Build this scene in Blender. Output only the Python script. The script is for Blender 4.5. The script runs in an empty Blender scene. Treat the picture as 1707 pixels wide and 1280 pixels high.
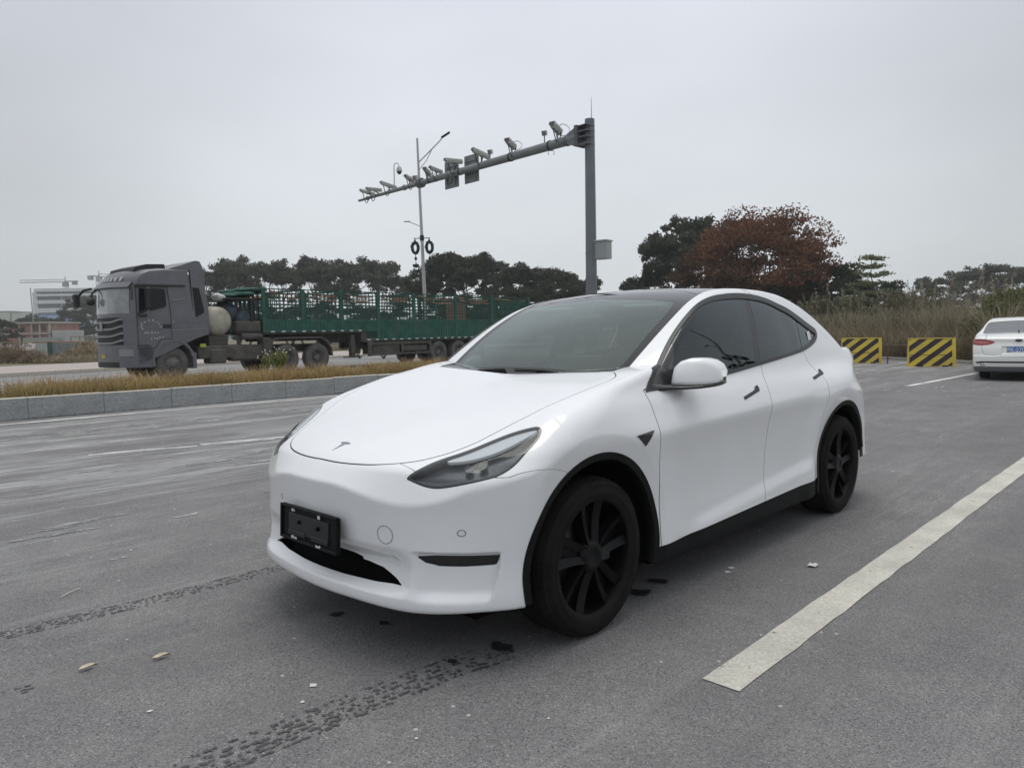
import bpy, math, random
import numpy as np
from mathutils import Vector, Matrix, Quaternion
from mathutils.geometry import tessellate_polygon

SC = bpy.context.scene
COL = SC.collection
R = math.radians

# ------------------------------------------------------------------ camera
cam_data = bpy.data.cameras.new('camera')
cam = bpy.data.objects.new('camera', cam_data)
COL.objects.link(cam)
CAM_H, PITCH, ROLL, FPX = 1.356, .0712, -.019, 1228.7
cam.location = (0, 0, CAM_H)
cp_, sp_ = math.cos(PITCH), math.sin(PITCH)
Fv = Vector((0, cp_, -sp_)); R0 = Vector((1, 0, 0)); U0 = R0.cross(Fv)
Rv = math.cos(ROLL)*R0 + math.sin(ROLL)*U0
Uv = -math.sin(ROLL)*R0 + math.cos(ROLL)*U0
cam.rotation_euler = Matrix((Rv, Uv, -Fv)).transposed().to_euler()
cam_data.sensor_width = 36
cam_data.lens = FPX/1707*36
cam_data.clip_start = .05
cam_data.clip_end = 3000
SC.camera = cam

# ------------------------------------------------------------------ world: overcast
SUN_EL, SUN_ROT = R(80), R(20)
world = bpy.data.worlds.new('World'); SC.world = world; world.use_nodes = True
nt = world.node_tree; nt.nodes.clear()
def nn(t, **k):
    n = nt.nodes.new(t)
    for a, b in k.items(): setattr(n, a, b)
    return n
sky = nn('ShaderNodeTexSky', sky_type='NISHITA', sun_disc=False, sun_elevation=SUN_EL, sun_rotation=SUN_ROT, air_density=1.0, dust_density=4.0)
tc = nn('ShaderNodeTexCoord'); sep = nn('ShaderNodeSeparateXYZ')
nt.links.new(tc.outputs['Generated'], sep.inputs[0])
ramp = nn('ShaderNodeValToRGB')            # overcast cloud layer: brighter towards the zenith
nt.links.new(sep.outputs['Z'], ramp.inputs[0])
el = ramp.color_ramp.elements
el[0].position = 0.0; el[0].color = (.53, .56, .575, 1)
el[1].position = 1.0; el[1].color = (1.04, 1.07, 1.10, 1)
for p_, c_ in ((.10, (.535, .565, .59)), (.22, (.535, .56, .60)), (.42, (.555, .58, .64)), (.62, (.67, .70, .75)), (.8, (.88, .91, .955))):
    e_ = el.new(p_); e_.color = (*c_, 1)
mp = nn('ShaderNodeMapping'); mp.inputs['Scale'].default_value = (1.2, 1.2, 3.0)
nt.links.new(tc.outputs['Generated'], mp.inputs[0])
noi = nn('ShaderNodeTexNoise'); noi.inputs['Scale'].default_value = 1.7; noi.inputs['Detail'].default_value = 3; noi.inputs['Roughness'].default_value = .45
nt.links.new(mp.outputs[0], noi.inputs[0])
mr = nn('ShaderNodeMapRange'); mr.inputs[1].default_value = .35; mr.inputs[2].default_value = .68; mr.inputs[3].default_value = .93; mr.inputs[4].default_value = 1.06
nt.links.new(noi.outputs[0], mr.inputs[0])
mulc = nn('ShaderNodeVectorMath', operation='SCALE')
nt.links.new(ramp.outputs[0], mulc.inputs[0]); nt.links.new(mr.outputs[0], mulc.inputs['Scale'])
sc10 = nn('ShaderNodeVectorMath', operation='SCALE'); sc10.inputs['Scale'].default_value = 10.9
# thinner cloud ahead: a broad brighter patch low in the north
gd = nn('ShaderNodeVectorMath', operation='DOT_PRODUCT'); gv = Vector((.02, 1, .22)).normalized(); gd.inputs[1].default_value = gv
nt.links.new(tc.outputs['Generated'], gd.inputs[0])
gm = nn('ShaderNodeMapRange', interpolation_type='SMOOTHSTEP'); gm.inputs[1].default_value = .80; gm.inputs[2].default_value = 1.0; gm.inputs[3].default_value = 1.0; gm.inputs[4].default_value = 1.30
nt.links.new(gd.outputs['Value'], gm.inputs[0])
gs = nn('ShaderNodeVectorMath', operation='SCALE'); nt.links.new(mulc.outputs[0], gs.inputs[0]); nt.links.new(gm.outputs[0], gs.inputs['Scale'])
nt.links.new(gs.outputs[0], sc10.inputs[0])
mix = nn('ShaderNodeMix', data_type='RGBA'); mix.inputs['Factor'].default_value = .96
nt.links.new(sky.outputs[0], mix.inputs['A']); nt.links.new(sc10.outputs[0], mix.inputs['B'])
bg = nn('ShaderNodeBackground'); bg.inputs['Strength'].default_value = .1
nt.links.new(mix.outputs['Result'], bg.inputs['Color'])
wo = nn('ShaderNodeOutputWorld'); nt.links.new(bg.outputs[0], wo.inputs[0])

sun_d = bpy.data.lights.new('sun', 'SUN'); sun_d.energy = 1.15; sun_d.angle = R(35); sun_d.color = (1, .97, .93)
sun = bpy.data.objects.new('sun', sun_d); COL.objects.link(sun)
sd = Vector((math.sin(SUN_ROT)*math.cos(SUN_EL), math.cos(SUN_ROT)*math.cos(SUN_EL), math.sin(SUN_EL)))
sun.rotation_euler = (-sd).to_track_quat('-Z', 'Y').to_euler()
sun.location = (0, 0, 60)
vs = SC.view_settings
vs.view_transform = 'Standard'; vs.look = 'None'; vs.exposure = 0.0; vs.gamma = 1.0; vs.use_curve_mapping = False
SC.cycles.max_bounces = 8; SC.cycles.volume_bounces = 2; SC.cycles.transparent_max_bounces = 16
SC.cycles.use_denoising = True
rnd = random.Random(7)

# ------------------------------------------------------------------ helpers: materials
MATS = {}
def mat(name, col, rough=.6, metal=0.0, spec=.5, coat=0.0, var=0.0, vscale=8.0, col2=None, bump=0.0, bscale=60.0, coatr=.03, stretch=None, det=4.0, dirt=None, dscale=1.2, rvar=0.0):
    """principled material; var/col2 mixes in a noise-driven second colour, dirt a larger patchy one"""
    if name in MATS: return MATS[name]
    m = bpy.data.materials.new(name); m.use_nodes = True
    t = m.node_tree; b = t.nodes['Principled BSDF']
    b.inputs['Base Color'].default_value = (*col, 1); b.inputs['Roughness'].default_value = rough
    b.inputs['Metallic'].default_value = metal; b.inputs['Specular IOR Level'].default_value = spec
    b.inputs['Coat Weight'].default_value = coat; b.inputs['Coat Roughness'].default_value = coatr
    need = var or col2 or bump or dirt
    if need:
        c = t.nodes.new('ShaderNodeTexCoord'); mpn = t.nodes.new('ShaderNodeMapping'); t.links.new(c.outputs['Object'], mpn.inputs[0])
        if stretch: mpn.inputs['Scale'].default_value = stretch
        src = None
        if var or col2:
            n = t.nodes.new('ShaderNodeTexNoise'); n.inputs['Scale'].default_value = vscale; n.inputs['Detail'].default_value = det; n.inputs['Roughness'].default_value = .6
            t.links.new(mpn.outputs[0], n.inputs[0])
            r_ = t.nodes.new('ShaderNodeMapRange'); r_.inputs[1].default_value = .36; r_.inputs[2].default_value = .64
            t.links.new(n.outputs[0], r_.inputs[0])
            mx = t.nodes.new('ShaderNodeMix'); mx.data_type = 'RGBA'
            if col2 is None:
                a_ = [min(1, v*(1+var)) for v in col]; b_ = [v*(1-var) for v in col]
            else: a_, b_ = col, col2
            mx.inputs['A'].default_value = (*a_, 1); mx.inputs['B'].default_value = (*b_, 1)
            t.links.new(r_.outputs[0], mx.inputs['Factor']); src = mx.outputs['Result']
        if dirt:
            n = t.nodes.new('ShaderNodeTexNoise'); n.inputs['Scale'].default_value = dscale; n.inputs['Detail'].default_value = 6; n.inputs['Roughness'].default_value = .7
            t.links.new(mpn.outputs[0], n.inputs[0])
            r_ = t.nodes.new('ShaderNodeMapRange'); r_.inputs[1].default_value = .42; r_.inputs[2].default_value = .68; r_.inputs[4].default_value = dirt[3] if len(dirt) > 3 else .8
            t.links.new(n.outputs[0], r_.inputs[0])
            mx = t.nodes.new('ShaderNodeMix'); mx.data_type = 'RGBA'
            if src: t.links.new(src, mx.inputs['A'])
            else: mx.inputs['A'].default_value = (*col, 1)
            mx.inputs['B'].default_value = (*dirt[:3], 1)
            t.links.new(r_.outputs[0], mx.inputs['Factor']); src = mx.outputs['Result']
        if src: t.links.new(src, b.inputs['Base Color'])
        if bump:
            n = t.nodes.new('ShaderNodeTexNoise'); n.inputs['Scale'].default_value = bscale; n.inputs['Detail'].default_value = 3
            t.links.new(mpn.outputs[0], n.inputs[0])
            bp = t.nodes.new('ShaderNodeBump'); bp.inputs['Strength'].default_value = min(1, bump); bp.inputs['Distance'].default_value = .01
            t.links.new(n.outputs[0], bp.inputs['Height']); t.links.new(bp.outputs[0], b.inputs['Normal'])
    MATS[name] = m
    return m
def glass(name, tint, rough=0.0, ior=1.5, double=True, haze=0.0, refl=(.97, 1, .98)):
    """thin pane: tinted transparency below a Fresnel reflection of both faces"""
    if name in MATS: return MATS[name]
    m = bpy.data.materials.new(name); m.use_nodes = True; t = m.node_tree; t.nodes.clear()
    o = t.nodes.new('ShaderNodeOutputMaterial'); tr = t.nodes.new('ShaderNodeBsdfTransparent'); tr.inputs[0].default_value = (*tint, 1)
    g = t.nodes.new('ShaderNodeBsdfGlossy'); g.inputs['Roughness'].default_value = rough; g.inputs['Color'].default_value = (*refl, 1)
    # Schlick term from the facing ratio, the same from both sides of the pane
    F0 = ((ior-1)/(ior+1))**2
    if double: F0 = 2*F0/(1+F0)
    lw = t.nodes.new('ShaderNodeLayerWeight'); lw.inputs[0].default_value = .5
    pw = t.nodes.new('ShaderNodeMath'); pw.operation = 'POWER'; pw.inputs[1].default_value = 4.2 if double else 5.0; t.links.new(lw.outputs['Facing'], pw.inputs[0])
    ml = t.nodes.new('ShaderNodeMath'); ml.operation = 'MULTIPLY_ADD'; ml.inputs[1].default_value = 1-F0; ml.inputs[2].default_value = F0; t.links.new(pw.outputs[0], ml.inputs[0]); fac = ml.outputs[0]
    mx = t.nodes.new('ShaderNodeMixShader'); t.links.new(fac, mx.inputs[0]); t.links.new(tr.outputs[0], mx.inputs[1]); t.links.new(g.outputs[0], mx.inputs[2])
    out = mx.outputs[0]
    if haze:
        df = t.nodes.new('ShaderNodeBsdfDiffuse'); df.inputs[0].default_value = (.5, .5, .48, 1)
        m2 = t.nodes.new('ShaderNodeMixShader'); m2.inputs[0].default_value = haze; t.links.new(out, m2.inputs[1]); t.links.new(df.outputs[0], m2.inputs[2]); out = m2.outputs[0]
    t.links.new(out, o.inputs[0]); MATS[name] = m
    return m

# ------------------------------------------------------------------ helpers: objects
def link(name, me, parent=None, loc=None, rot=None):
    o = bpy.data.objects.new(name, me); COL.objects.link(o)
    if parent: o.parent = parent
    if loc is not None: o.location = loc
    if rot is not None: o.rotation_euler = rot
    return o
def tag(o, label=None, cat=None, group=None, kind=None):
    if label: o['label'] = label
    if cat: o['category'] = cat
    if group: o['group'] = group
    if kind: o['kind'] = kind
    return o
def thing(name, label, cat, loc=(0, 0, 0), rz=0, group=None):
    o = bpy.data.objects.new(name, None); COL.objects.link(o); o.empty_display_size = .2
    o.location = loc; o.rotation_euler = (0, 0, rz)
    return tag(o, label, cat, group)
def mesh(name, V, F, m=None, smooth=False, normals=None):
    me = bpy.data.meshes.new(name)
    if isinstance(V, np.ndarray) and isinstance(F, np.ndarray):
        nv, nf, k = len(V), len(F), F.shape[1]
        me.vertices.add(nv); me.vertices.foreach_set('co', V.astype(np.float32).ravel())
        me.loops.add(nf*k); me.loops.foreach_set('vertex_index', F.astype(np.int32).ravel())
        me.polygons.add(nf); me.polygons.foreach_set('loop_start', np.arange(0, nf*k, k, dtype=np.int32))
        me.update(calc_edges=True)
    else:
        me.from_pydata([tuple(v) for v in V], [], [tuple(f) for f in F]); me.update()
    if smooth or normals is not None:
        me.polygons.foreach_set('use_smooth', np.ones(len(me.polygons), dtype=bool))
    if normals is not None:
        me.normals_split_custom_set_from_vertices([tuple(n) for n in normals])
    if m is not None:
        for q in (m if isinstance(m, (list, tuple)) else [m]): me.materials.append(q)
    return me
def copy_tree(o, parent=None):
    c = o.copy(); COL.objects.link(c)
    if parent: c.parent = parent
    for ch in o.children: copy_tree(ch, c)
    return c

class MB:
    """collects shapes and builds them as ONE mesh object"""
    def __init__(s): s.V = []; s.F = []; s.S = []
    def add(s, V, F, M=None, smooth=False):
        b = len(s.V)
        s.V += [tuple((M @ Vector(v)) if M is not None else v) for v in V]
        s.F += [tuple(i+b for i in f) for f in F]; s.S += [smooth]*len(F)
        return s
    def box(s, lo, hi, c=0.0, M=None):
        (x0, y0, z0), (x1, y1, z1) = lo, hi
        if c <= 0:
            V = [(x, y, z) for x in (x0, x1) for y in (y0, y1) for z in (z0, z1)]
            F = [(0, 1, 3, 2), (4, 6, 7, 5), (0, 4, 5, 1), (2, 3, 7, 6), (0, 2, 6, 4), (1, 5, 7, 3)]
            return s.add(V, F, M)
        c = min(c, abs(x1-x0)*.45, abs(y1-y0)*.45, abs(z1-z0)*.45)
        V = []; idx = {}
        for ix, x in enumerate((x0, x1)):
            for iy, y in enumerate((y0, y1)):
                for iz, z in enumerate((z0, z1)):
                    sx, sy, sz = (1, -1)[ix], (1, -1)[iy], (1, -1)[iz]
                    idx[ix, iy, iz] = len(V)
                    V += [(x, y+sy*c, z+sz*c), (x+sx*c, y, z+sz*c), (x+sx*c, y+sy*c, z)]
        I = lambda a, b, d, k: idx[a, b, d]+k
        F = []
        for a in (0, 1):
            F.append((I(a, 0, 0, 0), I(a, 1, 0, 0), I(a, 1, 1, 0), I(a, 0, 1, 0))[::(-1 if a == 0 else 1)])
            F.append((I(0, a, 0, 1), I(1, a, 0, 1), I(1, a, 1, 1), I(0, a, 1, 1))[::(1 if a == 0 else -1)])
            F.append((I(0, 0, a, 2), I(1, 0, a, 2), I(1, 1, a, 2), I(0, 1, a, 2))[::(-1 if a == 0 else 1)])
        for a in (0, 1):
            for b in (0, 1):
                fl = 1 if a == b else -1
                F.append((I(a, b, 0, 0), I(a, b, 0, 1), I(a, b, 1, 1), I(a, b, 1, 0))[::fl])
                F.append((I(a, 0, b, 0), I(a, 1, b, 0), I(a, 1, b, 2), I(a, 0, b, 2))[::fl])
                F.append((I(0, a, b, 1), I(0, a, b, 2), I(1, a, b, 2), I(1, a, b, 1))[::fl])
                for d in (0, 1): F.append((I(a, b, d, 0), I(a, b, d, 1), I(a, b, d, 2)))
        return s.add(V, F, M)
    def cyl(s, a, b, r, r2=None, n=12, cap=True, smooth=True):
        a, b = Vector(a), Vector(b); r2 = r if r2 is None else r2
        d = (b-a).normalized(); q = d.to_track_quat('Z', 'Y')
        V = []; F = []
        for k in range(n):
            t = 2*math.pi*k/n; e = q @ Vector((math.cos(t), math.sin(t), 0))
            V += [a+e*r, b+e*r2]
        for k in range(n):
            j = (k+1) % n; F.append((2*k, 2*j, 2*j+1, 2*k+1))
        s.add(V, F, None, smooth)
        if cap:
            s.add(V[0::2], [tuple(range(n))[::-1]]); s.add(V[1::2], [tuple(range(n))])
        return s
    def tube(s, pts, r, n=6, cap=True):
        pts = [Vector(p) for p in pts]; rr = r if isinstance(r, (list, tuple)) else [r]*len(pts)
        V = []; F = []; q = None
        for i, p in enumerate(pts):
            d = (pts[min(i+1, len(pts)-1)]-pts[max(i-1, 0)]).normalized()
            if q is None: q = d.to_track_quat('Z', 'Y')
            else: q = (pd.rotation_difference(d)) @ q
            pd = d
            for k in range(n):
                t = 2*math.pi*k/n; V.append(p+(q @ Vector((math.cos(t), math.sin(t), 0)))*rr[i])
        for i in range(len(pts)-1):
            for k in range(n):
                j = (k+1) % n; F.append((i*n+k, i*n+j, (i+1)*n+j, (i+1)*n+k))
        s.add(V, F, None, True)
        if cap:
            s.add(V[:n], [tuple(range(n))[::-1]]); s.add(V[-n:], [tuple(range(n))])
        return s
    def lathe(s, prof, n=32, M=None, axis='y', closed=False):
        """prof = [(radius, height)], turned about the axis"""
        V = []; F = []; L = len(prof)
        for k in range(n):
            t = 2*math.pi*k/n; c, sn = math.cos(t), math.sin(t)
            for (r, hgt) in prof:
                V.append((r*c, hgt, r*sn) if axis == 'y' else (r*c, r*sn, hgt))
        for k in range(n):
            j = (k+1) % n
            for i in range(L-1 if not closed else L):
                i2 = (i+1) % L
                f = (k*L+i, j*L+i, j*L+i2, k*L+i2)
                F.append(f if axis != 'y' else f[::-1])
        return s.add(V, F, M, True)
    def prism(s, poly, d0, d1, axis='y', M=None, ch=0.0):
        """2-D outline extruded along an axis from d0 to d1"""
        n = len(poly)
        def P(p, d):
            return (p[0], d, p[1]) if axis == 'y' else ((d, p[0], p[1]) if axis == 'x' else (p[0], p[1], d))
        V = [P(p, d0) for p in poly]+[P(p, d1) for p in poly]
        F = [(k, (k+1) % n, n+(k+1) % n, n+k) for k in range(n)]
        tri = tessellate_polygon([[Vector((p[0], p[1], 0)) for p in poly]])
        area = sum(poly[i][0]*poly[(i+1) % n][1]-poly[(i+1) % n][0]*poly[i][1] for i in range(n))
        # keep outward faces whatever the winding
        flip = (area > 0) == (axis == 'y')
        if (d1 < d0): flip = not flip
        if flip: F = [f[::-1] for f in F]
        caps = []
        for t in tri:
            a = (poly[t[1]][0]-poly[t[0]][0])*(poly[t[2]][1]-poly[t[0]][1])-(poly[t[2]][0]-poly[t[0]][0])*(poly[t[1]][1]-poly[t[0]][1])
            t = t if a > 0 else t[::-1]
            up = (axis != 'y')
            top = t if up else t[::-1]
            if d1 < d0: top = top[::-1]
            caps.append(tuple(i+n for i in top)); caps.append(tuple(top[::-1]))
        return s.add(V, F+caps, M)
    def ball(s, c, r, n=12, m=8, M=None, sq=(1, 1, 1)):
        V = []; F = []
        for i in range(m+1):
            a = math.pi*i/m
            for k in range(n):
                t = 2*math.pi*k/n
                V.append((c[0]+r*sq[0]*math.sin(a)*math.cos(t), c[1]+r*sq[1]*math.sin(a)*math.sin(t), c[2]-r*sq[2]*math.cos(a)))
        for i in range(m):
            for k in range(n):
                j = (k+1) % n; F.append((i*n+k, i*n+j, (i+1)*n+j, (i+1)*n+k))
        return s.add(V, F, M, True)
    def build(s, name, m, parent=None, loc=None, rot=None):
        me = mesh(name, s.V, s.F, m)
        me.polygons.foreach_set('use_smooth', np.array(s.S, dtype=bool))
        return link(name, me, parent, loc, rot)
    def data(s, name, m):
        me = mesh(name, s.V, s.F, m); me.polygons.foreach_set('use_smooth', np.array(s.S, dtype=bool)); return me
def quads(name, P, m, parent=None, kind=None):
    """P (n,4,3) loose quads -> one object"""
    P = np.asarray(P, float); n = len(P)
    return link(name, mesh(name, P.reshape(-1, 3), np.arange(n*4).reshape(n, 4), m), parent)
def text_mesh(name, s, size, m, depth=.0, align='CENTER'):
    cu = bpy.data.curves.new(name, 'FONT'); cu.body = s; cu.size = size; cu.extrude = depth; cu.align_x = align; cu.align_y = 'CENTER'; cu.resolution_u = 3
    o = bpy.data.objects.new(name, cu); COL.objects.link(o)
    bpy.context.view_layer.update()
    me = bpy.data.meshes.new_from_object(o.evaluated_get(bpy.context.evaluated_depsgraph_get()))
    bpy.data.objects.remove(o); me.materials.clear(); me.materials.append(m); me.name = name
    return me
# ------------------------------------------------------------------ the ground
E2 = np.array([.7193, .6947]); PN = np.array([-.6947, .7193])       # along the kerb / across it, away from the lot
def rp(s_, p_, z=0.0):
    """kerb coordinates: s along the road, p across it"""
    v = E2*s_+PN*p_; return (float(v[0]), float(v[1]), z)
def asphalt(name, base, dusty, white=0.0, region=None):
    m = bpy.data.materials.new(name); m.use_nodes = True; t = m.node_tree; b = t.nodes['Principled BSDF']
    L = t.links.new
    def N(ty, **k):
        n = t.nodes.new(ty)
        for a, v in k.items(): setattr(n, a, v)
        return n
    c = N('ShaderNodeTexCoord')
    def noise(scale, detail=4, rough=.6, src=None):
        n = N('ShaderNodeTexNoise'); n.inputs['Scale'].default_value = scale; n.inputs['Detail'].default_value = detail; n.inputs['Roughness'].default_value = rough
        L(src or c.outputs['Object'], n.inputs[0]); return n.outputs[0]
    def rng(v, a, b_, lo=0., hi=1.):
        n = N('ShaderNodeMapRange'); n.inputs[1].default_value = a; n.inputs[2].default_value = b_; n.inputs[3].default_value = lo; n.inputs[4].default_value = hi; L(v, n.inputs[0]); return n.outputs[0]
    def mixc(f, A, B):
        n = N('ShaderNodeMix', data_type='RGBA'); 
        if hasattr(f, 'links') or not isinstance(f, float): L(f, n.inputs['Factor'])
        else: n.inputs['Factor'].default_value = f
        for s_, v in (('A', A), ('B', B)):
            if isinstance(v, tuple): n.inputs[s_].default_value = (*v, 1)
            else: L(v, n.inputs[s_])
        return n.outputs['Result']
    def mul(a, b_):
        n = N('ShaderNodeMath', operation='MULTIPLY'); L(a, n.inputs[0])
        if isinstance(b_, float): n.inputs[1].default_value = b_
        else: L(b_, n.inputs[1])
        return n.outputs[0]
    # mottled base, aggregate grains, pale stone chips, dark binder pits
    col = mixc(rng(noise(.45, 5, .65), .35, .68), tuple(v*.90 for v in base), tuple(v*1.12 for v in base))
    col = mixc(mul(rng(noise(2.3, 5, .7), .42, .7), .55), col, dusty)
    vor = N('ShaderNodeTexVoronoi'); vor.inputs['Scale'].default_value = 210; L(c.outputs['Object'], vor.inputs[0])
    grain = N('ShaderNodeSeparateColor'); L(vor.outputs['Color'], grain.inputs[0])
    g1 = rng(grain.outputs[0], 0, 1, .66, 1.36)
    sc_ = N('ShaderNodeVectorMath', operation='SCALE'); L(col, sc_.inputs[0]); L(g1, sc_.inputs['Scale']); col = sc_.outputs[0]
    col = mixc(mul(rng(grain.outputs[1], .955, .975), .55), col, (.44, .43, .42))
    col = mixc(mul(rng(grain.outputs[2], .93, .97), .7), col, (.03, .03, .033))
    vor2 = N('ShaderNodeTexVoronoi'); vor2.inputs['Scale'].default_value = 17; L(c.outputs['Object'], vor2.inputs[0])
    g2 = N('ShaderNodeSeparateColor'); L(vor2.outputs['Color'], g2.inputs[0])
    small = rng(vor2.outputs['Distance'], .16, .10)
    col = mixc(mul(mul(rng(g2.outputs[0], .965, .97), small), .8), col, (.55, .54, .52))
    if white:
        # rubbed-off white paint and cement dust, drawn out along the driving direction
        mp_ = N('ShaderNodeMapping'); mp_.inputs['Rotation'].default_value = (0, 0, -R(45.5)); L(c.outputs['Object'], mp_.inputs[0])
        m2 = N('ShaderNodeMapping'); m2.inputs['Scale'].default_value = (.22, 1.9, 1); L(mp_.outputs[0], m2.inputs[0])
        m3 = N('ShaderNodeMapping'); m3.inputs['Scale'].default_value = (1.4, 14, 1); L(mp_.outputs[0], m3.inputs[0])
        a_ = rng(noise(1.0, 4, .55, m2.outputs[0]), .47, .66)
        bb = rng(noise(1.0, 6, .75, m3.outputs[0]), .44, .60)
        sp = N('ShaderNodeSeparateXYZ'); L(mp_.outputs[0], sp.inputs[0])
        zone = rng(sp.outputs['Y'], 4.5, 9.0, .12, 1.0)
        k = mul(mul(mul(a_, bb), zone), white)
        col = mixc(k, col, (.62, .62, .60))
        m4 = N('ShaderNodeMapping'); m4.inputs['Scale'].default_value = (.35, 1.1, 1); L(mp_.outputs[0], m4.inputs[0])
        col = mixc(mul(mul(rng(noise(1.3, 5, .6, m4.outputs[0]), .45, .7), zone), .75), col, (.33, .33, .325))
        # darker, cleaner strip where wheels run
        col = mixc(mul(rng(noise(.9, 3, .5, m2.outputs[0]), .52, .35), .35), col, tuple(v*.72 for v in base))
    L(col, b.inputs['Base Color'])
    b.inputs['Roughness'].default_value = .88; b.inputs['Specular IOR Level'].default_value = .25
    bp = N('ShaderNodeBump'); bp.inputs['Strength'].default_value = .75; bp.inputs['Distance'].default_value = .004
    L(grain.outputs[0], bp.inputs['Height']); L(bp.outputs[0], b.inputs['Normal'])
    return m
A_LOT = asphalt('lot_asphalt', (.168, .165, .165), (.235, .230, .224), .95)
A_ROAD = asphalt('road_asphalt', (.23, .23, .23), (.31, .31, .305), 0)

def sheet(name, pts, z, m, kind='structure'):
    o = link(name, mesh(name, [(p[0], p[1], z) for p in pts], [tuple(range(len(pts)))], m)); tag(o, kind=kind); return o
M_dirt = mat('dry_soil', (.17, .145, .105), .95, spec=.2, col2=(.11, .115, .06), vscale=.35, bump=.6, bscale=6, det=8)
sheet('ground', [(-900, -200), (900, -200), (900, 1600), (-900, 1600)], -.03, M_dirt)
KP = 14.98                                                          # kerb face
lot = [rp(-80, KP), rp(33, KP), (13.6, 38), (13.36, 31.1), (14.32, 28.03), (14.97, 24.6), (15.6, 21.4), (17.6, 14.5), (24, -2), (34, -60), (-90, -60)]
sheet('parking_lot', lot, 0, A_LOT)
FK = np.array([-19.2, 27.6]); FKD = np.array([.511, .859])           # far kerb of the other carriageway
def fk(s_, off, z=0):
    v = FK+FKD*s_+np.array([-.859, .511])*off; return (float(v[0]), float(v[1]), z)
sheet('road', [rp(-80, KP+1.82), rp(30, KP+1.82), (9, 44), fk(36, 0), fk(-70, 0)], .0, A_ROAD)
M_kerb = mat('granite_kerb', (.40, .41, .41), .8, col2=(.25, .26, .26), vscale=26, bump=.5, bscale=90, dirt=(.20, .20, .19, .6), dscale=3.0, det=8)
M_kerbtop = mat('dusty_granite', (.60, .54, .46), .85, col2=(.46, .43, .38), vscale=20, bump=.4, bscale=90)
M_bed = mat('median_soil', (.20, .155, .09), .95, col2=(.12, .10, .06), vscale=7, bump=.6, bscale=20)
# median: a raised bed between two kerbs, each granite kerb stone of its own
mb = MB(); mb.add([rp(-20, KP+.17, .345), rp(30, KP+.17, .345), rp(30, KP+1.64, .345), rp(-20, KP+1.64, .345)], [(0, 1, 2, 3)])
tag(mb.build('median_bed', M_bed), kind='structure')
ang = math.atan2(E2[1], E2[0])
kerb = thing('median_kerb', 'knee-high grey granite kerb along the grassy median behind the white car', 'kerb', rp(-20, KP), ang)
kb_me = []
for v_ in range(3):
    q = MB(); q.box((.0015, .0, 0), (1.1985, .16, .38-.003*v_), .012); me_ = q.data('kerb_stone', M_kerb); me_.materials.append(M_kerbtop)
    for p_ in me_.polygons:
        if p_.normal.z > .6: p_.material_index = 1
    kb_me.append(me_)
k_ = 0
for i in range(42):
    o = link('kerb_stone', kb_me[i % 3], kerb, (1.2*i, rnd.uniform(-.004, .004), rnd.uniform(-.004, .003)), (0, 0, rnd.uniform(-.002, .002)))
q = MB()
for i in range(50): q.box((1.2*i-10+.003, KP*0+1.66, 0), (1.2*i-10+1.197, 1.82, .37), .01)
rk = q.build('rear_kerb', M_kerb, kerb); rk['kind'] = 'stuff'
# low kerb and pavement across the road
M_pave = mat('pink_paving', (.42, .35, .32), .85, col2=(.33, .29, .27), vscale=3, bump=.3, bscale=12, dirt=(.30, .29, .27, .6))
sheet('pavement', [fk(-40, .16), fk(60, .16), fk(60, 8.5), fk(-40, 8.5)], .14, M_pave)
q = MB()
for i in range(70):
    a = fk(-40+i*1.0+.004, 0); ang2 = math.atan2(FKD[1], FKD[0])
    q.box((0, 0, 0), (.992, .16, .15), .01, Matrix.Translation((a[0], a[1], 0)) @ Matrix.Rotation(ang2, 4, 'Z'))
tag(q.build('kerb', M_kerbtop), 'low pale kerb edging the pink pavement across the road', 'kerb')
# low concrete edge behind the barriers
M_conc = mat('old_concrete', (.34, .33, .31), .9, col2=(.24, .235, .22), vscale=5, bump=.4, bscale=40, dirt=(.17, .16, .14, .6))
edge = [(13.6, 38), (13.36, 31.1), (14.32, 28.03), (14.97, 24.6), (15.6, 21.4), (17.6, 14.5), (24, -2)]
q = MB()
for a, b in zip(edge, edge[1:]):
    a, b = np.array(a), np.array(b); L_ = np.linalg.norm(b-a); d = (b-a)/L_; n_ = int(L_/1.0)
    for i in range(n_):
        p0 = a+d*(i*L_/n_); q.box((.003, -.01, -.02), (L_/n_-.003, .14, .11), .01, Matrix.Translation((p0[0], p0[1], 0)) @ Matrix.Rotation(math.atan2(d[1], d[0]), 4, 'Z'))
tag(q.build('concrete_edging', M_conc), 'low concrete edging at the back of the lot below the dry grass', 'kerb')

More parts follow.
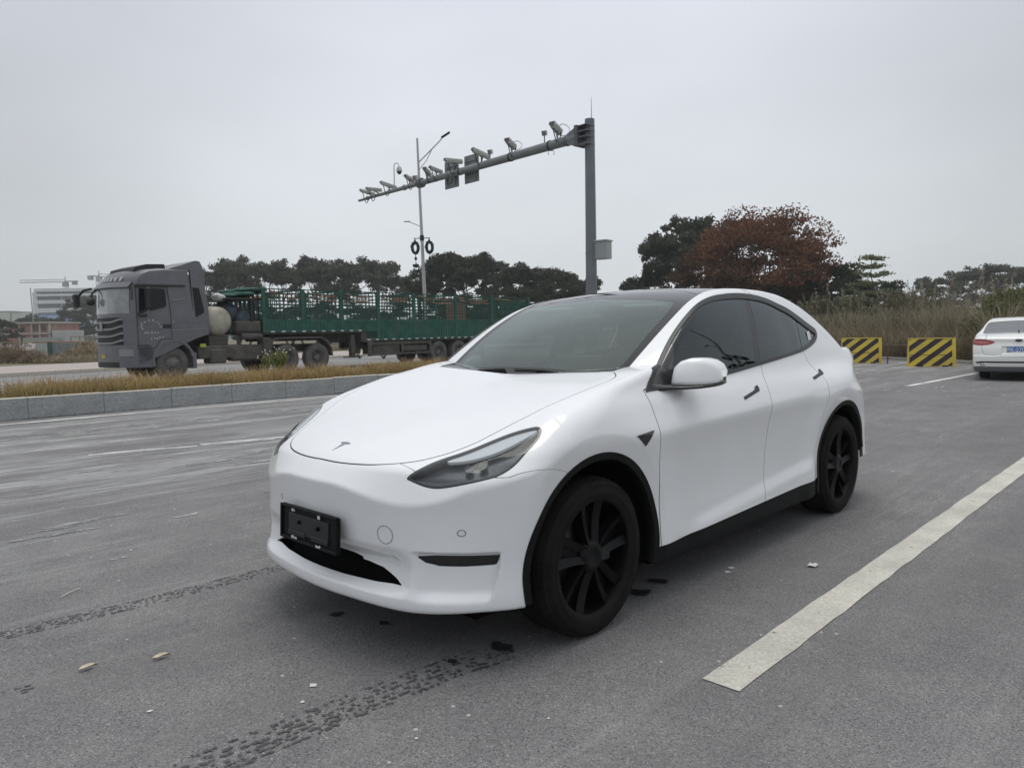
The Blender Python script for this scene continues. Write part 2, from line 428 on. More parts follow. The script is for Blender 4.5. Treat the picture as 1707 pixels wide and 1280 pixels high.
# ------------------------------------------------------------------ painted lines
def worn_paint(name, col, wear, scale=7.0, stripes=0.0, dark=.55):
    m = bpy.data.materials.new(name); m.use_nodes = True; t = m.node_tree; b = t.nodes['Principled BSDF']; L = t.links.new
    c = t.nodes.new('ShaderNodeTexCoord')
    n = t.nodes.new('ShaderNodeTexNoise'); n.inputs['Scale'].default_value = scale; n.inputs['Detail'].default_value = 8; n.inputs['Roughness'].default_value = .75; L(c.outputs['Object'], n.inputs[0])
    r_ = t.nodes.new('ShaderNodeMapRange'); r_.inputs[1].default_value = wear-.04; r_.inputs[2].default_value = wear+.05; L(n.outputs[0], r_.inputs[0])
    n2 = t.nodes.new('ShaderNodeTexNoise'); n2.inputs['Scale'].default_value = 2.4; n2.inputs['Detail'].default_value = 6; L(c.outputs['Object'], n2.inputs[0])
    r2 = t.nodes.new('ShaderNodeMapRange'); r2.inputs[1].default_value = .35; r2.inputs[2].default_value = .7; L(n2.outputs[0], r2.inputs[0])
    mx = t.nodes.new('ShaderNodeMix'); mx.data_type = 'RGBA'; mx.inputs['A'].default_value = (*col, 1); mx.inputs['B'].default_value = (*[v*dark for v in col], 1); L(r2.outputs[0], mx.inputs['Factor'])
    n3 = t.nodes.new('ShaderNodeTexVoronoi'); n3.inputs['Scale'].default_value = 110; L(c.outputs['Object'], n3.inputs[0])
    s3 = t.nodes.new('ShaderNodeSeparateColor'); L(n3.outputs['Color'], s3.inputs[0])
    r3 = t.nodes.new('ShaderNodeMapRange'); r3.inputs[3].default_value = .82; r3.inputs[4].default_value = 1.1; L(s3.outputs[0], r3.inputs[0])
    v3 = t.nodes.new('ShaderNodeVectorMath'); v3.operation = 'SCALE'; L(mx.outputs['Result'], v3.inputs[0]); L(r3.outputs[0], v3.inputs['Scale'])
    L(v3.outputs[0], b.inputs['Base Color']); b.inputs['Roughness'].default_value = .75
    tr = t.nodes.new('ShaderNodeBsdfTransparent'); ms = t.nodes.new('ShaderNodeMixShader')
    L(r_.outputs[0], ms.inputs[0]); L(tr.outputs[0], ms.inputs[1]); L(b.outputs[0], ms.inputs[2]); L(ms.outputs[0], t.nodes['Material Output'].inputs[0])
    bp = t.nodes.new('ShaderNodeBump'); bp.inputs['Strength'].default_value = .4; bp.inputs['Distance'].default_value = .003; L(s3.outputs[1], bp.inputs['Height']); L(bp.outputs[0], b.inputs['Normal'])
    return m
P_line = worn_paint('parking_line_paint', (.58, .56, .49), .33, 9, dark=.72)
P_edge = worn_paint('edge_line_paint', (.70, .70, .67), .32, 6)
def streaky(name, col, wear):
    m = worn_paint(name, col, wear, 1.0); t = m.node_tree
    mp_ = t.nodes.new('ShaderNodeMapping'); mp_.inputs['Rotation'].default_value = (0, 0, -R(45)); m2 = t.nodes.new('ShaderNodeMapping'); m2.inputs['Scale'].default_value = (2.5, 12, 1)
    c = [n for n in t.nodes if n.bl_idname == 'ShaderNodeTexCoord'][0]; n = [n for n in t.nodes if n.bl_idname == 'ShaderNodeTexNoise'][0]
    t.links.new(c.outputs['Object'], mp_.inputs[0]); t.links.new(mp_.outputs[0], m2.inputs[0]); t.links.new(m2.outputs[0], n.inputs[0]); return m
P_faded = streaky('faded_paint', (.64, .64, .615), .43)
P_smear = streaky('cement_smear', (.46, .46, .445), .50)
P_smear2 = streaky('light_cement_smear', (.42, .42, .41), .55)
def line(name, a, b, w, m, z=.004, seg=24, jit=.004):
    a, b = np.array(a, float), np.array(b, float); L_ = np.linalg.norm(b-a); d = (b-a)/L_; n_ = np.array([-d[1], d[0]])
    V = []; F = []
    for i in range(seg+1):
        p_ = a+d*L_*i/seg
        V += [(*(p_+n_*(w/2+rnd.uniform(-jit, jit))), z), (*(p_-n_*(w/2+rnd.uniform(-jit, jit))), z)]
    for i in range(seg): F.append((2*i, 2*i+1, 2*i+3, 2*i+2))
    o = link(name, mesh(name, V, F, m)); return tag(o, kind='structure')
line('parking_line', (.77, 2.71), (6.2, 8.32), .158, P_line, seg=60)
line('edge_line', (-22.2, -2.1), (8, 28.3), .16, P_edge, seg=160)
line('lane_line', (-5.0, 8.6), (-3.95, 9.15), .12, P_faded, seg=20)
line('lane_line', (-3.95, 9.25), (-2.0, 10.4), .22, P_faded, seg=20)
line('lane_line', (-4.6, 8.1), (-3.4, 8.85), .10, P_smear, seg=20)
def streaks(zones, m, z):
    V = []; F = []
    for (x0, y0, x1, y1, wd, n, lmax, wmax) in zones:
        a = np.array([x0, y0]); e = np.array([x1-x0, y1-y0]); L_ = np.linalg.norm(e); d = e/L_; nr = np.array([-d[1], d[0]])
        for k in range(n):
            c = a+e*rnd.random()+nr*rnd.gauss(0, wd*.5); l = lmax*rnd.uniform(.15, 1)**1.6; w = wmax*rnd.uniform(.25, 1); b0 = len(V); an = rnd.uniform(-.05, .05); dd = d*math.cos(an)+nr*math.sin(an); nn2 = np.array([-dd[1], dd[0]]); up = []; dn = []
            for i in range(7):
                t = i/6; ww = w*math.sin(math.pi*min(max(t, .04), .96))**.5; up.append(c+dd*l*(t-.5)+nn2*ww*rnd.uniform(.25, .6)); dn.append(c+dd*l*(t-.5)-nn2*ww*rnd.uniform(.25, .6))
            zz = z+.000012*(len(V)//14); V += [(*p_, zz) for p_ in up]+[(*p_, zz) for p_ in dn]; F += [(b0+i, b0+7+i, b0+8+i, b0+1+i) for i in range(6)]
    return link('cement_smear', mesh('cement_smear', V, F, m))
P_smear = streaky('cement_smear', (.48, .48, .465), .50)
P_smear2 = streaky('light_cement_smear', (.36, .36, .35), .49)
tag(streaks([(-7.4, 9.8, -3.3, 13.9, .50, 34, 1.3, .34), (-6.4, 10.4, -4.0, 13.0, .25, 16, 1.1, .26), (-7.8, 12.0, -3.9, 15.4, .5, 18, .9, .22), (-4.4, 4.2, -1.7, 6.6, .35, 16, .5, .14), (-5.5, 6.3, -2.6, 8.6, .8, 16, .6, .18), (-5.4, 8.3, -2.6, 10.0, .3, 10, .6, .14), (7.8, 13.2, 9.8, 17.0, 1.0, 26, .6, .22), (6.5, 19.5, 12, 22.5, .8, 14, 1.2, .2)], P_smear2, .0034), kind='stuff', label='pale cement smears dragged along the asphalt')
tag(streaks([(-7.0, 10.2, -3.6, 13.6, .30, 18, .9, .16), (-3.3, 4.9, -1.8, 6.1, .16, 8, .3, .07), (-2.66, 4.37, -2.38, 4.49, .03, 5, .12, .06), (-4.9, 8.5, -2.9, 9.8, .2, 5, .4, .09), (8.2, 14.6, 9.6, 16.8, .5, 12, .4, .12)], P_smear, .0038), kind='stuff', label='whiter paint scuffs on the asphalt')
line('bay_line', (8.6, 16.0), (12.4, 19.66), .14, P_edge, seg=30)
line('bay_line', (7.4, 21.5), (12.0, 24.9), .10, P_faded, seg=30)
line('carriageway_line', (-17.2, 20.0), (-13.3, 32.0), .15, P_edge, seg=30)
# tyre prints: rows of little dark tread blocks pressed on the asphalt
M_print = worn_paint('damp_tyre_print', (.085, .084, .085), .42, 60)
def prints(name, pts, rows, pitch, w, dens, label):
    Q = []
    pts = np.array(pts, float); seg = np.diff(pts, axis=0); ln = np.linalg.norm(seg, axis=1); tot = ln.sum()
    s_ = 0
    while s_ < tot:
        k = 0; r_ = s_
        while k < len(ln)-1 and r_ > ln[k]: r_ -= ln[k]; k += 1
        d = seg[k]/ln[k]; n_ = np.array([-d[1], d[0]]); p0 = pts[k]+d*r_
        f = s_/tot
        for j, off in enumerate(rows):
            if rnd.random() > dens(f, j): continue
            L_, W_ = pitch*rnd.uniform(.6, 1.45), w*rnd.uniform(.5, 1.05)
            c = p0+n_*(off+rnd.uniform(-.006, .006))
            sk = rnd.uniform(-.3, .3)
            a = [c+d*(-L_/2)+n_*(-W_/2), c+d*(L_/2)+n_*(-W_/2+sk*W_), c+d*(L_/2*rnd.uniform(.6, 1.1))+n_*(W_/2), c+d*(-L_/2*rnd.uniform(.6, 1.1))+n_*(W_/2+sk*W_)]
            Q.append([(*x, .0035) for x in a])
        s_ += pitch
    o = quads(name, Q, M_print); return tag(o, kind='stuff', label=label)
prints('tyre_track', [(-1.35, 1.75), (-1.01, 2.24), (-.6, 2.62), (-.25, 2.92), (-.05, 3.05)], (-.080, -.052, -.024, .008, .040, .074), .014, .019, lambda f, j: (.98-.60*f)*(1 if j < 4 else .55), 'dark tread-block tyre print on the asphalt in the foreground')
prints('tyre_track', [(-2.9, 2.9), (-2.38, 3.31), (-1.9, 3.72), (-1.48, 4.15), (-1.3, 4.3)], (-.055, -.028, .0, .028, .055), .012, .014, lambda f, j: .95-.6*f, 'faint dark tyre print running under the front of the white car')
prints('tyre_track', [(-2.7, 2.15), (-2.1, 2.62), (-1.9, 2.8)], (-.03, .0, .03), .02, .014, lambda f, j: .45, 'short faint tyre print at the left edge of the asphalt')
# ------------------------------------------------------------------ car body surfaces (implicit, meshed with surface nets)
# ---- spline helpers
def nspline(xk,yk,xq):
    xk=np.asarray(xk,float);yk=np.asarray(yk,float)
    if xk[0]>xk[-1]: xk=xk[::-1];yk=yk[::-1]
    n=len(xk);h=np.diff(xk);
    d=np.diff(yk,axis=0)/(h if yk.ndim==1 else h[:,None])
    # monotone-ish (Akima-like) slopes -> C1 hermite, few wiggles
    m=np.zeros_like(yk)
    w1=h[1:]/(h[1:]+h[:-1]);w2=1-w1
    if yk.ndim>1: w1=w1[:,None];w2=w2[:,None]
    m[1:-1]=w1*d[:-1]+w2*d[1:]; m[0]=d[0]*1.5-m[1]*.5; m[-1]=d[-1]*1.5-m[-2]*.5
    i=np.clip(np.searchsorted(xk,xq)-1,0,n-2); hh=h[i];t=(xq-xk[i])/hh
    t=np.clip(t,0,1)
    if yk.ndim>1: hh=hh[:,None];t=t[:,None]
    return (2*t**3-3*t**2+1)*yk[i]+(t**3-2*t**2+t)*hh*m[i]+(-2*t**3+3*t**2)*yk[i+1]+(t**3-t**2)*hh*m[i+1]
class Tab1:
    """smooth 1-D table: spline through knots, blurred a little, sampled with C1 cubic"""
    def __init__(s,kx,ky,lo,hi,blur=.02,step=.005):
        s.lo=lo;s.step=step;xs=np.arange(lo,hi+step,step);v=nspline(kx,ky,xs)
        if blur:
            k=np.exp(-.5*(np.arange(-int(3*blur/step),int(3*blur/step)+1)*step/blur)**2);k/=k.sum();p=len(k)//2
            vv=np.concatenate([v[0]+(v[1]-v[0])*np.arange(-p,0),v,v[-1]+(v[-1]-v[-2])*np.arange(1,p+1)])
            v=np.convolve(vv,k,'valid')
        s.v=v
    def __call__(s,x):
        u=np.clip((x-s.lo)/s.step,1,len(s.v)-3.001);i=u.astype(int);t=u-i;v=s.v
        a,b,c,d=v[i-1],v[i],v[i+1],v[i+2]
        return b+.5*t*(c-a+t*(2*a-5*b+4*c-d+t*(3*(b-c)+d-a)))
class Tab2:
    def __init__(s,kx,kz,K,xl,zl,step=.01,blur=(.05,.012)):
        K=np.asarray(K,float)
        xs=np.arange(xl[0],xl[1]+step,step);zs=np.arange(zl[0],zl[1]+step,step)
        kx=np.asarray(kx,float)
        if kx[0]>kx[-1]: kx=kx[::-1];K=K[::-1]
        A=nspline(kx,K,xs)            # (nx,nkz)
        B=nspline(kz,A.T,zs).T        # (nx,nz)
        for ax,b in ((0,blur[0]),(1,blur[1])):
            if b:
                p=int(3*b/step);k=np.exp(-.5*(np.arange(-p,p+1)*step/b)**2);k/=k.sum()
                Bp=np.pad(B,[(p,p) if a==ax else (0,0) for a in (0,1)],'edge')
                B=sum(k[j]*np.take(Bp,np.arange(j,j+B.shape[ax]),axis=ax) for j in range(2*p+1))
        s.B=B;s.x0=xl[0];s.z0=zl[0];s.step=step
    def __call__(s,x,z):
        B=s.B
        u=np.clip((x-s.x0)/s.step,1,B.shape[0]-3.001);w=np.clip((z-s.z0)/s.step,1,B.shape[1]-3.001)
        i=u.astype(int);j=w.astype(int);t=u-i;r=w-j
        def cw(t): return (-.5*t+t*t-.5*t**3, 1-2.5*t*t+1.5*t**3, .5*t+2*t*t-1.5*t**3, -.5*t*t+.5*t**3)
        ct=cw(t);cr=cw(r);o=0
        for a in range(4):
            row=0
            for b in range(4): row=row+cr[b]*B[i-1+a,j-1+b]
            o=o+ct[a]*row
        return o
def sstep(a,b,x):
    t=np.clip((x-a)/(b-a),0,1);return t*t*(3-2*t)
def smax(a,b,k):
    h=np.clip(.5+.5*(a-b)/k,0,1);return b+(a-b)*h+k*h*(1-h)
def smin(a,b,k): return -smax(-a,-b,k)
def sabs(x,e): return np.sqrt(x*x+e*e)
# ---- the hatchback body (x forward from the front axle, y left, z up)
HOODZ=Tab1([-.9,-.42,-.3,-.1,.1,.3,.5,.65,.74,.79,.83,.87,.90,.93,1.0],
           [1.15,1.114,1.091,1.051,1.009,.963,.909,.866,.836,.816,.800,.785,.77,.757,.73],-1,1.05,.012)
CABZ=Tab1([-4.2,-4.0,-3.86,-3.80,-3.72,-3.55,-3.3,-3.0,-2.7,-2.4,-2.2,-2.0,-1.8,-1.6,-1.4,-1.2,-1.0,-.8,-.6,-.40,-.2,.4],
          [.88,.96,1.075,1.115,1.168,1.27,1.395,1.495,1.565,1.612,1.628,1.633,1.632,1.618,1.590,1.534,1.447,1.343,1.222,1.088,.96,.6],-4.3,.5,.03)
FRONTX=Tab1([.1,.17,.215,.25,.30,.36,.42,.50,.60,.68,.74,.80,.9,1.1],
            [.74,.80,.845,.862,.862,.850,.846,.852,.862,.869,.874,.876,.876,.876],.05,1.2,.012)
PLAN=Tab1([0,.2,.4,.5,.6,.7,.8,.9,1.0,1.1],[0,.012,.048,.078,.122,.185,.272,.39,.56,.78],-.1,1.2,.02)
REARX=Tab1([.1,.2,.35,.5,.6,.8,.95,1.05,1.12,1.2,1.8],[-3.60,-3.70,-3.84,-3.88,-3.87,-3.84,-3.825,-3.82,-3.83,-3.84,-3.84],.05,1.9,.02)
KZ=[.15,.22,.30,.40,.50,.60,.70,.80,.87,.93,1.00,1.08,1.20,1.35,1.50,1.60,1.72]
KX=[1.0,.6,.2,-.2,-.6,-1.0,-1.6,-2.2,-2.6,-2.9,-3.3,-3.6,-3.95]
base=[.915,.925,.930,.926,.920,.922,.930,.942,.948,.935,.912,.868,.828,.778,.715,.655,.59]
def row(sc,dl=0,green=0,**k):
    r=np.array(base,float)
    up=np.array([0 if z<1.0 else (z-1.0)/.6 for z in KZ]); r=r+dl*np.ones_like(r)*(np.array(KZ)<1.05)+sc*up+green*(np.array(KZ)>=1.05)
    return r
KK=[row(0,-.02),row(0,-.012),row(0,-.004),row(0,0),row(0,0),row(0,0),row(0,0),row(0,.002),row(-.02,.004,-.012),row(-.045,.004,-.020),row(-.07,-.025,-.030),row(-.09,-.125,-.075),row(-.14,-.33,-.20)]
# front fender: fuller, no door scallop
for i in (0,1,2,3): 
    f=[1,1,1,.5][i]
    KK[i]=KK[i]+f*np.array([0,0,0,.004,.012,.014,.008,.0,-.006,-.006,0,.012,.03,.03,.03,.03,.03])
for i,lo,hi in ((10,.022,-.030),(11,.030,-.032),(12,.02,-.04)): KK[i]=KK[i]+np.array([lo]*6+[lo*.5,0,hi*.5]+[hi]*5+[hi*.5]*3)
for i,a in ((3,.01),(4,.02),(5,.02),(6,.012)): KK[i]=KK[i]+a*np.array([0]*12+[.5,1,1,1,1])
WTAB=Tab2(KX,KZ,KK,(-4.0,1.05),(.1,1.8),blur=(.07,.014))
def crease_z(x): return .872-.045*(x+1.1)*1.0-.0*x
def W(x,z):
    w=WTAB(x,z)
    # shoulder crease on the doors, fading in over the fender
    a=sstep(-.05,-.6,x)*sstep(-3.2,-2.75,x)
    d=z-crease_z(x)
    w=w+a*.010*(1-sabs(d,.010)/.12)*np.exp(-(d/.13)**2)
    # lower door scallop: a bevel that rises to the rear
    b=sstep(-.65,-.95,x)*sstep(-2.45,-2.25,x)
    zl=.37-.10*(x+.6)*.75
    e=z-zl
    w=w+b*(.016*sstep(.0,-.10,e)-.004)
    # wheel arch flares
    for xc in (.0,-2.89):
        r=np.sqrt((x-xc)**2+(z-.345)**2)
        e=.556-r
        w=w+.012*sstep(.80,.585,r)-.17*.5*(e+sabs(e,.003))*sstep(.36,.44,r)
    return w
def Htop(x,y):
    ay=np.abs(y)
    s=PLAN(ay)*sstep(.1,.75,x)+.0*x
    s=s+.10*ay*ay*sstep(.1,-.4,x)
    crown=.035*(ay/.8)**2+.10*np.clip(ay-.72,0,1)**1.5
    # raised fender crests beside the bonnet
    crown=crown-.085*np.minimum(ay/.9,1.1)**1.5*sstep(.95,-.25,x)
    crown=crown+.02*sstep(.5,.85,x)*(ay/.6)**2*0
    return HOODZ(x+s)-crown
def Ctop(x,y):
    ay=np.abs(y)
    s=.17*ay*ay*sstep(-1.7,-.5,x)
    s=s-.22*ay*ay*sstep(-2.6,-3.6,x)
    crown=.030*(ay/.6)**2*(1-.6*sstep(-1.6,-.6,x))+.05*sstep(-2.4,-3.2,x)*(ay/.6)**2
    return CABZ(x+s)-crown
def crease_front(ay): return .728-.068*sstep(.15,.55,ay)+.05*sstep(.55,.85,ay)
def Fx(y,z):
    ay=np.abs(y)
    f=FRONTX(z)-PLAN(ay)
    # splitter ledge: the face above it steps back, most in the middle (grille) and under the fog slot
    f=f-.050*sstep(.29,.335,z)*sstep(.50,.40,z)*sstep(.62,.45,ay)
    # pocket below the fog slot, sharp towards the outer corner
    f=f-.038*sstep(.56,.66,ay)*sstep(.855,.835,ay+.10*(.47-z))*sstep(.285,.33,z)*sstep(.485,.475,z)
    return f+.036*sstep(.66,.34,z)*sstep(.20,.72,ay)*sstep(1.0,.7,ay)
def Rx(y,z):
    ay=np.abs(y)
    return REARX(z)+.16*ay**2+.30*np.clip(ay-.6,0,1)**2*2
def body(x,y,z):
    ay=np.abs(y)
    H=z-Htop(x,y);C=z-Ctop(x,y)
    C=C*np.where(x>-1.6,.90,.97)
    top=np.minimum(H,C)
    pl=PLAN(ay)
    s=pl*sstep(.1,.75,x)
    zc=crease_front(ay);dx=.078;dz=.815-zc;nn=np.hypot(dx,dz)
    ch=((x+s-.795)*dz+(z-.815)*dx)/nn*(.95-.2*sstep(.5,.9,ay))
    top=smax(top,ch,.016)
    side=ay-W(x,z)
    k=.085*sstep(-.3,.1,x)+.036
    fr=(x-Fx(y,z))*(.9-.25*sstep(.5,.9,ay))
    f=smax(side,fr,.05)
    f=smax(f,top,np.where(x>.2,.007+.107*sstep(.73,.84,z)+.03*sstep(.75,.88,ay)*sstep(.84,.7,z),k))
    f=smax(f,Rx(y,z)-x,.06)
    f=smax(f,(.195+.04*sstep(-.1,.4,x)+.012*sstep(.55,.85,ay)*sstep(.3,.5,x))-z,.02)
    return f
def grad(f,P,e=.002):
    x,y,z=P.T
    g=np.stack([f(x+e,y,z)-f(x-e,y,z),f(x,y+e,z)-f(x,y-e,z),f(x,y,z+e)-f(x,y,z-e)],-1)/(2*e)
    return g
def surfnet(f, lo, hi, h):
    ax = [np.arange(lo[i], hi[i]+h*.5, h) for i in range(3)]
    nx, ny, nz = map(len, ax)
    val = np.empty((nx, ny, nz), np.float32)
    Y, Z = np.meshgrid(ax[1], ax[2], indexing='ij')
    for i0 in range(0, nx, 40):
        i1 = min(nx, i0+40)
        X = np.broadcast_to(ax[0][i0:i1, None, None], (i1-i0, ny, nz))
        val[i0:i1] = f(X.ravel(), np.broadcast_to(Y, X.shape).ravel(), np.broadcast_to(Z, X.shape).ravel()).reshape(X.shape)
    s = val > 0
    c = np.zeros((nx-1, ny-1, nz-1), np.int8)
    for a in (0, 1):
        for b in (0, 1):
            for d in (0, 1): c += s[a:nx-1+a, b:ny-1+b, d:nz-1+d]
    act = (c > 0) & (c < 8); ids = -np.ones(act.shape, np.int64); ci = np.argwhere(act); ids[act] = np.arange(len(ci))
    acc = np.zeros((len(ci), 3)); cnt = np.zeros(len(ci))
    for axis in range(3):
        o = [a for a in range(3) if a != axis]
        for a in (0, 1):
            for b in (0, 1):
                p = ci.copy(); p[:, o[0]] += a; p[:, o[1]] += b; q = p.copy(); q[:, axis] += 1
                v0 = val[p[:, 0], p[:, 1], p[:, 2]]; v1 = val[q[:, 0], q[:, 1], q[:, 2]]
                m = (v0 > 0) != (v1 > 0); t = np.where(m, v0/np.where(m, v0-v1, 1), 0)
                pos = p.astype(float); pos[:, axis] += t; acc[m] += pos[m]; cnt[m] += 1
    V = np.array(lo)+h*acc/cnt[:, None]
    Q = []
    for axis in range(3):
        o = [a for a in range(3) if a != axis]
        sl0 = [slice(None)]*3; sl1 = [slice(None)]*3; sl0[axis] = slice(0, -1); sl1[axis] = slice(1, None)
        e = s[tuple(sl0)] != s[tuple(sl1)]; w = np.argwhere(e)
        w = w[(w[:, o[0]] > 0) & (w[:, o[1]] > 0) & (w[:, o[0]] < s.shape[o[0]]-1) & (w[:, o[1]] < s.shape[o[1]]-1)]
        cc = []
        for a, b in ((-1, -1), (0, -1), (0, 0), (-1, 0)):
            p = w.copy(); p[:, o[0]] += a; p[:, o[1]] += b; cc.append(ids[p[:, 0], p[:, 1], p[:, 2]])
        qd = np.stack(cc, 1); fl = s[w[:, 0], w[:, 1], w[:, 2]]
        if axis == 1: fl = ~fl
        qd[fl] = qd[fl][:, ::-1]; Q.append(qd)
    Q = np.concatenate(Q); Q = Q[(Q >= 0).all(1)]
    T = np.concatenate([Q[:, [0, 1, 2]], Q[:, [0, 2, 3]]])
    return V, T
def project(f, V, n=2, e=.002):
    for _ in range(n):
        g = grad(f, V, e); v = f(*V.T); V = V-g*(v/np.maximum((g*g).sum(1), .05))[:, None]
    return V
def normals_of(f, V, e=.003):
    g = grad(f, V, e); return g/np.linalg.norm(g, axis=1)[:, None]
def compact(V, T):
    u, inv = np.unique(T.ravel(), return_inverse=True); return V[u], inv.reshape(T.shape)
def split(V, T, g):
    g = np.where(np.abs(g) < 1e-6, 1e-6, g); s = g > 0; st = s[T]; c = st.sum(1)
    whole = (c == 0) | (c == 3); mixed = T[~whole]
    if len(mixed) == 0: return V, T
    sm = s[mixed]; cm = sm.sum(1); lone = np.where((cm == 1)[:, None], sm, ~sm); k = lone.argmax(1); r = np.arange(len(mixed))
    A, B, C = mixed[r, k], mixed[r, (k+1) % 3], mixed[r, (k+2) % 3]
    E = np.concatenate([np.stack([A, B], 1), np.stack([A, C], 1)]); Es = np.sort(E, 1)
    key = Es[:, 0]*len(V)+Es[:, 1]; uk, ui, inv = np.unique(key, return_index=True, return_inverse=True)
    a, b = Es[ui, 0], Es[ui, 1]; t = g[a]/(g[a]-g[b])
    N = V[a]+(V[b]-V[a])*t[:, None]; V2 = np.concatenate([V, N]); nab = inv[:len(A)]+len(V); nac = inv[len(A):]+len(V)
    T2 = np.concatenate([T[whole], np.stack([A, nab, nac], 1), np.stack([nab, B, C], 1), np.stack([nab, C, nac], 1)])
    return V2, T2
def csp(pts, n=8, closed=True):
    """Catmull-Rom through points"""
    P = np.asarray(pts, float); out = []; N = len(P)
    for i in range(N if closed else N-1):
        p0, p1, p2, p3 = (P[(i-1) % N], P[i], P[(i+1) % N], P[(i+2) % N]) if closed else (P[max(i-1, 0)], P[i], P[i+1], P[min(i+2, N-1)])
        for t in np.arange(n)/n: out.append(.5*((2*p1)+(-p0+p2)*t+(2*p0-5*p1+4*p2-p3)*t*t+(-p0+3*p1-3*p2+p3)*t**3))
    if not closed: out.append(P[-1])
    return np.array(out)
def sdpoly(poly):
    """signed distance to a closed outline, positive inside"""
    A = np.asarray(poly, float); B_ = np.roll(A, -1, 0)
    def f(u, v):
        out = np.empty(len(u))
        for i0 in range(0, len(u), 20000):
            P = np.stack([u[i0:i0+20000], v[i0:i0+20000]], 1)
            d2 = np.full(len(P), 1e9); ins = np.zeros(len(P), bool)
            for a, b in zip(A, B_):
                e = b-a; w = P-a; t = np.clip((w@e)/max(e@e, 1e-12), 0, 1); q = w-t[:, None]*e; d2 = np.minimum(d2, (q*q).sum(1))
                c = ((a[1] > P[:, 1]) != (b[1] > P[:, 1]))
                if c.any(): ins ^= c & (P[:, 0] < (b[0]-a[0])*(P[:, 1]-a[1])/(b[1]-a[1]+1e-15)+a[0])
            out[i0:i0+20000] = np.sqrt(d2)*np.where(ins, 1, -1)
        return out
    return f
def on(proj, poly):
    s_ = sdpoly(poly)
    return {'side': lambda P: s_(P[:, 0], P[:, 2]), 'top': lambda P: s_(P[:, 0], P[:, 1]), 'front': lambda P: s_(P[:, 1], P[:, 2])}[proj] if isinstance(proj, str) else (lambda P: s_(P@proj[0], P@proj[1]))
class Skin:
    """cuts panels out of one closed half-body surface"""
    def __init__(s, f, lo, hi, h):
        s.f = f; V, T = surfnet(f, lo, hi, h); V = project(f, V, 3)
        V, T = split(V, T, V[:, 1]); c = V[T].mean(1); V, T = compact(V, T[c[:, 1] > 0]); V[:, 1] = np.maximum(V[:, 1], 0); s.V, s.T = V, T
        s.N = normals_of(f, s.V)
    def cut(s, fields, rule, box=None):
        """fields: functions of points; rule: function of the list of boolean centroid signs"""
        V, T = s.V, s.T
        if box:
            c = V[T].mean(1); m = np.ones(len(T), bool)
            for k, (a, b) in enumerate(box): m &= (c[:, k] > a-.03) & (c[:, k] < b+.03)
            V, T = compact(V, T[m])
        for fn in fields: V, T = split(V, T, fn(V))
        c = V[T].mean(1); sg = [fn(c) > 0 for fn in fields]; m = rule(*sg)
        V, T = compact(V, T[m]); V = project(s.f, V, 1); V[np.abs(V[:, 1]) < 2e-4, 1] = 0
        return V, T, normals_of(s.f, V)
def rimmed(V, T, N, depth=.018, off=0.0, keep_mid=True):
    """push a cut patch along its normals and turn its border inwards"""
    V = V+N*off
    if keep_mid: V = V*1.0
    E = np.concatenate([T[:, [0, 1]], T[:, [1, 2]], T[:, [2, 0]]]); k = np.sort(E, 1); key = k[:, 0]*len(V)+k[:, 1]
    u, idx, cnt = np.unique(key, return_index=True, return_counts=True); B_ = E[idx[cnt == 1]]
    mid = (np.abs(V[B_[:, 0], 1]) < 4e-4) & (np.abs(V[B_[:, 1], 1]) < 4e-4); B_ = B_[~mid]
    if depth <= 0 or len(B_) == 0: return V, T, N
    ub, inv = np.unique(B_.ravel(), return_inverse=True); inv = inv.reshape(B_.shape)
    # outward (in-surface) direction for the rim normals
    out = np.zeros((len(ub), 3)); d = V[B_[:, 1]]-V[B_[:, 0]]; o = np.cross(d, N[B_[:, 0]])
    np.add.at(out, inv[:, 0], o); np.add.at(out, inv[:, 1], o); out /= np.maximum(np.linalg.norm(out, axis=1), 1e-9)[:, None]
    n0 = len(V); Nb = N[ub]; r = .0016
    V1 = V[ub]+out*r*.6-Nb*r*.6; V2 = V[ub]+out*r*.9-Nb*depth
    N1 = Nb*.6+out*.8; N1 /= np.linalg.norm(N1, axis=1)[:, None]; N2 = out
    m = len(ub); a, b = inv[:, 0], inv[:, 1]
    q1 = [np.stack([B_[:, 1], B_[:, 0], n0+a], 1), np.stack([B_[:, 1], n0+a, n0+b], 1)]
    q2 = [np.stack([n0+b, n0+a, n0+m+a], 1), np.stack([n0+b, n0+m+a, n0+m+b], 1)]
    return np.concatenate([V, V1, V2]), np.concatenate([T]+q1+q2), np.concatenate([N, N1, N2])
def mirror(V, T, N):
    return V*[1, -1, 1], T[:, ::-1], N*[1, -1, 1]
def both(V, T, N):
    V2, T2, N2 = mirror(V, T, N); return np.concatenate([V, V2]), np.concatenate([T, T2+len(V)]), np.concatenate([N, N2])
def pan(name, P, m, parent, sides='both', **k):
    """a panel: one object spanning both sides, or a left and a right one; returns list"""
    V, T, N = rimmed(*P, **k)
    n0, n1 = len(P[1]), len(T); wall = (n1-n0)//2
    mi = np.zeros(n1, np.int32)
    if m.name in ('white_paint', 'cream_white_paint') and wall: mi[n1-wall:] = 1
    def mk(V, T, N, mi):
        me = mesh(name, V, T, [m, M_line] if mi.any() else m, normals=N); me.polygons.foreach_set('material_index', mi); return link(name, me, parent)
    if sides == 'both':
        V, T, N = both(V, T, N); return [mk(V, T, N, np.concatenate([mi, mi]))]
    out = [mk(V, T, N, mi)]
    V, T, N = mirror(V, T, N); out.append(mk(V, T, N, mi)); return out

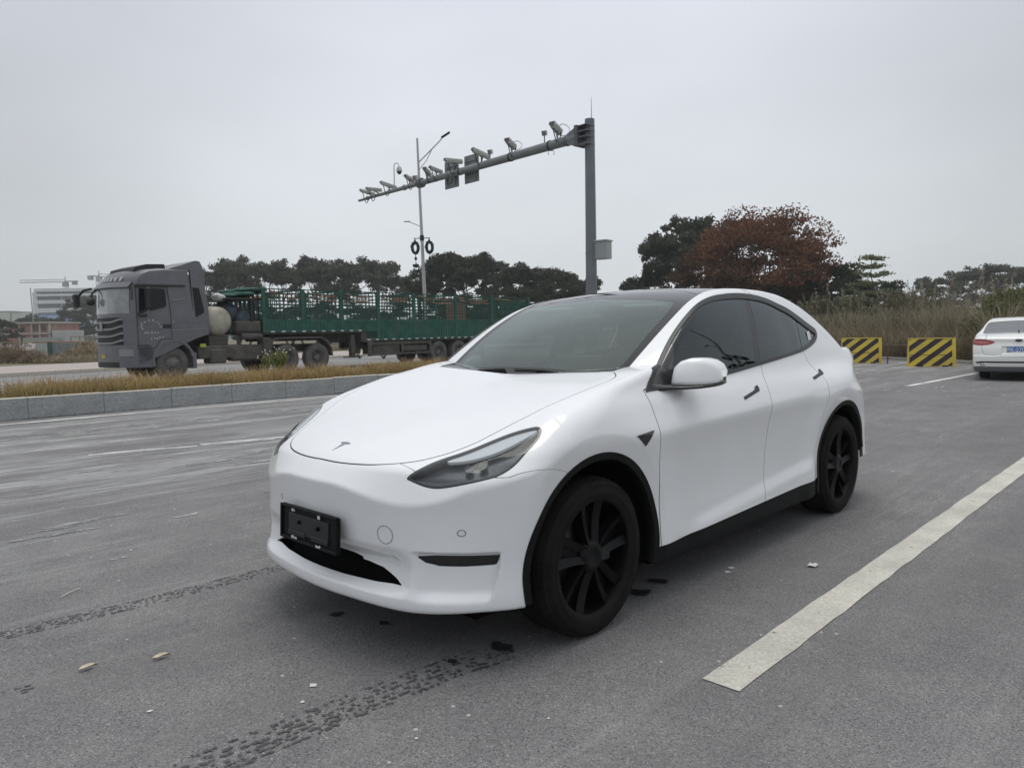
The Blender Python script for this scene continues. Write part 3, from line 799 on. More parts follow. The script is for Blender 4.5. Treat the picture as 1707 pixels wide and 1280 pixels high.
# ------------------------------------------------------------------ materials of the cars
M_white = mat('white_paint', (.80, .81, .82), .35, spec=.5, coat=.9, coatr=.075, dirt=(.72, .715, .69, .35), dscale=2.2)
M_blk = mat('black_trim', (.005, .0055, .006), .6, spec=.2, bump=.12, bscale=260)
M_gblk = mat('gloss_black', (.008, .008, .009), .08, spec=.5, coat=.6)
M_satin = mat('satin_black_trim', (.016, .017, .018), .35, spec=.4)
M_line = mat('panel_gap', (.10, .105, .11), .6)
M_void = mat('dark_cavity', (.004, .004, .0045), .9, spec=.1)
M_tyre = mat('tyre_rubber', (.008, .0078, .0078), .85, spec=.18, col2=(.013, .012, .0115), vscale=7, bump=.25, bscale=120, dirt=(.02, .019, .017, .4), dscale=6)
M_rim = mat('matt_black_rim', (.0045, .0045, .005), .42, spec=.2)
M_brake = mat('brake_steel', (.055, .055, .057), .45, metal=.8)
M_glass_f = glass('windscreen_glass', (.50, .58, .54), ior=1.62, refl=(.88, .97, .93))
M_glass_s = glass('tinted_side_glass', (.15, .165, .17), ior=1.38, refl=(.90, .98, 1.0))
M_frit = mat('frit_glass', (.006, .0065, .007), .03, spec=.5)
M_lens = glass('clear_lens', (.86, .88, .90), ior=1.45, double=False)
M_lampdark = mat('lamp_bezel', (.055, .058, .064), .28, spec=.6)
M_lampgrey = mat('lamp_inner_grey', (.12, .125, .13), .35, spec=.6)
M_chrome = mat('bright_trim', (.72, .73, .75), .12, metal=1.0)
M_drl = mat('light_guide', (.62, .63, .63), .35, spec=.6, coat=.5)
M_red = mat('red_lens', (.28, .008, .012), .10, coat=1)
M_seat = mat('black_seat', (.02, .02, .021), .55)
M_cabin = mat('cabin_dark', (.028, .028, .03), .7)
M_cream = mat('pillar_lining', (.50, .50, .47), .8)

# ------------------------------------------------------------------ the white hatchback
CAR_X, CAR_Y, CAR_YAW = -.301, 3.838, -2.3402
car = thing('parked_car', 'large white crossover car in the foreground with black wheels and no number plate', 'car', (CAR_X, CAR_Y, 0), CAR_YAW)
sk = Skin(body, (-4.02, -.036, .15), (.95, 1.06, 1.72), .012)
GAP = .0034
def shift(fn, d): return lambda P: fn(P)-d
DLOP = [(-.445, 1.052), (-.485, 1.088), (-.60, 1.17), (-.833, 1.327), (-1.056, 1.455), (-1.258, 1.53), (-1.534, 1.585), (-1.8, 1.60), (-2.124, 1.585), (-2.346, 1.540), (-2.579, 1.467), (-2.765, 1.385), (-2.822, 1.318), (-2.775, 1.264), (-2.643, 1.221), (-2.415, 1.182), (-2.042, 1.148), (-1.723, 1.121), (-1.268, 1.085), (-.807, 1.058)]
_dlo = on('side', csp(DLOP, 8, False))
YDL = Tab1([-4.1, -2.9, -2.80, -2.579, -2.346, -2.124, -1.8, -1.534, -1.258, -1.056, -.833, -.5, -.44, 1], [.80, .752, .745, .726, .706, .689, .681, .690, .712, .735, .768, .853, .872, .95], -4.1, 1.0, .02)
def dlo(P): return np.minimum(_dlo(P), (P[:, 1]-YDL(P[:, 0]))*.95)
HOOD = csp([(.800, 0), (.799, .08), (.793, .16), (.780, .24), (.760, .32), (.734, .385), (.701, .445), (.655, .507), (.60, .557), (.54, .600), (.47, .637), (.39, .667), (.3, .698), (.2, .73), (0, .765), (-.2, .778), (-.36, .765), (-.455, .69)], 8, False)
HOOD = np.concatenate([HOOD, [(-.462, .66), (-.45, .4), (-.435, 0), (-.435, -.3), (.800, -.3)]])
hood = on('top', HOOD)
GLZ = np.concatenate([[(-.43, -.3), (-.43, 0), (-.447, .4)], csp([(-.468, .668), (-.577, .672), (-.786, .678), (-1.0, .672), (-1.276, .645), (-1.605, .600), (-2.0, .575), (-2.5, .575), (-3.0, .585), (-3.4, .60), (-3.66, .60)], 6, False), [(-3.74, .4), (-3.77, 0), (-3.77, -.3)]])
glz = on('top', GLZ)
HLA = np.array([.702, .6017, .3811]); HLU = np.array([-.6508, .7593, 0.]); HLV = np.array([-.2893, -.248, .9245])
hlp = csp([(-.076, .372), (-.042, .4), (.014, .434), (.069, .459), (.13, .481), (.189, .506), (.26, .54), (.335, .572), (.405, .592), (.452, .597), (.467, .576), (.455, .534), (.41, .472), (.372, .423), (.339, .392), (.300, .368), (.252, .352), (.163, .333), (.064, .322), (.006, .331), (-.048, .353)], 6)
hl = on((HLU, HLV), hlp)
XC = (-.015, -2.90); ZC, RA = .347, .471
def arch(k, dr=0.0):
    return lambda P: (RA+dr)-np.sqrt((P[:, 0]-XC[k])**2+(np.maximum(P[:, 2], .20)-ZC)**2)
doorf = csp([(-.433, 1.06), (-.445, 1.002), (-.450, .93), (-.455, .864), (-.468, .746), (-.492, .531), (-.503, .26)], 6, False)
bline = csp([(-1.90, 1.60), (-1.835, 1.41), (-1.79, 1.26), (-1.755, 1.13), (-1.71, 1.01), (-1.675, .80), (-1.66, .6), (-1.645, .45), (-1.60, .26)], 5, False)
rline = csp([(-2.425, 1.22), (-2.47, 1.12), (-2.55, .99), (-2.53, .86), (-2.455, .72), (-2.40, .58), (-2.35, .42), (-2.31, .26)], 6, False)
fdoor = on('side', np.concatenate([doorf, bline[::-1], [(-1.9, 1.30), (-1.0, 1.2), (-.60, 1.10)]]))
rdoor = on('side', np.concatenate([bline, rline[::-1], [(-2.40, 1.30)]]))
def sill(P): return P[:, 2]-(.292+(-.445-P[:, 0])*.0205)
dx_ = lambda P: P[:, 0]+.48          # ahead of the front door line region
bA = lambda P: P[:, 0]-.703
def bB(P):
    x = P[:, 0]; d = np.minimum(x, .50)-.40
    return .803-np.where(d < 0, 1.05, 2.0)*d*d-P[:, 2]
XF = lambda P: P[:, 0]-.0
TRI = on('side', [(-.262, .866), (-.402, .877), (-.330, .812)])
FOG = on('front', [(.585, .468), (.70, .470), (.838, .470), (.826, .428), (.74, .424), (.655, .424), (.615, .438)])
GRL = on('front', np.array([(-.2, .405), (.13, .404), (.30, .398), (.39, .386), (.43, .370), (.515, .332), (.36, .324), (.18, .321), (-.2, .321)]))
TAILP = on('side', csp([(-3.42, .965), (-3.60, 1.00), (-3.90, 1.02), (-3.95, .95), (-3.75, .915), (-3.55, .925)], 4))
TG = lambda P: .60-P[:, 1]
TZ = lambda P: P[:, 2]-.60
XR = lambda P: P[:, 0]+3.55
XB = lambda P: -(P[:, 0]+3.36)

g = GAP
pan('bonnet', sk.cut([shift(hood, g)], lambda a: a, ((-.5, .85), (0, .85), (.7, 1.2))), M_white, car)
# front bumper
neg = lambda fn, d: (lambda P: fn(P)+d)
pan('front_bumper', sk.cut([neg(hood, g), neg(hl, g*.6), neg(arch(0), 0), shift(bA, g*.5), shift(bB, g*.5), XF, FOG, GRL],
    lambda h_, l_, a_, x_, z_, xf, fg, gr: ~h_ & ~l_ & ~a_ & (x_ | z_) & xf & ~fg & ~gr, ((0, 1), (0, 1.1), (0, 1.0))), M_white, car, depth=.03)
# front fenders
nx = lambda P: -(P[:, 0]+.475+.05*sstep(1.04, .98, P[:, 2]))
pan('front_fender', sk.cut([neg(hood, g), neg(hl, g*.6), arch(0), neg(bA, g*.5), neg(bB, g*.5), XF, neg(fdoor, g), neg(dlo, 0), glz, nx, TRI, sill],
    lambda h_, l_, a_, x_, z_, xf, d_, w_, gz, n_, t_, s_: ~h_ & ~l_ & ~a_ & ~((x_ | z_) & xf) & ~d_ & ~w_ & ~gz & ~n_ & ~t_ & s_, ((-.5, .75), (.3, 1.1), (.2, 1.2))), M_white, car, 'lr')
fd = pan('front_door', sk.cut([shift(fdoor, g), neg(dlo, 0), sill], lambda a, b, c: a & ~b & c, ((-2.0, -.4), (.5, 1.1), (.2, 1.6))), M_white, car, 'lr')
rd = pan('rear_door', sk.cut([shift(rdoor, g), neg(dlo, 0), sill, arch(1)], lambda a, b, c, d: a & ~b & c & ~d, ((-2.7, -1.5), (.5, 1.1), (.2, 1.6))), M_white, car, 'lr')
# body side: pillars, roof rails, quarters
hatch = lambda P: -(P[:, 0]+3.70)
pan('body_side', sk.cut([neg(fdoor, g), neg(rdoor, g), neg(dlo, 0), neg(glz, g), arch(1), nx, sill, shift(TAILP, 0), XB, TZ],
    lambda f_, r_, w_, gz, a_, n_, s_, tp, xb, tz: ~f_ & ~r_ & ~w_ & ~gz & ~a_ & n_ & s_ & ~tp & ~(xb & ~tz), ((-4.1, -.4), (0, 1.1), (.2, 1.8))), M_white, car)
pan('rear_bumper', sk.cut([shift(XB, g), neg(TZ, g), arch(1), sill], lambda a, b, c, s_: a & ~b & ~c & s_, ((-4.1, -3.2), (0, 1.1), (.15, .7))), M_white, car)
pan('tail_light', sk.cut([TAILP], lambda a: a, ((-4.1, -3.3), (0, 1.1), (.8, 1.1))), M_red, car, 'lr', off=.002)
# black wheel-arch lips and sills
for k in (0, 1):
    pan('wheel_arch_trim', sk.cut([arch(k), arch(k, -.031), lambda P: P[:, 2]-(np.where(P[:, 0] > 0, .262, .222) if k == 0 else .222+.20*(P[:, 0] < -3.1))], lambda a, b, c: a & ~b & c, ((XC[k]-.6, XC[k]+.6), (.3, 1.1), (.15, .9))), M_blk, car, 'lr', off=.005, depth=.06)
rk_ = lambda P: P[:, 2]-.205
pan('sill_trim', sk.cut([sill, rk_, arch(0), arch(1), lambda P: -.30-P[:, 0], lambda P: P[:, 0]+2.9], lambda s_, r_, a, b, c, d: ~s_ & r_ & ~a & ~b & c & d, ((-3.4, -.3), (.3, 1.1), (.15, .4))), M_blk, car, 'lr', off=-.010, depth=.05)
# glazing
wstop = lambda P: P[:, 0]-(-1.60+.55*P[:, 1]**2)
wsclear = on('top', csp([(-.50, -.3), (-.50, 0), (-.515, .4), (-.548, .590), (-.62, .628), (-.80, .628), (-1.0, .615), (-1.17, .585), (-1.215, .53), (-1.228, .2), (-1.228, -.3)], 5))
pan('windscreen', sk.cut([shift(glz, .004), wstop, wsclear], lambda a, b, c: a & b & c, ((-1.7, -.4), (0, .75), (1, 1.7))), M_glass_f, car, off=-.004, depth=0)
pan('windscreen_border', sk.cut([shift(glz, .004), shift(wstop, .002), wsclear], lambda a, b, c: a & b & ~c, ((-1.7, -.4), (0, .75), (1, 1.7))), M_frit, car, off=-.004)
rg = lambda P: P[:, 0]+2.78
pan('roof_glass', sk.cut([shift(glz, .006), neg(wstop, .004), shift(rg, .003)], lambda a, b, c: a & ~b & c, ((-2.9, -1.2), (0, .75), (1, 1.7))), M_frit, car, off=-.003)
pan('rear_window', sk.cut([shift(glz, .006), neg(rg, .003)], lambda a, b: a & ~b, ((-3.9, -2.7), (0, .75), (1, 1.7))), M_frit, car, off=-.003)
# side windows: black surround, three panes each side
surround = sk.cut([dlo, shift(dlo, .020)], lambda a, b: a & ~b, ((-3, -.4), (.5, 1.1), (1, 1.7)))
pan('window_surround', surround, M_satin, car, 'lr', off=.0045, depth=.02)
ylow = on('side', [(-.40, 1.0), (-.80, 1.30), (-.835, 1.30), (-.665, 1.0)])
bl = lambda off: on('side', np.concatenate([bline+[off, 0], [(-1.4, .26), (-.2, 1.0), (-.2, 1.7)]]))
bq = bl(0); bq2 = bl(.062)
cl = on('side', [(-2.545, 1.50), (-2.425, 1.15), (-1.2, 1.0), (-1.2, 1.7)])
wt = shift(dlo, .0185)
wa = pan('window', sk.cut([wt, ylow, shift(bq2, 0)], lambda a, y, b: a & ~y & b, ((-2.0, -.5), (.5, 1.1), (1, 1.7))), M_glass_s, None, 'lr', off=-.004, depth=0)
wb = pan('window', sk.cut([wt, neg(bq, .003), shift(cl, .004)], lambda a, b, c: a & ~b & c, ((-2.7, -1.5), (.5, 1.1), (1, 1.7))), M_glass_s, None, 'lr', off=-.004, depth=0)
for w_, d_ in ((wa, fd), (wb, rd)):
    for a_, b_ in zip(w_, d_): a_.parent = b_
pan('quarter_window', sk.cut([wt, neg(cl, .004)], lambda a, b: a & ~b, ((-3.0, -2.3), (.5, 1.1), (1, 1.7))), M_glass_s, car, 'lr', off=-.004, depth=0)
pan('pillar_panel', sk.cut([wt, bq, shift(bq2, .002)], lambda a, b, c: a & b & ~c, ((-2.1, -1.4), (.5, 1.1), (1, 1.7))), M_frit, car, 'lr', off=-.004)
pan('mirror_sail', sk.cut([wt, ylow], lambda a, b: a & b, ((-1.0, -.4), (.5, 1.1), (1, 1.4))), M_gblk, car, 'lr', off=-.003)
# repeater camera on the fender
pan('side_camera', sk.cut([TRI], lambda a: a, ((-.5, -.2), (.8, 1.1), (.75, .95))), M_gblk, car, 'lr', off=.004, depth=.02)
# fog slot and lower grille cavities
pan('bumper_slot', sk.cut([FOG], lambda a: a, ((.3, 1), (.4, 1), (.35, .5))), M_gblk, car, 'lr', off=-.016, depth=.0)
pan('lower_grille', sk.cut([GRL], lambda a: a, ((.5, 1), (0, .7), (.25, .5))), M_void, car, off=-.055, depth=.0)
# headlamps: bezel, guide strip, clear lens, dark outline
bez = sk.cut([hl, shift(hl, .0085)], lambda a, b: a & ~b, ((.1, .85), (.3, 1.0), (.6, 1.0)))
hb = pan('headlight', bez, M_gblk, car, 'lr', off=-.0015, depth=.05)
ln = pan('lens', sk.cut([shift(hl, .006)], lambda a: a, ((.1, .85), (.3, 1.0), (.6, 1.0))), M_lens, None, 'lr', off=-.002, depth=0)
drlp = on((HLU, HLV), csp([(.085, .452), (.12, .446), (.193, .454), (.289, .486), (.381, .537), (.452, .592), (.440, .640), (.335, .62), (.261, .59), (.195, .54), (.13, .50)], 6))
low = on((HLU, HLV), [(-.09, .372), (-.03, .362), (.03, .351), (.09, .349), (.16, .356), (.25, .372), (.32, .390), (.40, .41), (.40, .30), (-.09, .30)])
inn = pan('reflector', sk.cut([shift(hl, .004), drlp, low], lambda a, b, c: a & ~b & ~c, ((.1, .85), (.3, 1.0), (.6, 1.0))), M_lampdark, None, 'lr', off=-.042, depth=0)
dr = pan('light_strip', sk.cut([shift(hl, .008), drlp], lambda a, b: a & b, ((.1, .85), (.3, 1.0), (.6, 1.0))), M_drl, None, 'lr', off=-.008, depth=.015)
lw = pan('lower_strip', sk.cut([shift(hl, .008), low], lambda a, b: a & b, ((.1, .85), (.3, 1.0), (.6, 1.0))), M_lampgrey, None, 'lr', off=-.022, depth=0)
bw = pan('lamp_bowl', sk.cut([shift(hl, -.025)], lambda a: a, ((.0, .9), (.25, 1.0), (.6, 1.1))), M_lampdark, None, 'lr', off=-.062, depth=0)
for grp in (ln, inn, dr, lw, bw):
    for a_, b_ in zip(grp, hb): a_.parent = b_
def surf_pt(u_, v_, dep):
    """point on the lamp at bezel coordinates (u, v), sunk by dep"""
    base_ = HLU*u_+HLV*v_/ (HLV@HLV); t_ = np.arange(-.2, 1.6, .002); P = base_+t_[:, None]*HLA
    v = body(P[:, 0], P[:, 1], P[:, 2]); k = np.where((v[:-1] < 0) & (v[1:] >= 0))[0][-1]; return P[k]-HLA*dep
for k, hbk in enumerate(hb):
    sg = (1, -1)[k]
    for (u_, v_) in ((.175, .402), (.232, .415)):
        p_ = surf_pt(u_, v_, .035); e_ = p_+HLA*.022; S = Vector((1, sg, 1))
        q = MB(); q.cyl(Vector(p_)*S, Vector(e_)*S, .019, .017, 20); q.build('projector', M_lampdark, hbk)
# black inner shell that closes the gaps
sh = sk.cut([arch(0, -.026), arch(1, -.026), neg(dlo, -.0), neg(glz, 0), GRL, FOG, lambda P: hl(P), lambda P: P[:, 2]-.34, lambda P: P[:, 0]+3.2], lambda a, b, c, d, e, f_, h_, zz_, xx_: ~a & ~b & ~c & ~d & ~e & ~f_ & ~h_ & (zz_ | xx_))
V_, T_, N_ = sh; V_ = V_-N_*.017
V_, T_, N_ = both(V_, T_, N_); link('inner_shell', mesh('inner_shell', V_, T_, M_void, normals=N_), car)
# ---- wheels
def tyre_profile(r0, r1, w, shoulder=.028):
    return [(r0, -w*.42), (r0+.012, -w*.47), ((r0+r1)/2, -w*.5), (r1-shoulder, -w*.47), (r1-.008, -w*.40), (r1, -w*.33), (r1, w*.33), (r1-.008, w*.40), (r1-shoulder, w*.47), ((r0+r1)/2+.01, w*.5), (r0+.014, w*.475), (r0+.004, w*.455), (r0, w*.42)]
def make_wheel(parent, x, y, side, rot=0.0):
    w = link('wheel', None, parent) if False else None
    MT = Matrix.Translation((x, y, .352)) @ Matrix.Rotation(rot, 4, 'Z') @ Matrix.Scale(side, 4, (0, 1, 0))
    q = MB()
    # barrel and cover disc
    q.lathe([(.252, -.10), (.264, .090), (.272, .108), (.270, .116), (.264, .114), (.258, .104), (.252, .070), (.246, -.08)], 64)
    rim = q
    hub = MB()
    # cover: five twin-blade spokes round a wide hub
    for k in range(5):
        a0 = 2*math.pi*k/5+.30; ca, sa = math.cos(a0), math.sin(a0)
        def L2(r_, o, h_): return (r_*ca-o*sa, h_, r_*sa+o*ca)
        for sgn in (-1, 1):
            # straight flat blade: root (inner, outer offset) to tip, faceted with a proud outer edge
            V = []; F = []
            for t in np.linspace(0, 1, 5):
                r_ = .050+.208*t; i_ = (.004+.034*t)*sgn; o_ = (.033+.047*t)*sgn; hh = .094-.012*math.sin(math.pi*t)
                V += [L2(r_, i_, hh-.040), L2(r_, i_, hh-.010), L2(r_, i_+(o_-i_)*.78, hh), L2(r_, o_, hh+.004), L2(r_, o_+.003*sgn, hh-.040)]
            for i in range(4):
                for j in range(4):
                    f = (i*5+j, (i+1)*5+j, (i+1)*5+j+1, i*5+j+1); F.append(f if sgn > 0 else f[::-1])
            F.append((20, 21, 22, 23, 24)); rim.add(V, F)
        V = []
        for t in np.linspace(0, 1, 4):
            r_ = .05+.205*t; V += [L2(r_, -(.004+.034*t), .068-.030*t), L2(r_, .004+.034*t, .068-.030*t)]
        rim.add(V, [(2*i, 2*i+1, 2*i+3, 2*i+2) for i in range(3)])
    rim.lathe([(.0, .096), (.03, .096), (.036, .100), (.058, .098), (.072, .088), (.078, .062), (.078, .02)], 40)
    ty = MB(); ty.lathe(tyre_profile(.250, .352, .245), 72)
    # sidewall rings and tread blocks
    ty.lathe([(.283, .1205), (.2845, .1235), (.286, .1215)], 72)
    ty.lathe([(.322, .1195), (.3235, .122), (.325, .119)], 72)
    nb = 66
    for k in range(nb):
        t = 2*math.pi*k/nb
        for (ya, yb, sk_) in ((-.098, -.062, .3), (-.056, -.022, 0), (-.017, .017, 0), (.022, .056, 0), (.062, .104, -.3)):
            dt = 2*math.pi/nb*.40
            V = []
            for (yy, o) in ((ya, 0), (yb, sk_*dt)):
                drop = .010*max(0, (abs(yy)-.075)/.03)
                for s_ in (-1, 1):
                    an = t+s_*dt+o; rr = .3555-drop; V.append((rr*math.cos(an), yy, rr*math.sin(an)))
            # short skirts give the blocks depth
            b_ = [(v[0]*.975, v[1], v[2]*.975) for v in V]
            ty.add(V+b_, [(0, 1, 3, 2), (0, 4, 5, 1), (2, 3, 7, 6), (1, 5, 7, 3), (0, 2, 6, 4)])
    back = MB(); back.lathe([(0, -.02), (.15, -.02), (.165, -.005), (.165, .012), (.06, .014), (.0, .014)], 48)
    cal = MB()
    for k in range(3):
        pass
    cal.box((-.205, -.03, -.07), (-.125, .04, .07), .012)
    obs = []
    wroot = link('wheel', mesh('wheel_disc', [v for v in back.V], back.F, M_brake), parent)
    wroot.data.polygons.foreach_set('use_smooth', [True]*len(wroot.data.polygons))
    wroot.matrix_local = MT
    for nm, b_, m_ in (('rim', rim, M_rim), ('tyre', ty, M_tyre), ('brake_caliper', cal, M_lampdark)): b_.build(nm, m_, wroot)
    return wroot
for (x_, st) in ((0, 0), (-2.89, 0)):
    for sd_ in (1, -1): make_wheel(car, x_, .8075*sd_, sd_, 0)
# wheel wells
for k in (0, 1):
    for sd_ in (1, -1):
        V = []; F = []; n = 28
        for i in range(n+1):
            t = math.pi*((-.06, -.12)[k]+(1.16, 1.10)[k]*i/n); r_ = .452; xw, zw = XC[k]+r_*math.cos(t), ZC+r_*math.sin(t)
            yo = min(.915, float(W(np.array([xw]), np.array([max(zw, .3)]))[0])-.03, .915 if xw < .2 else .885)
            V += [(xw, .46*sd_, zw), (xw, yo*sd_, zw)]
        for i in range(n): F.append((2*i, 2*i+1, 2*i+3, 2*i+2) if sd_ < 0 else (2*i, 2*i+2, 2*i+3, 2*i+1))
        b0 = len(V); V.append((XC[k], .46*sd_, ZC)); F += [(b0, 2*i, 2*i+2) for i in range(n)]
        link('wheel_well', mesh('wheel_well', V, F, M_void), car)
q = MB(); q.box((-3.7, -.72, .17), (.55, .72, .24), .02); q.box((-2.45, -.80, .16), (-.45, .80, .22), .02)
q.cyl((0, -.7, .352), (0, .7, .352), .05); q.cyl((-2.89, -.7, .352), (-2.89, .7, .352), .06)
q.build('underbody', M_void, car)
# ---- door handles: flush black-edged levers
def side_y(x, z): return float(W(np.array([x]), np.array([z]))[0])
for (dr_, xz0, xz1) in ((fd, (-1.372, .950), (-1.592, .990)), (rd, (-2.385, 1.003), (-2.600, 1.036))):
    for k, sg in enumerate((1, -1)):
        d = np.array(xz1)-np.array(xz0); L_ = np.linalg.norm(d); d /= L_; nrm = np.array([d[1], -d[0]])*-1
        nrm = np.array([-d[1], d[0]]); nrm = nrm if nrm[1] > 0 else -nrm
        out = [(0, -.008), (.0, .009), (.64, .009), (.74, .012), (.80, .022), (.99, .024), (1.0, .0), (.93, -.010), (.75, -.009)]
        pts = [np.array(xz0)+d*L_*a+nrm*b for a, b in out]
        V = []
        for dep in (.0025, -.012):
            for p_ in pts: V.append((p_[0], sg*(side_y(*p_)+dep), p_[1]))
        n = len(pts); F = [(i, (i+1) % n, n+(i+1) % n, n+i) for i in range(n)]
        tri = tessellate_polygon([[Vector((p_[0], p_[1], 0)) for p_ in pts]]); F += [t if sg < 0 else t for t in tri]
        o = link('handle', mesh('handle', V, F, M_satin), dr_[k])
        # raised body-coloured shelf above the lever
# ---- mirrors
for sg in (1, -1):
    a = MB()
    # shell: rounded housing swept from inner edge to the outer tip
    rows_ = []
    prof = [(.884, .10, 1.070, 1.140, -.690), (.890, .13, 1.067, 1.170, -.678), (.912, .152, 1.065, 1.194, -.680), (.950, .168, 1.064, 1.206, -.694), (.99, .166, 1.064, 1.204, -.720), (1.02, .152, 1.066, 1.194, -.752), (1.045, .128, 1.070, 1.174, -.790), (1.063, .09, 1.077, 1.144, -.832), (1.072, .03, 1.092, 1.108, -.875)]
    V = []; F = []; n = 20
    for (yy, dpt, z0, z1, xf) in prof:
        for k in range(n):
            t = 2*math.pi*k/n; c, s_ = math.cos(t), math.sin(t)
            # super-ellipse section, flat bottom
            cx = xf-dpt*.5; ex = math.copysign(abs(c)**.44, c)*dpt*.5; ez = math.copysign(abs(s_)**.44, s_)*(z1-z0)*.5
            zz = (z0+z1)/2+ez; zz = max(zz, z0+.004)
            V.append((cx+ex-(.05*(zz-z0)/.14)+.02, yy*sg, zz))
    for i in range(len(prof)-1):
        for k in range(n):
            j = (k+1) % n; f = (i*n+k, i*n+j, (i+1)*n+j, (i+1)*n+k); F.append(f if sg < 0 else f[::-1])
    V.append((prof[0][4]-.05, (prof[0][0]-.004)*sg, 1.085)); F += [((k+1) % n, k, len(V)-1) if sg < 0 else (k, (k+1) % n, len(V)-1) for k in range(n)]
    V.append((prof[-1][4]-.01, (prof[-1][0]+.003)*sg, 1.08)); b0 = (len(prof)-1)*n; F += [(b0+k, b0+(k+1) % n, len(V)-1) for k in range(n)]
    mroot = link('wing_mirror', mesh('wing_mirror', V, F, M_white, smooth=True), car)
    # black foot and underside blade
    q = MB()
    sec = [(.855, -.47, .12, 1.040, 1.082), (.880, -.55, .17, 1.043, 1.074), (.91, -.640, .20, 1.046, 1.069), (.96, -.680, .19, 1.048, 1.068), (1.01, -.722, .17, 1.052, 1.069), (1.05, -.78, .12, 1.059, 1.075), (1.075, -.85, .05, 1.074, 1.086)]
    V = []; F = []; n = 10
    for (yy, xf, dp, z0, z1) in sec:
        for (u_, w_) in ((0, .5), (.04, .9), (.2, 1), (.8, 1), (.96, .9), (1, .5), (.94, .15), (.75, 0), (.25, 0), (.06, .15)):
            V.append((xf+.012-dp*u_, yy*sg, z0+(z1-z0)*w_))
    for i in range(len(sec)-1):
        for k in range(n):
            j = (k+1) % n; f = (i*n+k, i*n+j, (i+1)*n+j, (i+1)*n+k); F.append(f if sg > 0 else f[::-1])
    F.append(tuple(range(n))); F.append(tuple(range((len(sec)-1)*n, len(sec)*n)))
    q.add(V, F, None, True); q.build('mirror_base', M_gblk, mroot)
    if sg < 0: mroot.location = (-.22, .0, -.015)      # far mirror sits folded back
    q = MB(); q.box((-.885, .90*sg if sg > 0 else 1.02*sg, 1.085), (-.875, 1.02*sg if sg > 0 else .90*sg, 1.17), .002); q.build('mirror_glass', M_chrome, mroot)
# ---- number-plate holder (no plate), emblem, sensors
def front_x(y, z):
    x = np.arange(1.0, .3, -.002); v = body(x, np.full_like(x, y), np.full_like(x, z)); i = int(np.argmax(v < 0)); return float(x[i]+.002*(-v[i])/max(v[i-1]-v[i], 1e-9))
pc = Vector((.880, .012, .512))
hold = link('plate_holder', None, car) if False else None
q = MB(); W2, H2 = .236, .079
q.box((-.010, -W2, -H2), (.004, W2, H2), .006)
for (a_, b_) in (((.004, -W2, H2-.014), (.014, W2, H2)), ((.004, -W2, -H2), (.014, W2, -H2+.014)), ((.004, -W2, -H2), (.014, -W2+.014, H2)), ((.004, W2-.014, -H2), (.014, W2, H2))): q.box(a_, b_, .004)
MP = Matrix.Translation(pc) @ Matrix.Rotation(R(-3), 4, 'Y')
ph = q.build('plate_holder', M_satin if False else M_blk, car); ph.matrix_local = MP
q = MB(); q.box((.004, -.165, -.045), (.009, .165, .045), .003); q.box((.009, -.165, -.052), (.013, -.02, -.030), .003); q.box((.009, .03, -.052), (.013, .165, -.030), .003); q.build('holder_rib', M_satin, ph)
for (yy, zz, r_) in ((-.07, .012, .010), (.085, .008, .011)):
    q = MB(); q.cyl((.008, yy, zz), (.016, yy, zz), r_, r_*.8, 10); q.build('holder_boss', M_void, ph)
M_ink = mat('pale_print', (.62, .63, .63), .6)
q = MB()
for (y0, z0, w_, h_) in ((-.130, .056, .007, .011), (-.119, .056, .006, .011), (-.108, .056, .003, .009), (.088, .053, .009, .015), (.099, .053, .006, .015),
                         (-.130, -.066, .008, .012), (-.119, -.066, .006, .012), (-.110, -.066, .003, .010), (-.100, -.066, .014, .009), (.075, -.072, .005, .010), (.082, -.072, .018, .008), (.103, -.072, .007, .012)):
    q.box((.0125, y0, z0), (.0148, y0+w_, z0+h_))
q.build('holder_marking', M_ink, ph)['kind'] = 'stuff'
# T-shaped emblem on the bonnet nose
def hood_pt(x, y, lift=.0015):
    z = float(max(Htop(np.array([x]), np.array([abs(y)]))[0], 0)); return (x, y, z+lift)
def flat_mark(name, polys, m, parent, lift=.002):
    V = []; F = []
    for poly in polys:
        b0 = len(V); n = len(poly)
        V += [hood_pt(*p_, lift) for p_ in poly]+[hood_pt(*p_, -.001) for p_ in poly]
        F += [(b0+i, b0+(i+1) % n, b0+n+(i+1) % n, b0+n+i) for i in range(n)]
        F += [tuple(b0+i for i in t) for t in tessellate_polygon([[Vector((p_[0], p_[1], 0)) for p_ in poly]])]
    return link(name, mesh(name, V, F, m), parent)
def arc(x0, k, w, n=9): return [(x0-k*(y/w)**2, y) for y in np.linspace(-w, w, n)]
ex = .748
bar = arc(ex, .007, .036); bar += arc(ex-.0055, .0075, .034)[::-1]
stem = [(ex-.0085, -.026), (ex-.0075, -.012), (ex-.012, 0), (ex-.0075, .012), (ex-.0085, .026), (ex-.0155, .025), (ex-.0165, .012), (ex-.082, 0), (ex-.0165, -.012), (ex-.0155, -.025)]
stem = [(2*ex-.086-p_[0], p_[1]) for p_ in stem]; bar = [(2*ex-.086-p_[0], p_[1]) for p_ in bar]
M_emb = mat('emblem_grey', (.30, .31, .32), .25, metal=.8)
flat_mark('emblem', [bar, stem], M_emb, car)
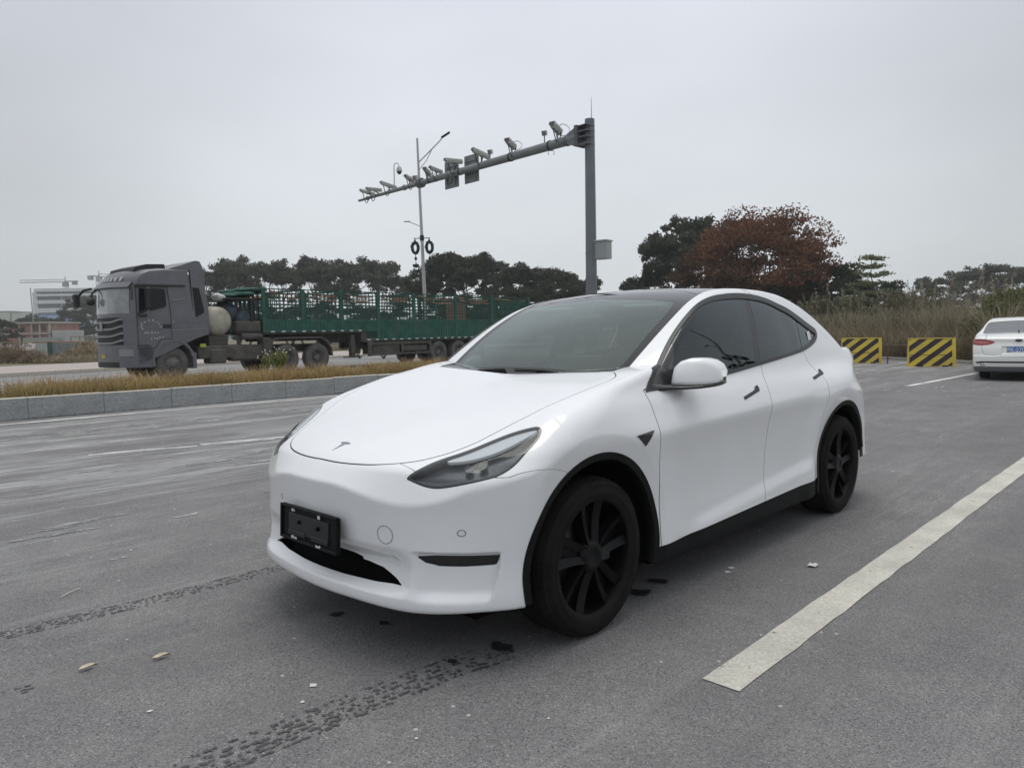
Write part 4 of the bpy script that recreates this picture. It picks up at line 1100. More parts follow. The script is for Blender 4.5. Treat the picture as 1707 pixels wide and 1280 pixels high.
# ring outlines: tow-eye cover and parking sensors
def ring_on_bumper(name, y, z, r, t, m):
    V = []; F = []; n = 36
    for k in range(n):
        a = 2*math.pi*k/n
        for rr in (r, r+t):
            yy, zz = y+rr*math.cos(a), z+rr*math.sin(a); V.append((front_x(yy, zz)+.0022, yy, zz))
    for k in range(n):
        j = (k+1) % n; F.append((2*k, 2*j, 2*j+1, 2*k+1))
    return link(name, mesh(name, V, F, m, smooth=True), car)
ring_on_bumper('tow_cover', .457, .542, .036, .0022, M_line)
for sg in (1, -1):
    ring_on_bumper('parking_sensor', .749*sg, .567, .011, .0025, M_line)
ring_on_bumper('parking_sensor', -.30, .60, .011, .0025, M_line)
# wipers
q = MB()
def ws_pt(x, y, lift):
    z = max(float(Ctop(np.array([x]), np.array([abs(y)]))[0]), float(Htop(np.array([x]), np.array([abs(y)]))[0]) if x > -.44 else -9); return (x, y, z+lift)
q.tube([ws_pt(-.462, .50, .004), ws_pt(-.463, .34, .007), ws_pt(-.468, .16, .008)], [.006, .005, .004], 6)
q.tube([ws_pt(-.475, .46, .003), ws_pt(-.478, .2, .004), ws_pt(-.474, -.02, .003)], .0035, 5)
q.build('wiper', M_blk, car)
q = MB()
q.tube([ws_pt(-.462, -.08, .004), ws_pt(-.463, -.24, .006), ws_pt(-.468, -.40, .007)], [.006, .005, .004], 6)
q.tube([ws_pt(-.475, -.10, .003), ws_pt(-.480, -.35, .004), ws_pt(-.482, -.58, .003)], .0035, 5)
q.build('wiper', M_blk, car)
# ---- cabin
q = MB()
q.add([(-.50, -.68, 1.03), (-.50, .68, 1.03), (-.95, .70, 1.045), (-.95, -.70, 1.045), (-1.02, .70, .96), (-1.02, -.70, .96), (-1.02, .7, .75), (-1.02, -.7, .75)], [(0, 1, 2, 3), (3, 2, 4, 5), (5, 4, 6, 7)])
q.build('dashboard', M_cabin, car)
q = MB(); q.box((-1.04, -.19, .99), (-1.02, .19, 1.20), .006); q.build('centre_screen', M_gblk, car)
q = MB(); ring = [(-1.20-.06*math.sin(a), .38+.185*math.cos(a), 1.02+.175*math.sin(a)) for a in np.linspace(0, 2*math.pi, 28)]
q.tube(ring, .016, 6, False); q.box((-1.22, .22, 1.0), (-1.19, .54, 1.04), .01); q.cyl((-1.0, .38, .98), (-1.21, .38, 1.02), .04); q.build('steering_wheel', M_seat, car)
for yy in (.38, -.38):
    q = MB(); q.box((-1.95, yy-.25, .45), (-1.40, yy+.25, .62), .06)
    Mb = Matrix.Translation((-1.93, yy, .60)) @ Matrix.Rotation(R(-16), 4, 'Y'); q.box((-.07, -.25, 0), (.06, .25, .62), .06, Mb)
    q.box((-.06, -.13, .66), (.04, .13, .86), .05, Mb); q.build('front_seat', M_seat, car)
q = MB(); Mb = Matrix.Translation((-2.80, 0, .60)) @ Matrix.Rotation(R(-20), 4, 'Y'); q.box((-.07, -.64, 0), (.08, .64, .62), .06, Mb); q.box((-2.75, -.64, .45), (-2.25, .64, .64), .06)
for yy in (-.4, 0, .4): q.box((-.06, yy-.12, .64), (.05, yy+.12, .80), .04, Mb)
q.build('rear_seat', M_seat, car)
q = MB(); q.box((-3.3, -.80, .28), (-.45, .80, .34), .02); q.build('cabin_floor', M_cabin, car)
for sg in (1, -1):
    q = MB(); V = []
    for (x_, z_, y_) in ((-1.90, 1.53, .635), (-1.84, 1.40, .70), (-1.80, 1.25, .755), (-1.77, 1.08, .80), (-1.74, .6, .82)):
        V += [(x_+.085, y_*sg, z_), (x_-.12, y_*sg, z_)]
    q.add(V, [(2*i, 2*i+1, 2*i+3, 2*i+2) for i in range(4)]); q.build('pillar_lining', M_cream, car)
q = MB(); q.tube([(-1.18, .0, 1.47), (-1.14, .0, 1.44)], .012, 6); q.box((-1.15, -.12, 1.385), (-1.11, .12, 1.45), .02); q.build('rear_view_mirror', M_seat, car)
for y_ in (.2, -.56):
    q = MB(); q.box((-1.45, y_, 1.49), (-1.22, y_+.36, 1.505), .006, None); q.build('sun_visor', M_cream, car)
# small paper sticker inside the quarter glass
yq = side_y(-2.66, 1.285)
q = MB(); q.add([(-2.61, side_y(-2.61, 1.26)+.0, 1.255), (-2.665, side_y(-2.665, 1.26)+.0, 1.262), (-2.675, side_y(-2.675, 1.31)+.0, 1.32), (-2.62, side_y(-2.62, 1.31)+.0, 1.314)], [(0, 1, 2, 3)]); q.build('sticker', M_ink, car)
# ------------------------------------------------------------------ the lorry across the median
# local frame: x runs rearwards from the front axle, y away from us (0 = near flank), z up
LX, LY, LYAW = -11.0, 24.0, math.atan2(.766, .643)
lorry = thing('articulated_lorry', 'dusty grey tractor unit pulling a long green stake-sided trailer beyond the median', 'lorry', (LX, LY, 0), LYAW)
C_grey = (.115, .118, .135)
T_paint = mat('dusty_grey_paint', C_grey, .42, spec=.5, coat=.25, coatr=.2, dirt=(.15, .145, .135, .5), dscale=.9, var=.12, vscale=2)
T_dark = mat('lorry_dark', (.012, .012, .013), .6)
T_chas = mat('dirty_chassis', (.05, .046, .042), .85, col2=(.085, .078, .068), vscale=3, dirt=(.13, .12, .10, .5), dscale=2)
T_tyre = mat('dusty_lorry_tyre', (.075, .073, .068), .9, col2=(.12, .115, .105), vscale=4, bump=.4, bscale=30)
T_hub = mat('rusty_hub', (.10, .085, .072), .8, col2=(.16, .15, .14), vscale=14)
T_glass = mat('cab_glass', (.008, .009, .010), .12, spec=.25)
T_wind = mat('cab_windscreen', (.16, .17, .17), .12, spec=.6, coat=.6, col2=(.32, .33, .33), vscale=1.6)
T_tank = mat('ribbed_steel_tank', (.40, .385, .32), .6, metal=.25, dirt=(.22, .19, .15, .7), dscale=2.2, var=.12, vscale=5)
T_green = mat('green_trailer_paint', (.012, .090, .062), .6, spec=.4, var=.25, vscale=2.5, dirt=(.07, .11, .09, .55), dscale=1.3)
T_greend = mat('dark_green_bars', (.008, .058, .040), .65, var=.3, vscale=3)
T_tarp = mat('green_tarpaulin', (.02, .10, .075), .8, col2=(.025, .055, .045), vscale=3, bump=.8, bscale=9)
T_red = mat('red_straps', (.30, .11, .075), .85, col2=(.36, .24, .16), vscale=6)
T_wht = mat('white_marking', (.55, .56, .56), .7)
T_alu = mat('dull_trim', (.25, .255, .26), .4, metal=.5)

def lorry_wheel(parent, s_, y_, r=.52, w=.30, dual=False, name='wheel'):
    """round the given hub; outer face towards -y"""
    q = MB(); M = Matrix.Translation((s_, y_, r-.015))
    prof = [(.29, .0), (.30, -.01), (.40, -.012), (r-.04, .0), (r-.012, .02), (r, .05), (r, w-.04), (r-.02, w), (.29, w)]
    q.lathe([(a, b) for a, b in prof], 40, M)
    nb = 44
    for k in range(nb):
        t = 2*math.pi*k/nb; d = math.pi/nb*.62
        for (ya, yb) in ((.02, .085), (w-.10, w-.03)):
            V = [(rr*math.cos(t+e), yy, rr*math.sin(t+e)) for rr in (r+.006, r-.015) for yy in (ya, yb) for e in (-d, d)]
            q.add(V, [(0, 1, 3, 2), (0, 4, 5, 1), (2, 3, 7, 6), (1, 5, 7, 3), (0, 2, 6, 4)], M)
    wr = q.build(name, T_tyre, parent)
    h = MB()
    if dual: h.lathe([(.29, .02), (.27, .03), (.25, .16), (.13, .17), (.12, .06), (.10, .05), (0, .05)], 30, M)
    else: h.lathe([(.29, .01), (.275, -.005), (.26, .04), (.20, .03), (.17, -.03), (.11, -.035), (.10, -.07), (.06, -.085), (0, -.085)], 30, M)
    h.build('rim', T_hub, wr)
    nuts = MB()
    for k in range(10):
        t = 2*math.pi*k/10; rr = .19 if dual else .185; yy = .165 if dual else .01
        nuts.cyl((s_+rr*math.cos(t), y_+yy-.04, r-.015+rr*math.sin(t)), (s_+rr*math.cos(t), y_+yy, r-.015+rr*math.sin(t)), .016, None, 6)
    nn_ = nuts.build('wheel_nuts', T_alu, wr); nn_['kind'] = 'stuff'
    return wr
for s_, dual in ((0, False), (4.24, True), (5.60, True), (12.1, True), (13.4, True), (14.7, True)):
    lorry_wheel(lorry, s_, 0.04, .525 if s_ < 6 else .50, .30, dual)
    lorry_wheel(lorry, s_, 2.10, .525 if s_ < 6 else .50, .34, dual)
# cab shell: side outline swept across the width with a rounded, raked front
def cab_mesh():
    side = [(-1.16, 1.02), (-1.20, 1.9), (-1.16, 2.35), (-1.10, 2.92), (-.98, 3.22), (-.80, 3.42), (-.5, 3.54), (-.15, 3.585), (.30, 3.60), (.62, 3.60), (.70, 3.45), (.78, 2.9), (.80, 2.0), (.88, 1.50), (.80, 1.30), (.62, 1.28), (.55, 1.0), (.35, 1.28), (-.35, 1.28), (-.60, .95), (-.62, .75), (-1.10, .75)]
    return side
q = MB()
# body of the cab: stations across the width; the front bows forward in the middle
side = [(-1.16, .50), (-1.17, 1.45), (-1.18, 2.12), (-1.12, 2.95), (-1.05, 3.20), (-.90, 3.40), (-.62, 3.53), (-.20, 3.585), (.62, 3.60), (.74, 2.98), (.80, 2.02), (1.24, 1.62), (1.26, 1.46), (.80, 1.32)]
fr = [1, 1, 1, .95, .9, .8, .5, .2, 0, 0, 0, 0, 0, 0]
bow = lambda y: -.42*(1-abs((y-1.25)/1.25)**2.6)
ys = [0.0, .03, .10, .25, .5, .9, 1.25, 1.6, 2.0, 2.25, 2.40, 2.47, 2.5]
V = []; F = []; n = len(side)
for yy in ys:
    e = min(yy, 2.5-yy); ins = .055*math.exp(-e/.03)
    for (x_, z_), k in zip(side, fr):
        tl = .06*max(0, (z_-2.1)/1.5)
        V.append((x_+k*(bow(yy))+ins*k*1.0+(ins if k == 0 else 0)*-.0, (yy-1.25)*(1-tl/1.25*(.8))+1.25, z_-(ins if z_ > 3.3 else 0)+.03*(1-abs((yy-1.25)/1.25)**2)*(z_ > 3.3)))
for i in range(len(ys)-1):
    for k in range(n-1):
        F.append((i*n+k, i*n+k+1, (i+1)*n+k+1, (i+1)*n+k))
q.add(V, F, None, True)
for i in (0, len(ys)-1):
    base_ = i*n; tri = tessellate_polygon([[Vector((V[base_+k][0], V[base_+k][2], 0)) for k in range(n)]]); q.add([V[base_+k] for k in range(n)], [tuple(t) for t in tri])
cabo = q.build('cab', T_paint, lorry)
# lower front corner + bumper
q = MB()
def bowed(q, z0, z1, fx, y0=.0, y1=2.5, th=.10, n=14, ins=0.0, M=None):
    V = []
    for i in range(n+1):
        yy = y0+(y1-y0)*i/n; xx = fx+bow(yy)+.05*math.exp(-min(yy, 2.5-yy)/.04)
        V += [(xx, yy, z0), (xx+ins, yy, z1), (xx+th, yy, z1), (xx+th, yy, z0)]
    F = []
    for i in range(n):
        for k in range(4): F.append((4*i+k, 4*i+(k+1) % 4, 4*i+4+(k+1) % 4, 4*i+4+k))
    F += [(0, 1, 2, 3), (4*n+3, 4*n+2, 4*n+1, 4*n)]
    q.add(V, F, M); return q
bowed(q, .44, 1.16, -1.215, th=.5); q.build('front_bumper', T_paint, lorry)
q = MB(); bowed(q, .46, .62, -1.228, .45, 2.05, .06); q.build('bumper_intake', T_dark, lorry)
q = MB(); bowed(q, 1.10, 2.02, -1.200, .32, 2.18, .06); grl = q.build('front_grille', T_dark, lorry)
for k, zz in enumerate((1.18, 1.40, 1.62, 1.84)):
    q = MB(); V = []; F = []
    n_ = 12
    for i in range(n_+1):
        yy = .30+1.90*i/n_; e = abs(i/n_-.5)*2; xx = -1.245+bow(yy); z_ = zz+.10*max(0, e-.6)/.4*1.0
        V += [(xx, yy, z_), (xx, yy, z_+.055), (xx+.08, yy, z_+.075), (xx+.08, yy, z_-.02)]
    for i in range(n_):
        for j in range(4): F.append((4*i+j, 4*i+(j+1) % 4, 4*i+4+(j+1) % 4, 4*i+4+j))
    F += [(0, 1, 2, 3), (4*n_+3, 4*n_+2, 4*n_+1, 4*n_)]
    q.add(V, F); q.build('grille_bar', T_alu, grl)
q = MB(); bowed(q, 1.60, 1.92, -1.262, 1.15, 1.35, .03); q.build('badge', T_alu, grl)
q = MB(); bowed(q, .80, 1.02, -1.232, .05, .42, .04); q.build('headlight', T_alu, lorry)
q = MB(); bowed(q, .80, 1.02, -1.232, 2.08, 2.45, .04); q.build('headlight', T_alu, lorry)
q = MB(); bowed(q, .74, .86, -1.236, 1.1, 1.4, .03); q.build('number_plate', mat('yellow_plate', (.42, .33, .04), .6), lorry)
# windscreen, sun visor and roof pieces
q = MB(); V = []; F = []; n_ = 14
for i in range(n_+1):
    yy = .10+2.30*i/n_
    V += [(-1.186+bow(yy), yy, 2.14), (-1.150+bow(yy)*.97, yy, 2.95)]
for i in range(n_): F.append((2*i, 2*i+1, 2*i+3, 2*i+2))
q.add(V, F, None, True); wsc = q.build('windscreen', T_wind, lorry)
q = MB(); V = []; F = []
for i in range(n_+1):
    yy = .06+2.38*i/n_; V += [(-1.24+bow(yy), yy, 2.96), (-1.10+bow(yy), yy, 3.12), (-1.06+bow(yy), yy, 3.10), (-1.20+bow(yy), yy, 2.92)]
for i in range(n_):
    for j in range(4): F.append((4*i+j, 4*i+(j+1) % 4, 4*i+4+(j+1) % 4, 4*i+4+j))
q.add(V, F, None); q.build('sun_visor', T_paint, lorry)
q = MB(); q.prism([(-.98, 3.47), (-.92, 3.60), (-.55, 3.72), (.02, 3.75), (.05, 3.58), (-.45, 3.54)], .35, 2.15, 'y'); q.build('air_unit', T_dark, lorry)
q = MB(); q.prism([(.08, 3.60), (.50, 3.74), (.95, 3.90), (1.10, 3.88), (1.19, 3.70), (1.19, 3.60)], .12, 2.38, 'y'); q.build('wind_deflector', T_paint, lorry)
# sleeper side fairing with its dark quarter pane
for y0, y1 in ((.02, .10), (2.40, 2.48)):
    q = MB(); q.prism([(.70, 3.60), (1.19, 3.60), (1.20, 3.0), (1.28, 2.28), (1.27, 1.48), (.80, 1.32)], y0, y1, 'y'); q.build('side_fairing', T_paint, lorry)
q = MB(); q.prism([(.75, 3.0), (.98, 3.0), (1.13, 2.25), (1.10, 2.16), (.83, 2.02)], .012, .03, 'y'); q.build('quarter_pane', T_glass, lorry)
q = MB(); q.prism([(.655, 3.58), (.675, 3.58), (.81, 1.32), (.79, 1.32)], .006, .04, 'y'); q.build('fairing_gap', T_dark, lorry)
# door with its windows, seams and trim
door = MB()
seam = [(-1.08, 2.96), (-.10, 2.99), (-.02, 2.3), (0.0, 1.32), (-.35, 1.34), (-.56, 1.05), (-1.08, 1.02)]
for a, b in zip(seam, seam[1:]+seam[:1]):
    d = Vector((b[0]-a[0], 0, b[1]-a[1])); L_ = d.length; Ms = Matrix.Translation((a[0], -.001, a[1])) @ Matrix.Rotation(-math.atan2(d.z, d.x), 4, 'Y')
    door.box((0, -.004, -.009), (L_, .006, .009), 0, Ms)
dro = door.build('door', T_dark, lorry)
q = MB(); q.prism([(-.97, 2.93), (-.76, 2.93), (-.76, 2.33), (-.96, 2.14), (-1.02, 2.14)], -.006, .02, 'y'); q.build('window', T_glass, dro)
q = MB(); q.prism([(-.66, 2.93), (-.20, 2.93), (-.16, 2.86), (-.14, 2.40), (-.20, 2.34), (-.66, 2.22)], -.006, .02, 'y'); q.build('window', T_glass, dro)
q = MB(); q.box((-.28, -.01, 1.66), (-.02, .01, 1.80), .01); q.build('handle', T_dark, dro)
q = MB(); q.prism([(-1.10, 2.97), (.50, 3.02), (.50, 3.07), (-1.10, 3.05)], -.012, .03, 'y'); q.build('rain_gutter', T_dark, lorry)
q = MB(); q.prism([(.05, 2.55), (.50, 2.62), (.50, 2.64), (.05, 2.585)], -.01, .02, 'y'); q.prism([(.0, 1.59), (1.2, 1.63), (1.2, 1.65), (0, 1.61)], -.01, .02, 'y'); q.build('side_crease', T_alu, lorry)
# ring of small white characters and the word below it on the door
q = MB()
def glyph(q, cx, cz, s_, seed, rot=0):
    r_ = random.Random(seed)
    for k in range(4):
        if r_.random() < .5: x0 = r_.uniform(-.4, .0); x1 = x0+r_.uniform(.4, .7); z0 = r_.uniform(-.45, .4); a, b, c, d = x0, z0, x1, z0+.14
        else: z0 = r_.uniform(-.45, -.1); x0 = r_.uniform(-.4, .3); a, b, c, d = x0, z0, x0+.15, z0+r_.uniform(.5, .85)
        M = Matrix.Translation((cx, -.012, cz)) @ Matrix.Rotation(-rot, 4, 'Y'); q.box((a*s_, 0, b*s_), (c*s_, .006, d*s_), 0, M)
for k in range(9):
    a = R(205-25.5*k); glyph(q, -.66+.30*math.cos(a), 1.72+.19*math.sin(a), .085, k, a-math.pi/2)
for k in range(5): glyph(q, -.85+.095*k, 1.52, .080, 30+k)
for k in range(5): glyph(q, -.66+.085*k, 1.33+.01*k, .07, 50+k)
o_ = q.build('door_lettering', T_wht, dro); o_['kind'] = 'stuff'
q = MB()
for k in range(8): glyph(q, .30+.075*k, 1.86, .055, 80+k)
q.box((.02, -.01, 1.84), (.08, .0, 1.91)); o_ = q.build('side_lettering', T_alu, lorry); o_['kind'] = 'stuff'
q = MB()
for k in range(7):
    yy = .45+.22*k; r_ = random.Random(k); M = Matrix.Translation((-1.06+bow(yy)*.9, yy, 3.22)) @ Matrix.Rotation(R(30), 4, 'Y')
    for j in range(3): q.box((-.012, -.07+.05*j, -.07), (-.002, -.045+.05*j, .07), 0, M)
    q.box((-.012, -.07, .03), (-.002, .06, .055), 0, M)
o_ = q.build('roof_lettering', T_wht, lorry); o_['kind'] = 'stuff'
# mirrors
q = MB(); q.tube([(-1.1, -.02, 2.98), (-1.28, -.22, 2.95), (-1.30, -.24, 2.55)], .03, 6); q.box((-1.12, -.26, 2.02), (-.86, -.14, 2.12), .03)
q.tube([(-1.05, -.02, 2.12), (-.86, -.15, 2.22), (-.70, -.2, 2.85)], .035, 6); q.box((-.88, -.32, 2.25), (-.74, -.10, 2.95), .04); q.build('mirror', T_dark, lorry)
q = MB(); q.tube([(-1.5, 2.3, 3.0), (-1.62, 2.62, 2.96), (-1.72, 2.95, 2.72)], .04, 6); q.box((-1.84, 2.78, 2.42), (-1.66, 3.04, 2.86), .05); q.build('mirror', T_dark, lorry)
q = MB(); q.tube([(-1.50, 1.8, 3.0), (-1.72, 1.7, 2.8), (-1.74, 1.7, 2.62)], .03, 6); q.ball((-1.76, 1.7, 2.55), .13, 10, 8); q.build('mirror', T_dark, lorry)
# steps, mudguard
q = MB(); q.box((-1.08, .02, .46), (-.56, .5, .74), .03); q.box((-1.08, .0, .76), (-.60, .5, 1.04), .03); q.build('step', T_paint, lorry)
def arc_strip(name, cx, cz, r0, r1, a0, a1, y0, y1, m, n=14, tail=None):
    q = MB(); V = []; F = []
    for i in range(n+1):
        a = R(a0+(a1-a0)*i/n)
        for rr in (r0, r1):
            for yy in (y0, y1): V.append((cx+rr*math.cos(a), yy, cz+rr*math.sin(a)))
    for i in range(n):
        b = 4*i; F += [(b, b+1, b+5, b+4), (b+2, b+6, b+7, b+3), (b, b+4, b+6, b+2), (b+1, b+3, b+7, b+5)]
    F += [(0, 2, 3, 1), (4*n, 4*n+1, 4*n+3, 4*n+2)]
    q.add(V, F)
    if tail: q.box(*tail, .01)
    return q.build(name, m, lorry)
arc_strip('mudguard', 0.02, .62, .62, .70, 195, 10, -.02, .45, T_paint, tail=((.66, -.01, .33), (.78, .4, .85)))
# chassis, fifth-wheel deck, tank, cargo cover
q = MB(); q.box((-.9, .75, .75), (6.6, .95, 1.02), .02); q.box((-.9, 1.55, .75), (6.6, 1.75, 1.02), .02); q.box((.9, .10, .62), (3.4, 2.4, 1.06), .04); q.box((1.3, .06, .45), (1.9, .6, .95), .05); q.box((2.1, .08, .50), (3.2, .6, 1.0), .08)
q.build('tractor_chassis', T_chas, lorry)
q = MB(); q.box((.95, .04, 1.02), (1.15, .08, 1.14), 0); q.build('side_marker', mat('lime_marker', (.30, .40, .04), .5), lorry)
q = MB(); prof = [(0, .10), (.25, .11), (.40, .16), (.485, .25), (.51, .40), (.51, 2.1), (.485, 2.22), (.40, 2.32), (0, 2.38)]
q.lathe(prof, 28, Matrix.Translation((1.74, 0, 1.90))); q.build('gas_tank', T_tank, lorry)
for yy in (.55, 1.9):
    q = MB(); q.lathe([(.513, yy-.04), (.525, yy-.03), (.525, yy+.03), (.513, yy+.04)], 28, Matrix.Translation((1.74, 0, 1.90))); q.build('tank_strap', T_alu, lorry)
q = MB(); q.box((1.4, .3, 1.0), (2.1, 2.2, 1.42), .03); q.build('tank_cradle', T_chas, lorry)
arc_strip('mudguard', 4.92, .55, .62, .66, 20, 160, 0, .5, T_chas) if False else None
q = MB(); q.prism([(3.55, .95), (3.62, 1.22), (3.9, 1.30), (5.75, 1.30), (6.05, 1.16), (6.24, .85), (6.28, .55), (6.22, .55), (6.18, .84), (6.0, 1.10), (5.74, 1.24), (3.92, 1.24), (3.68, 1.16), (3.60, .92)], -.01, .5, 'y'); q.build('mudguard', T_chas, lorry)
q = MB(); q.box((3.28, .0, .55), (3.62, .45, 1.30), .03); q.build('spray_flap', T_chas, lorry)
# trailer floor (gooseneck step), frame, side posts, boards, rails
TL = 18.6
q = MB(); q.box((3.36, .08, 1.40), (7.9, 2.42, 1.55), .02); q.box((7.9, .08, 1.02), (TL, 2.42, 1.16), .02); q.box((7.75, .08, 1.05), (8.0, 2.42, 1.5), .02)
q.box((3.6, .7, 1.15), (7.8, .9, 1.4), .02); q.box((3.6, 1.6, 1.15), (7.8, 1.8, 1.4), .02); q.box((7.9, .7, .78), (TL-.4, .9, 1.04), .02); q.box((7.9, 1.6, .78), (TL-.4, 1.8, 1.04), .02)
q.build('trailer_frame', T_chas, lorry)
q = MB(); q.box((7.25, .1, .45), (7.45, .3, 1.35), .02); q.box((6.95, .12, .42), (7.75, .28, .47), .01); q.build('landing_leg', T_chas, lorry)
q = MB(); q.box((8.05, .02, .45), (8.25, .1, 1.04), .01); q.box((8.25, .03, .90), (11.6, .08, 1.02), .01); q.box((8.25, .03, .47), (11.6, .08, .55), .01); q.box((11.5, .03, .47), (11.62, .08, 1.02), .01); q.box((9.85, .03, .5), (9.98, .08, .95), .01); q.build('side_guard', T_chas, lorry)
q = MB(); q.box((8.35, .09, .52), (9.8, .8, .92), .02); q.box((10.0, .09, .60), (11.4, .8, .86), .02); q.build('tool_box', T_chas, lorry)
posts = [3.36, 5.0, 6.75, 8.62, 10.62, 13.2, 15.72, TL]
zt = 3.08
def zb(s_): return 1.50 if s_ < 7.95 else 1.12
for fy, sg in ((0.0, 1), (2.5, -1)):
    near = fy == 0
    for s_ in posts:
        q = MB(); w_ = .13 if s_ != 8.62 else .17
        q.box((s_-w_/2, fy if near else fy-.07, zb(s_)-.02), (s_+w_/2, fy+.07 if near else fy, zt), .008); q.build('post', T_green, lorry)
    for a, b in zip(posts, posts[1:]):
        z0 = zb((a+b)/2); zp = 1.93
        y0, y1 = (fy+.018, fy+.045) if near else (fy-.045, fy-.018)
        q = MB(); q.box((a+.07, y0, z0), (b-.07, y1, zp), .004); bo = q.build('drop_side', T_green, lorry)
        q = MB(); n_ = int((b-a)/.16)
        for k in range(n_):
            x_ = a+.10+(b-a-.2)*(k+.5)/n_; q.box((x_-.035, fy-.0 if near else fy-.018, z0+.06), (x_+.035, fy+.018 if near else fy, zp-.06), .006)
        rb_ = q.build('rib', T_green, bo); rb_['kind'] = 'stuff'
        q = MB(); q.box((a+.07, y0-.014, z0-.02), (b-.07, y1+.01, z0+.07), .004); q.box((a+.07, y0-.014, zp-.05), (b-.07, y1+.01, zp+.02), .004); q.build('board_rail', T_green, bo)
        # open rails above
        q = MB()
        for zz in (2.06, 2.20, 2.34, 2.48, 2.62, 2.76, 2.90, zt-.03): q.box((a+.06, y0, zz-.017), (b-.06, y1, zz+.017))
        n_ = max(2, int((b-a)/.17))
        for k in range(n_): x_ = a+(b-a)*(k+.5)/n_; q.box((x_-.014, y0+.004, zp), (x_+.014, y1-.004, zt))
        rl = q.build('side_rails', T_greend, lorry); rl['kind'] = 'stuff'
        if near or True:
            q = MB(); xa, xb = a+.25, b-.25; sag = rnd.uniform(.06, .16)
            P = [(xa+(xb-xa)*t, fy+(.06 if near else -.06), 2.98-sag*math.sin(t*math.pi*.9)-.06*t+rnd.uniform(-.02, .02)) for t in np.linspace(0, 1, 9)]
            q.tube(P, [.02+rnd.uniform(0, .028) for _ in P], 6); q.build('rolled_strap', T_red, lorry)
# light reflective tape along the bottom rail
q = MB()
for k in range(34):
    x_ = 3.6+.44*k
    if x_ < TL-.3: q.box((x_, -.006, zb(x_)-.015), (x_+.16, .006, zb(x_)+.03))
rt = q.build('reflective_tape', T_wht, lorry); rt['kind'] = 'stuff'
# front wall, cross-bars inside, rear boards
q = MB()
for k in range(8): q.box((3.34, .08+.30*k, 1.5), (3.40, .12+.30*k, zt))
q.box((3.34, .06, 1.5), (3.40, 2.44, 1.95)); q.box((3.34, .06, 3.02), (3.40, 2.44, 3.10)); q.build('headboard', T_greend, lorry)
q = MB()
for k in range(7): q.box((TL-.06, .1+.33*k, 1.12), (TL, .36+.33*k, 2.9), .01)
q.build('tailboard', T_green, lorry)
for s_ in posts[1:-1]:
    q = MB(); q.box((s_-.04, .05, zt-.06), (s_+.04, 2.45, zt)); q.build('cross_bar', T_greend, lorry)
q = MB(); q.box((14.9, 2.30, 1.2), (16.3, 2.40, 2.8), .02); q.build('loose_board', mat('orange_board', (.22, .12, .08), .9, dirt=(.1,.09,.07,.6)), lorry)
# tarpaulin roll and bundled gear on the gooseneck
def lump(name, pts, m, parent, seed=1, n=14):
    r_ = random.Random(seed); q = MB()
    for (c, r0) in pts:
        V = []; F = []; mm = 8
        for i in range(mm+1):
            a = math.pi*i/mm
            for k in range(n):
                t = 2*math.pi*k/n; j = 1+r_.uniform(-.14, .14); V.append((c[0]+r0[0]*j*math.sin(a)*math.cos(t), c[1]+r0[1]*j*math.sin(a)*math.sin(t), c[2]-r0[2]*j*math.cos(a)))
        for i in range(mm):
            for k in range(n): F.append((i*n+k, i*n+(k+1) % n, (i+1)*n+(k+1) % n, (i+1)*n+k))
        q.add(V, F, None, True)
    return q.build(name, m, parent)
lump('tarpaulin', [((2.9, 1.25, 2.86), (.50, 1.15, .11)), ((3.35, 1.25, 3.0), (.55, 1.15, .13)), ((2.5, .9, 2.80), (.30, .6, .09)), ((3.0, 1.6, 2.98), (.4, .8, .10))], T_tarp, lorry, 3)
lump('sack', [((1.93, .6, 2.75), (.16, .3, .13)), ((2.15, .8, 2.72), (.16, .3, .11))], T_wht, lorry, 4)
q = MB(); q.box((2.05, .12, 2.64), (3.36, 2.4, 2.70), .01); q.box((2.9, .12, 1.5), (2.98, .2, 2.66)); q.box((2.3, .12, 1.45), (3.36, 2.4, 1.52), .01); q.build('front_rack', T_dark, lorry)
lump('tool_bundle', [((2.45, .9, 2.25), (.3, .5, .32)), ((2.85, .8, 2.0), (.35, .5, .35)), ((2.6, 1.4, 2.3), (.35, .5, .35))], mat('blue_grey_sheeting', (.05, .08, .13), .8, col2=(.10, .12, .12), vscale=5), lorry, 6)
q = MB(); q.box((2.35, .1, 1.5), (3.3, .5, 1.9), .05); q.cyl((2.5, .15, 1.35), (3.3, .15, 1.35), .12, None, 10); q.build('rope_box', T_chas, lorry)
# ------------------------------------------------------------------ the white saloon (rear view), partly outside the frame
SROOF = Tab1([-.6, 0, .5, .9, 1.2, 1.6, 2.1, 2.6, 3.1, 3.6, 4.1, 4.6, 4.85, 5.2], [.80, .93, 1.02, 1.06, 1.22, 1.38, 1.465, 1.475, 1.42, 1.26, 1.11, 1.05, .95, .6], -.7, 5.3, .04)
SREAR = Tab1([.15, .25, .40, .60, .75, .90, 1.0, 1.1, 1.3], [4.78, 4.86, 4.90, 4.895, 4.86, 4.80, 4.80, 4.74, 4.6], .1, 1.6, .02)
KZs = [.15, .25, .40, .60, .80, .95, 1.05, 1.15, 1.30, 1.42, 1.5]
wS = [.86, .89, .905, .915, .915, .895, .85, .76, .66, .58, .5]
KXs = [5.0, 4.6, 4.2, 3.5, 2.0, .8, 0, -.6]
rowsS = [[v+d+(g if z > 1.0 else 0) for v, z in zip(wS, KZs)] for d, g in ((-.06, -.10), (-.02, -.05), (0, -.01), (.005, .02), (.005, .03), (0, .0), (-.02, -.2), (-.15, -.4))]
STAB = Tab2(KXs, KZs, rowsS, (-.7, 5.1), (.1, 1.55), blur=(.06, .02))
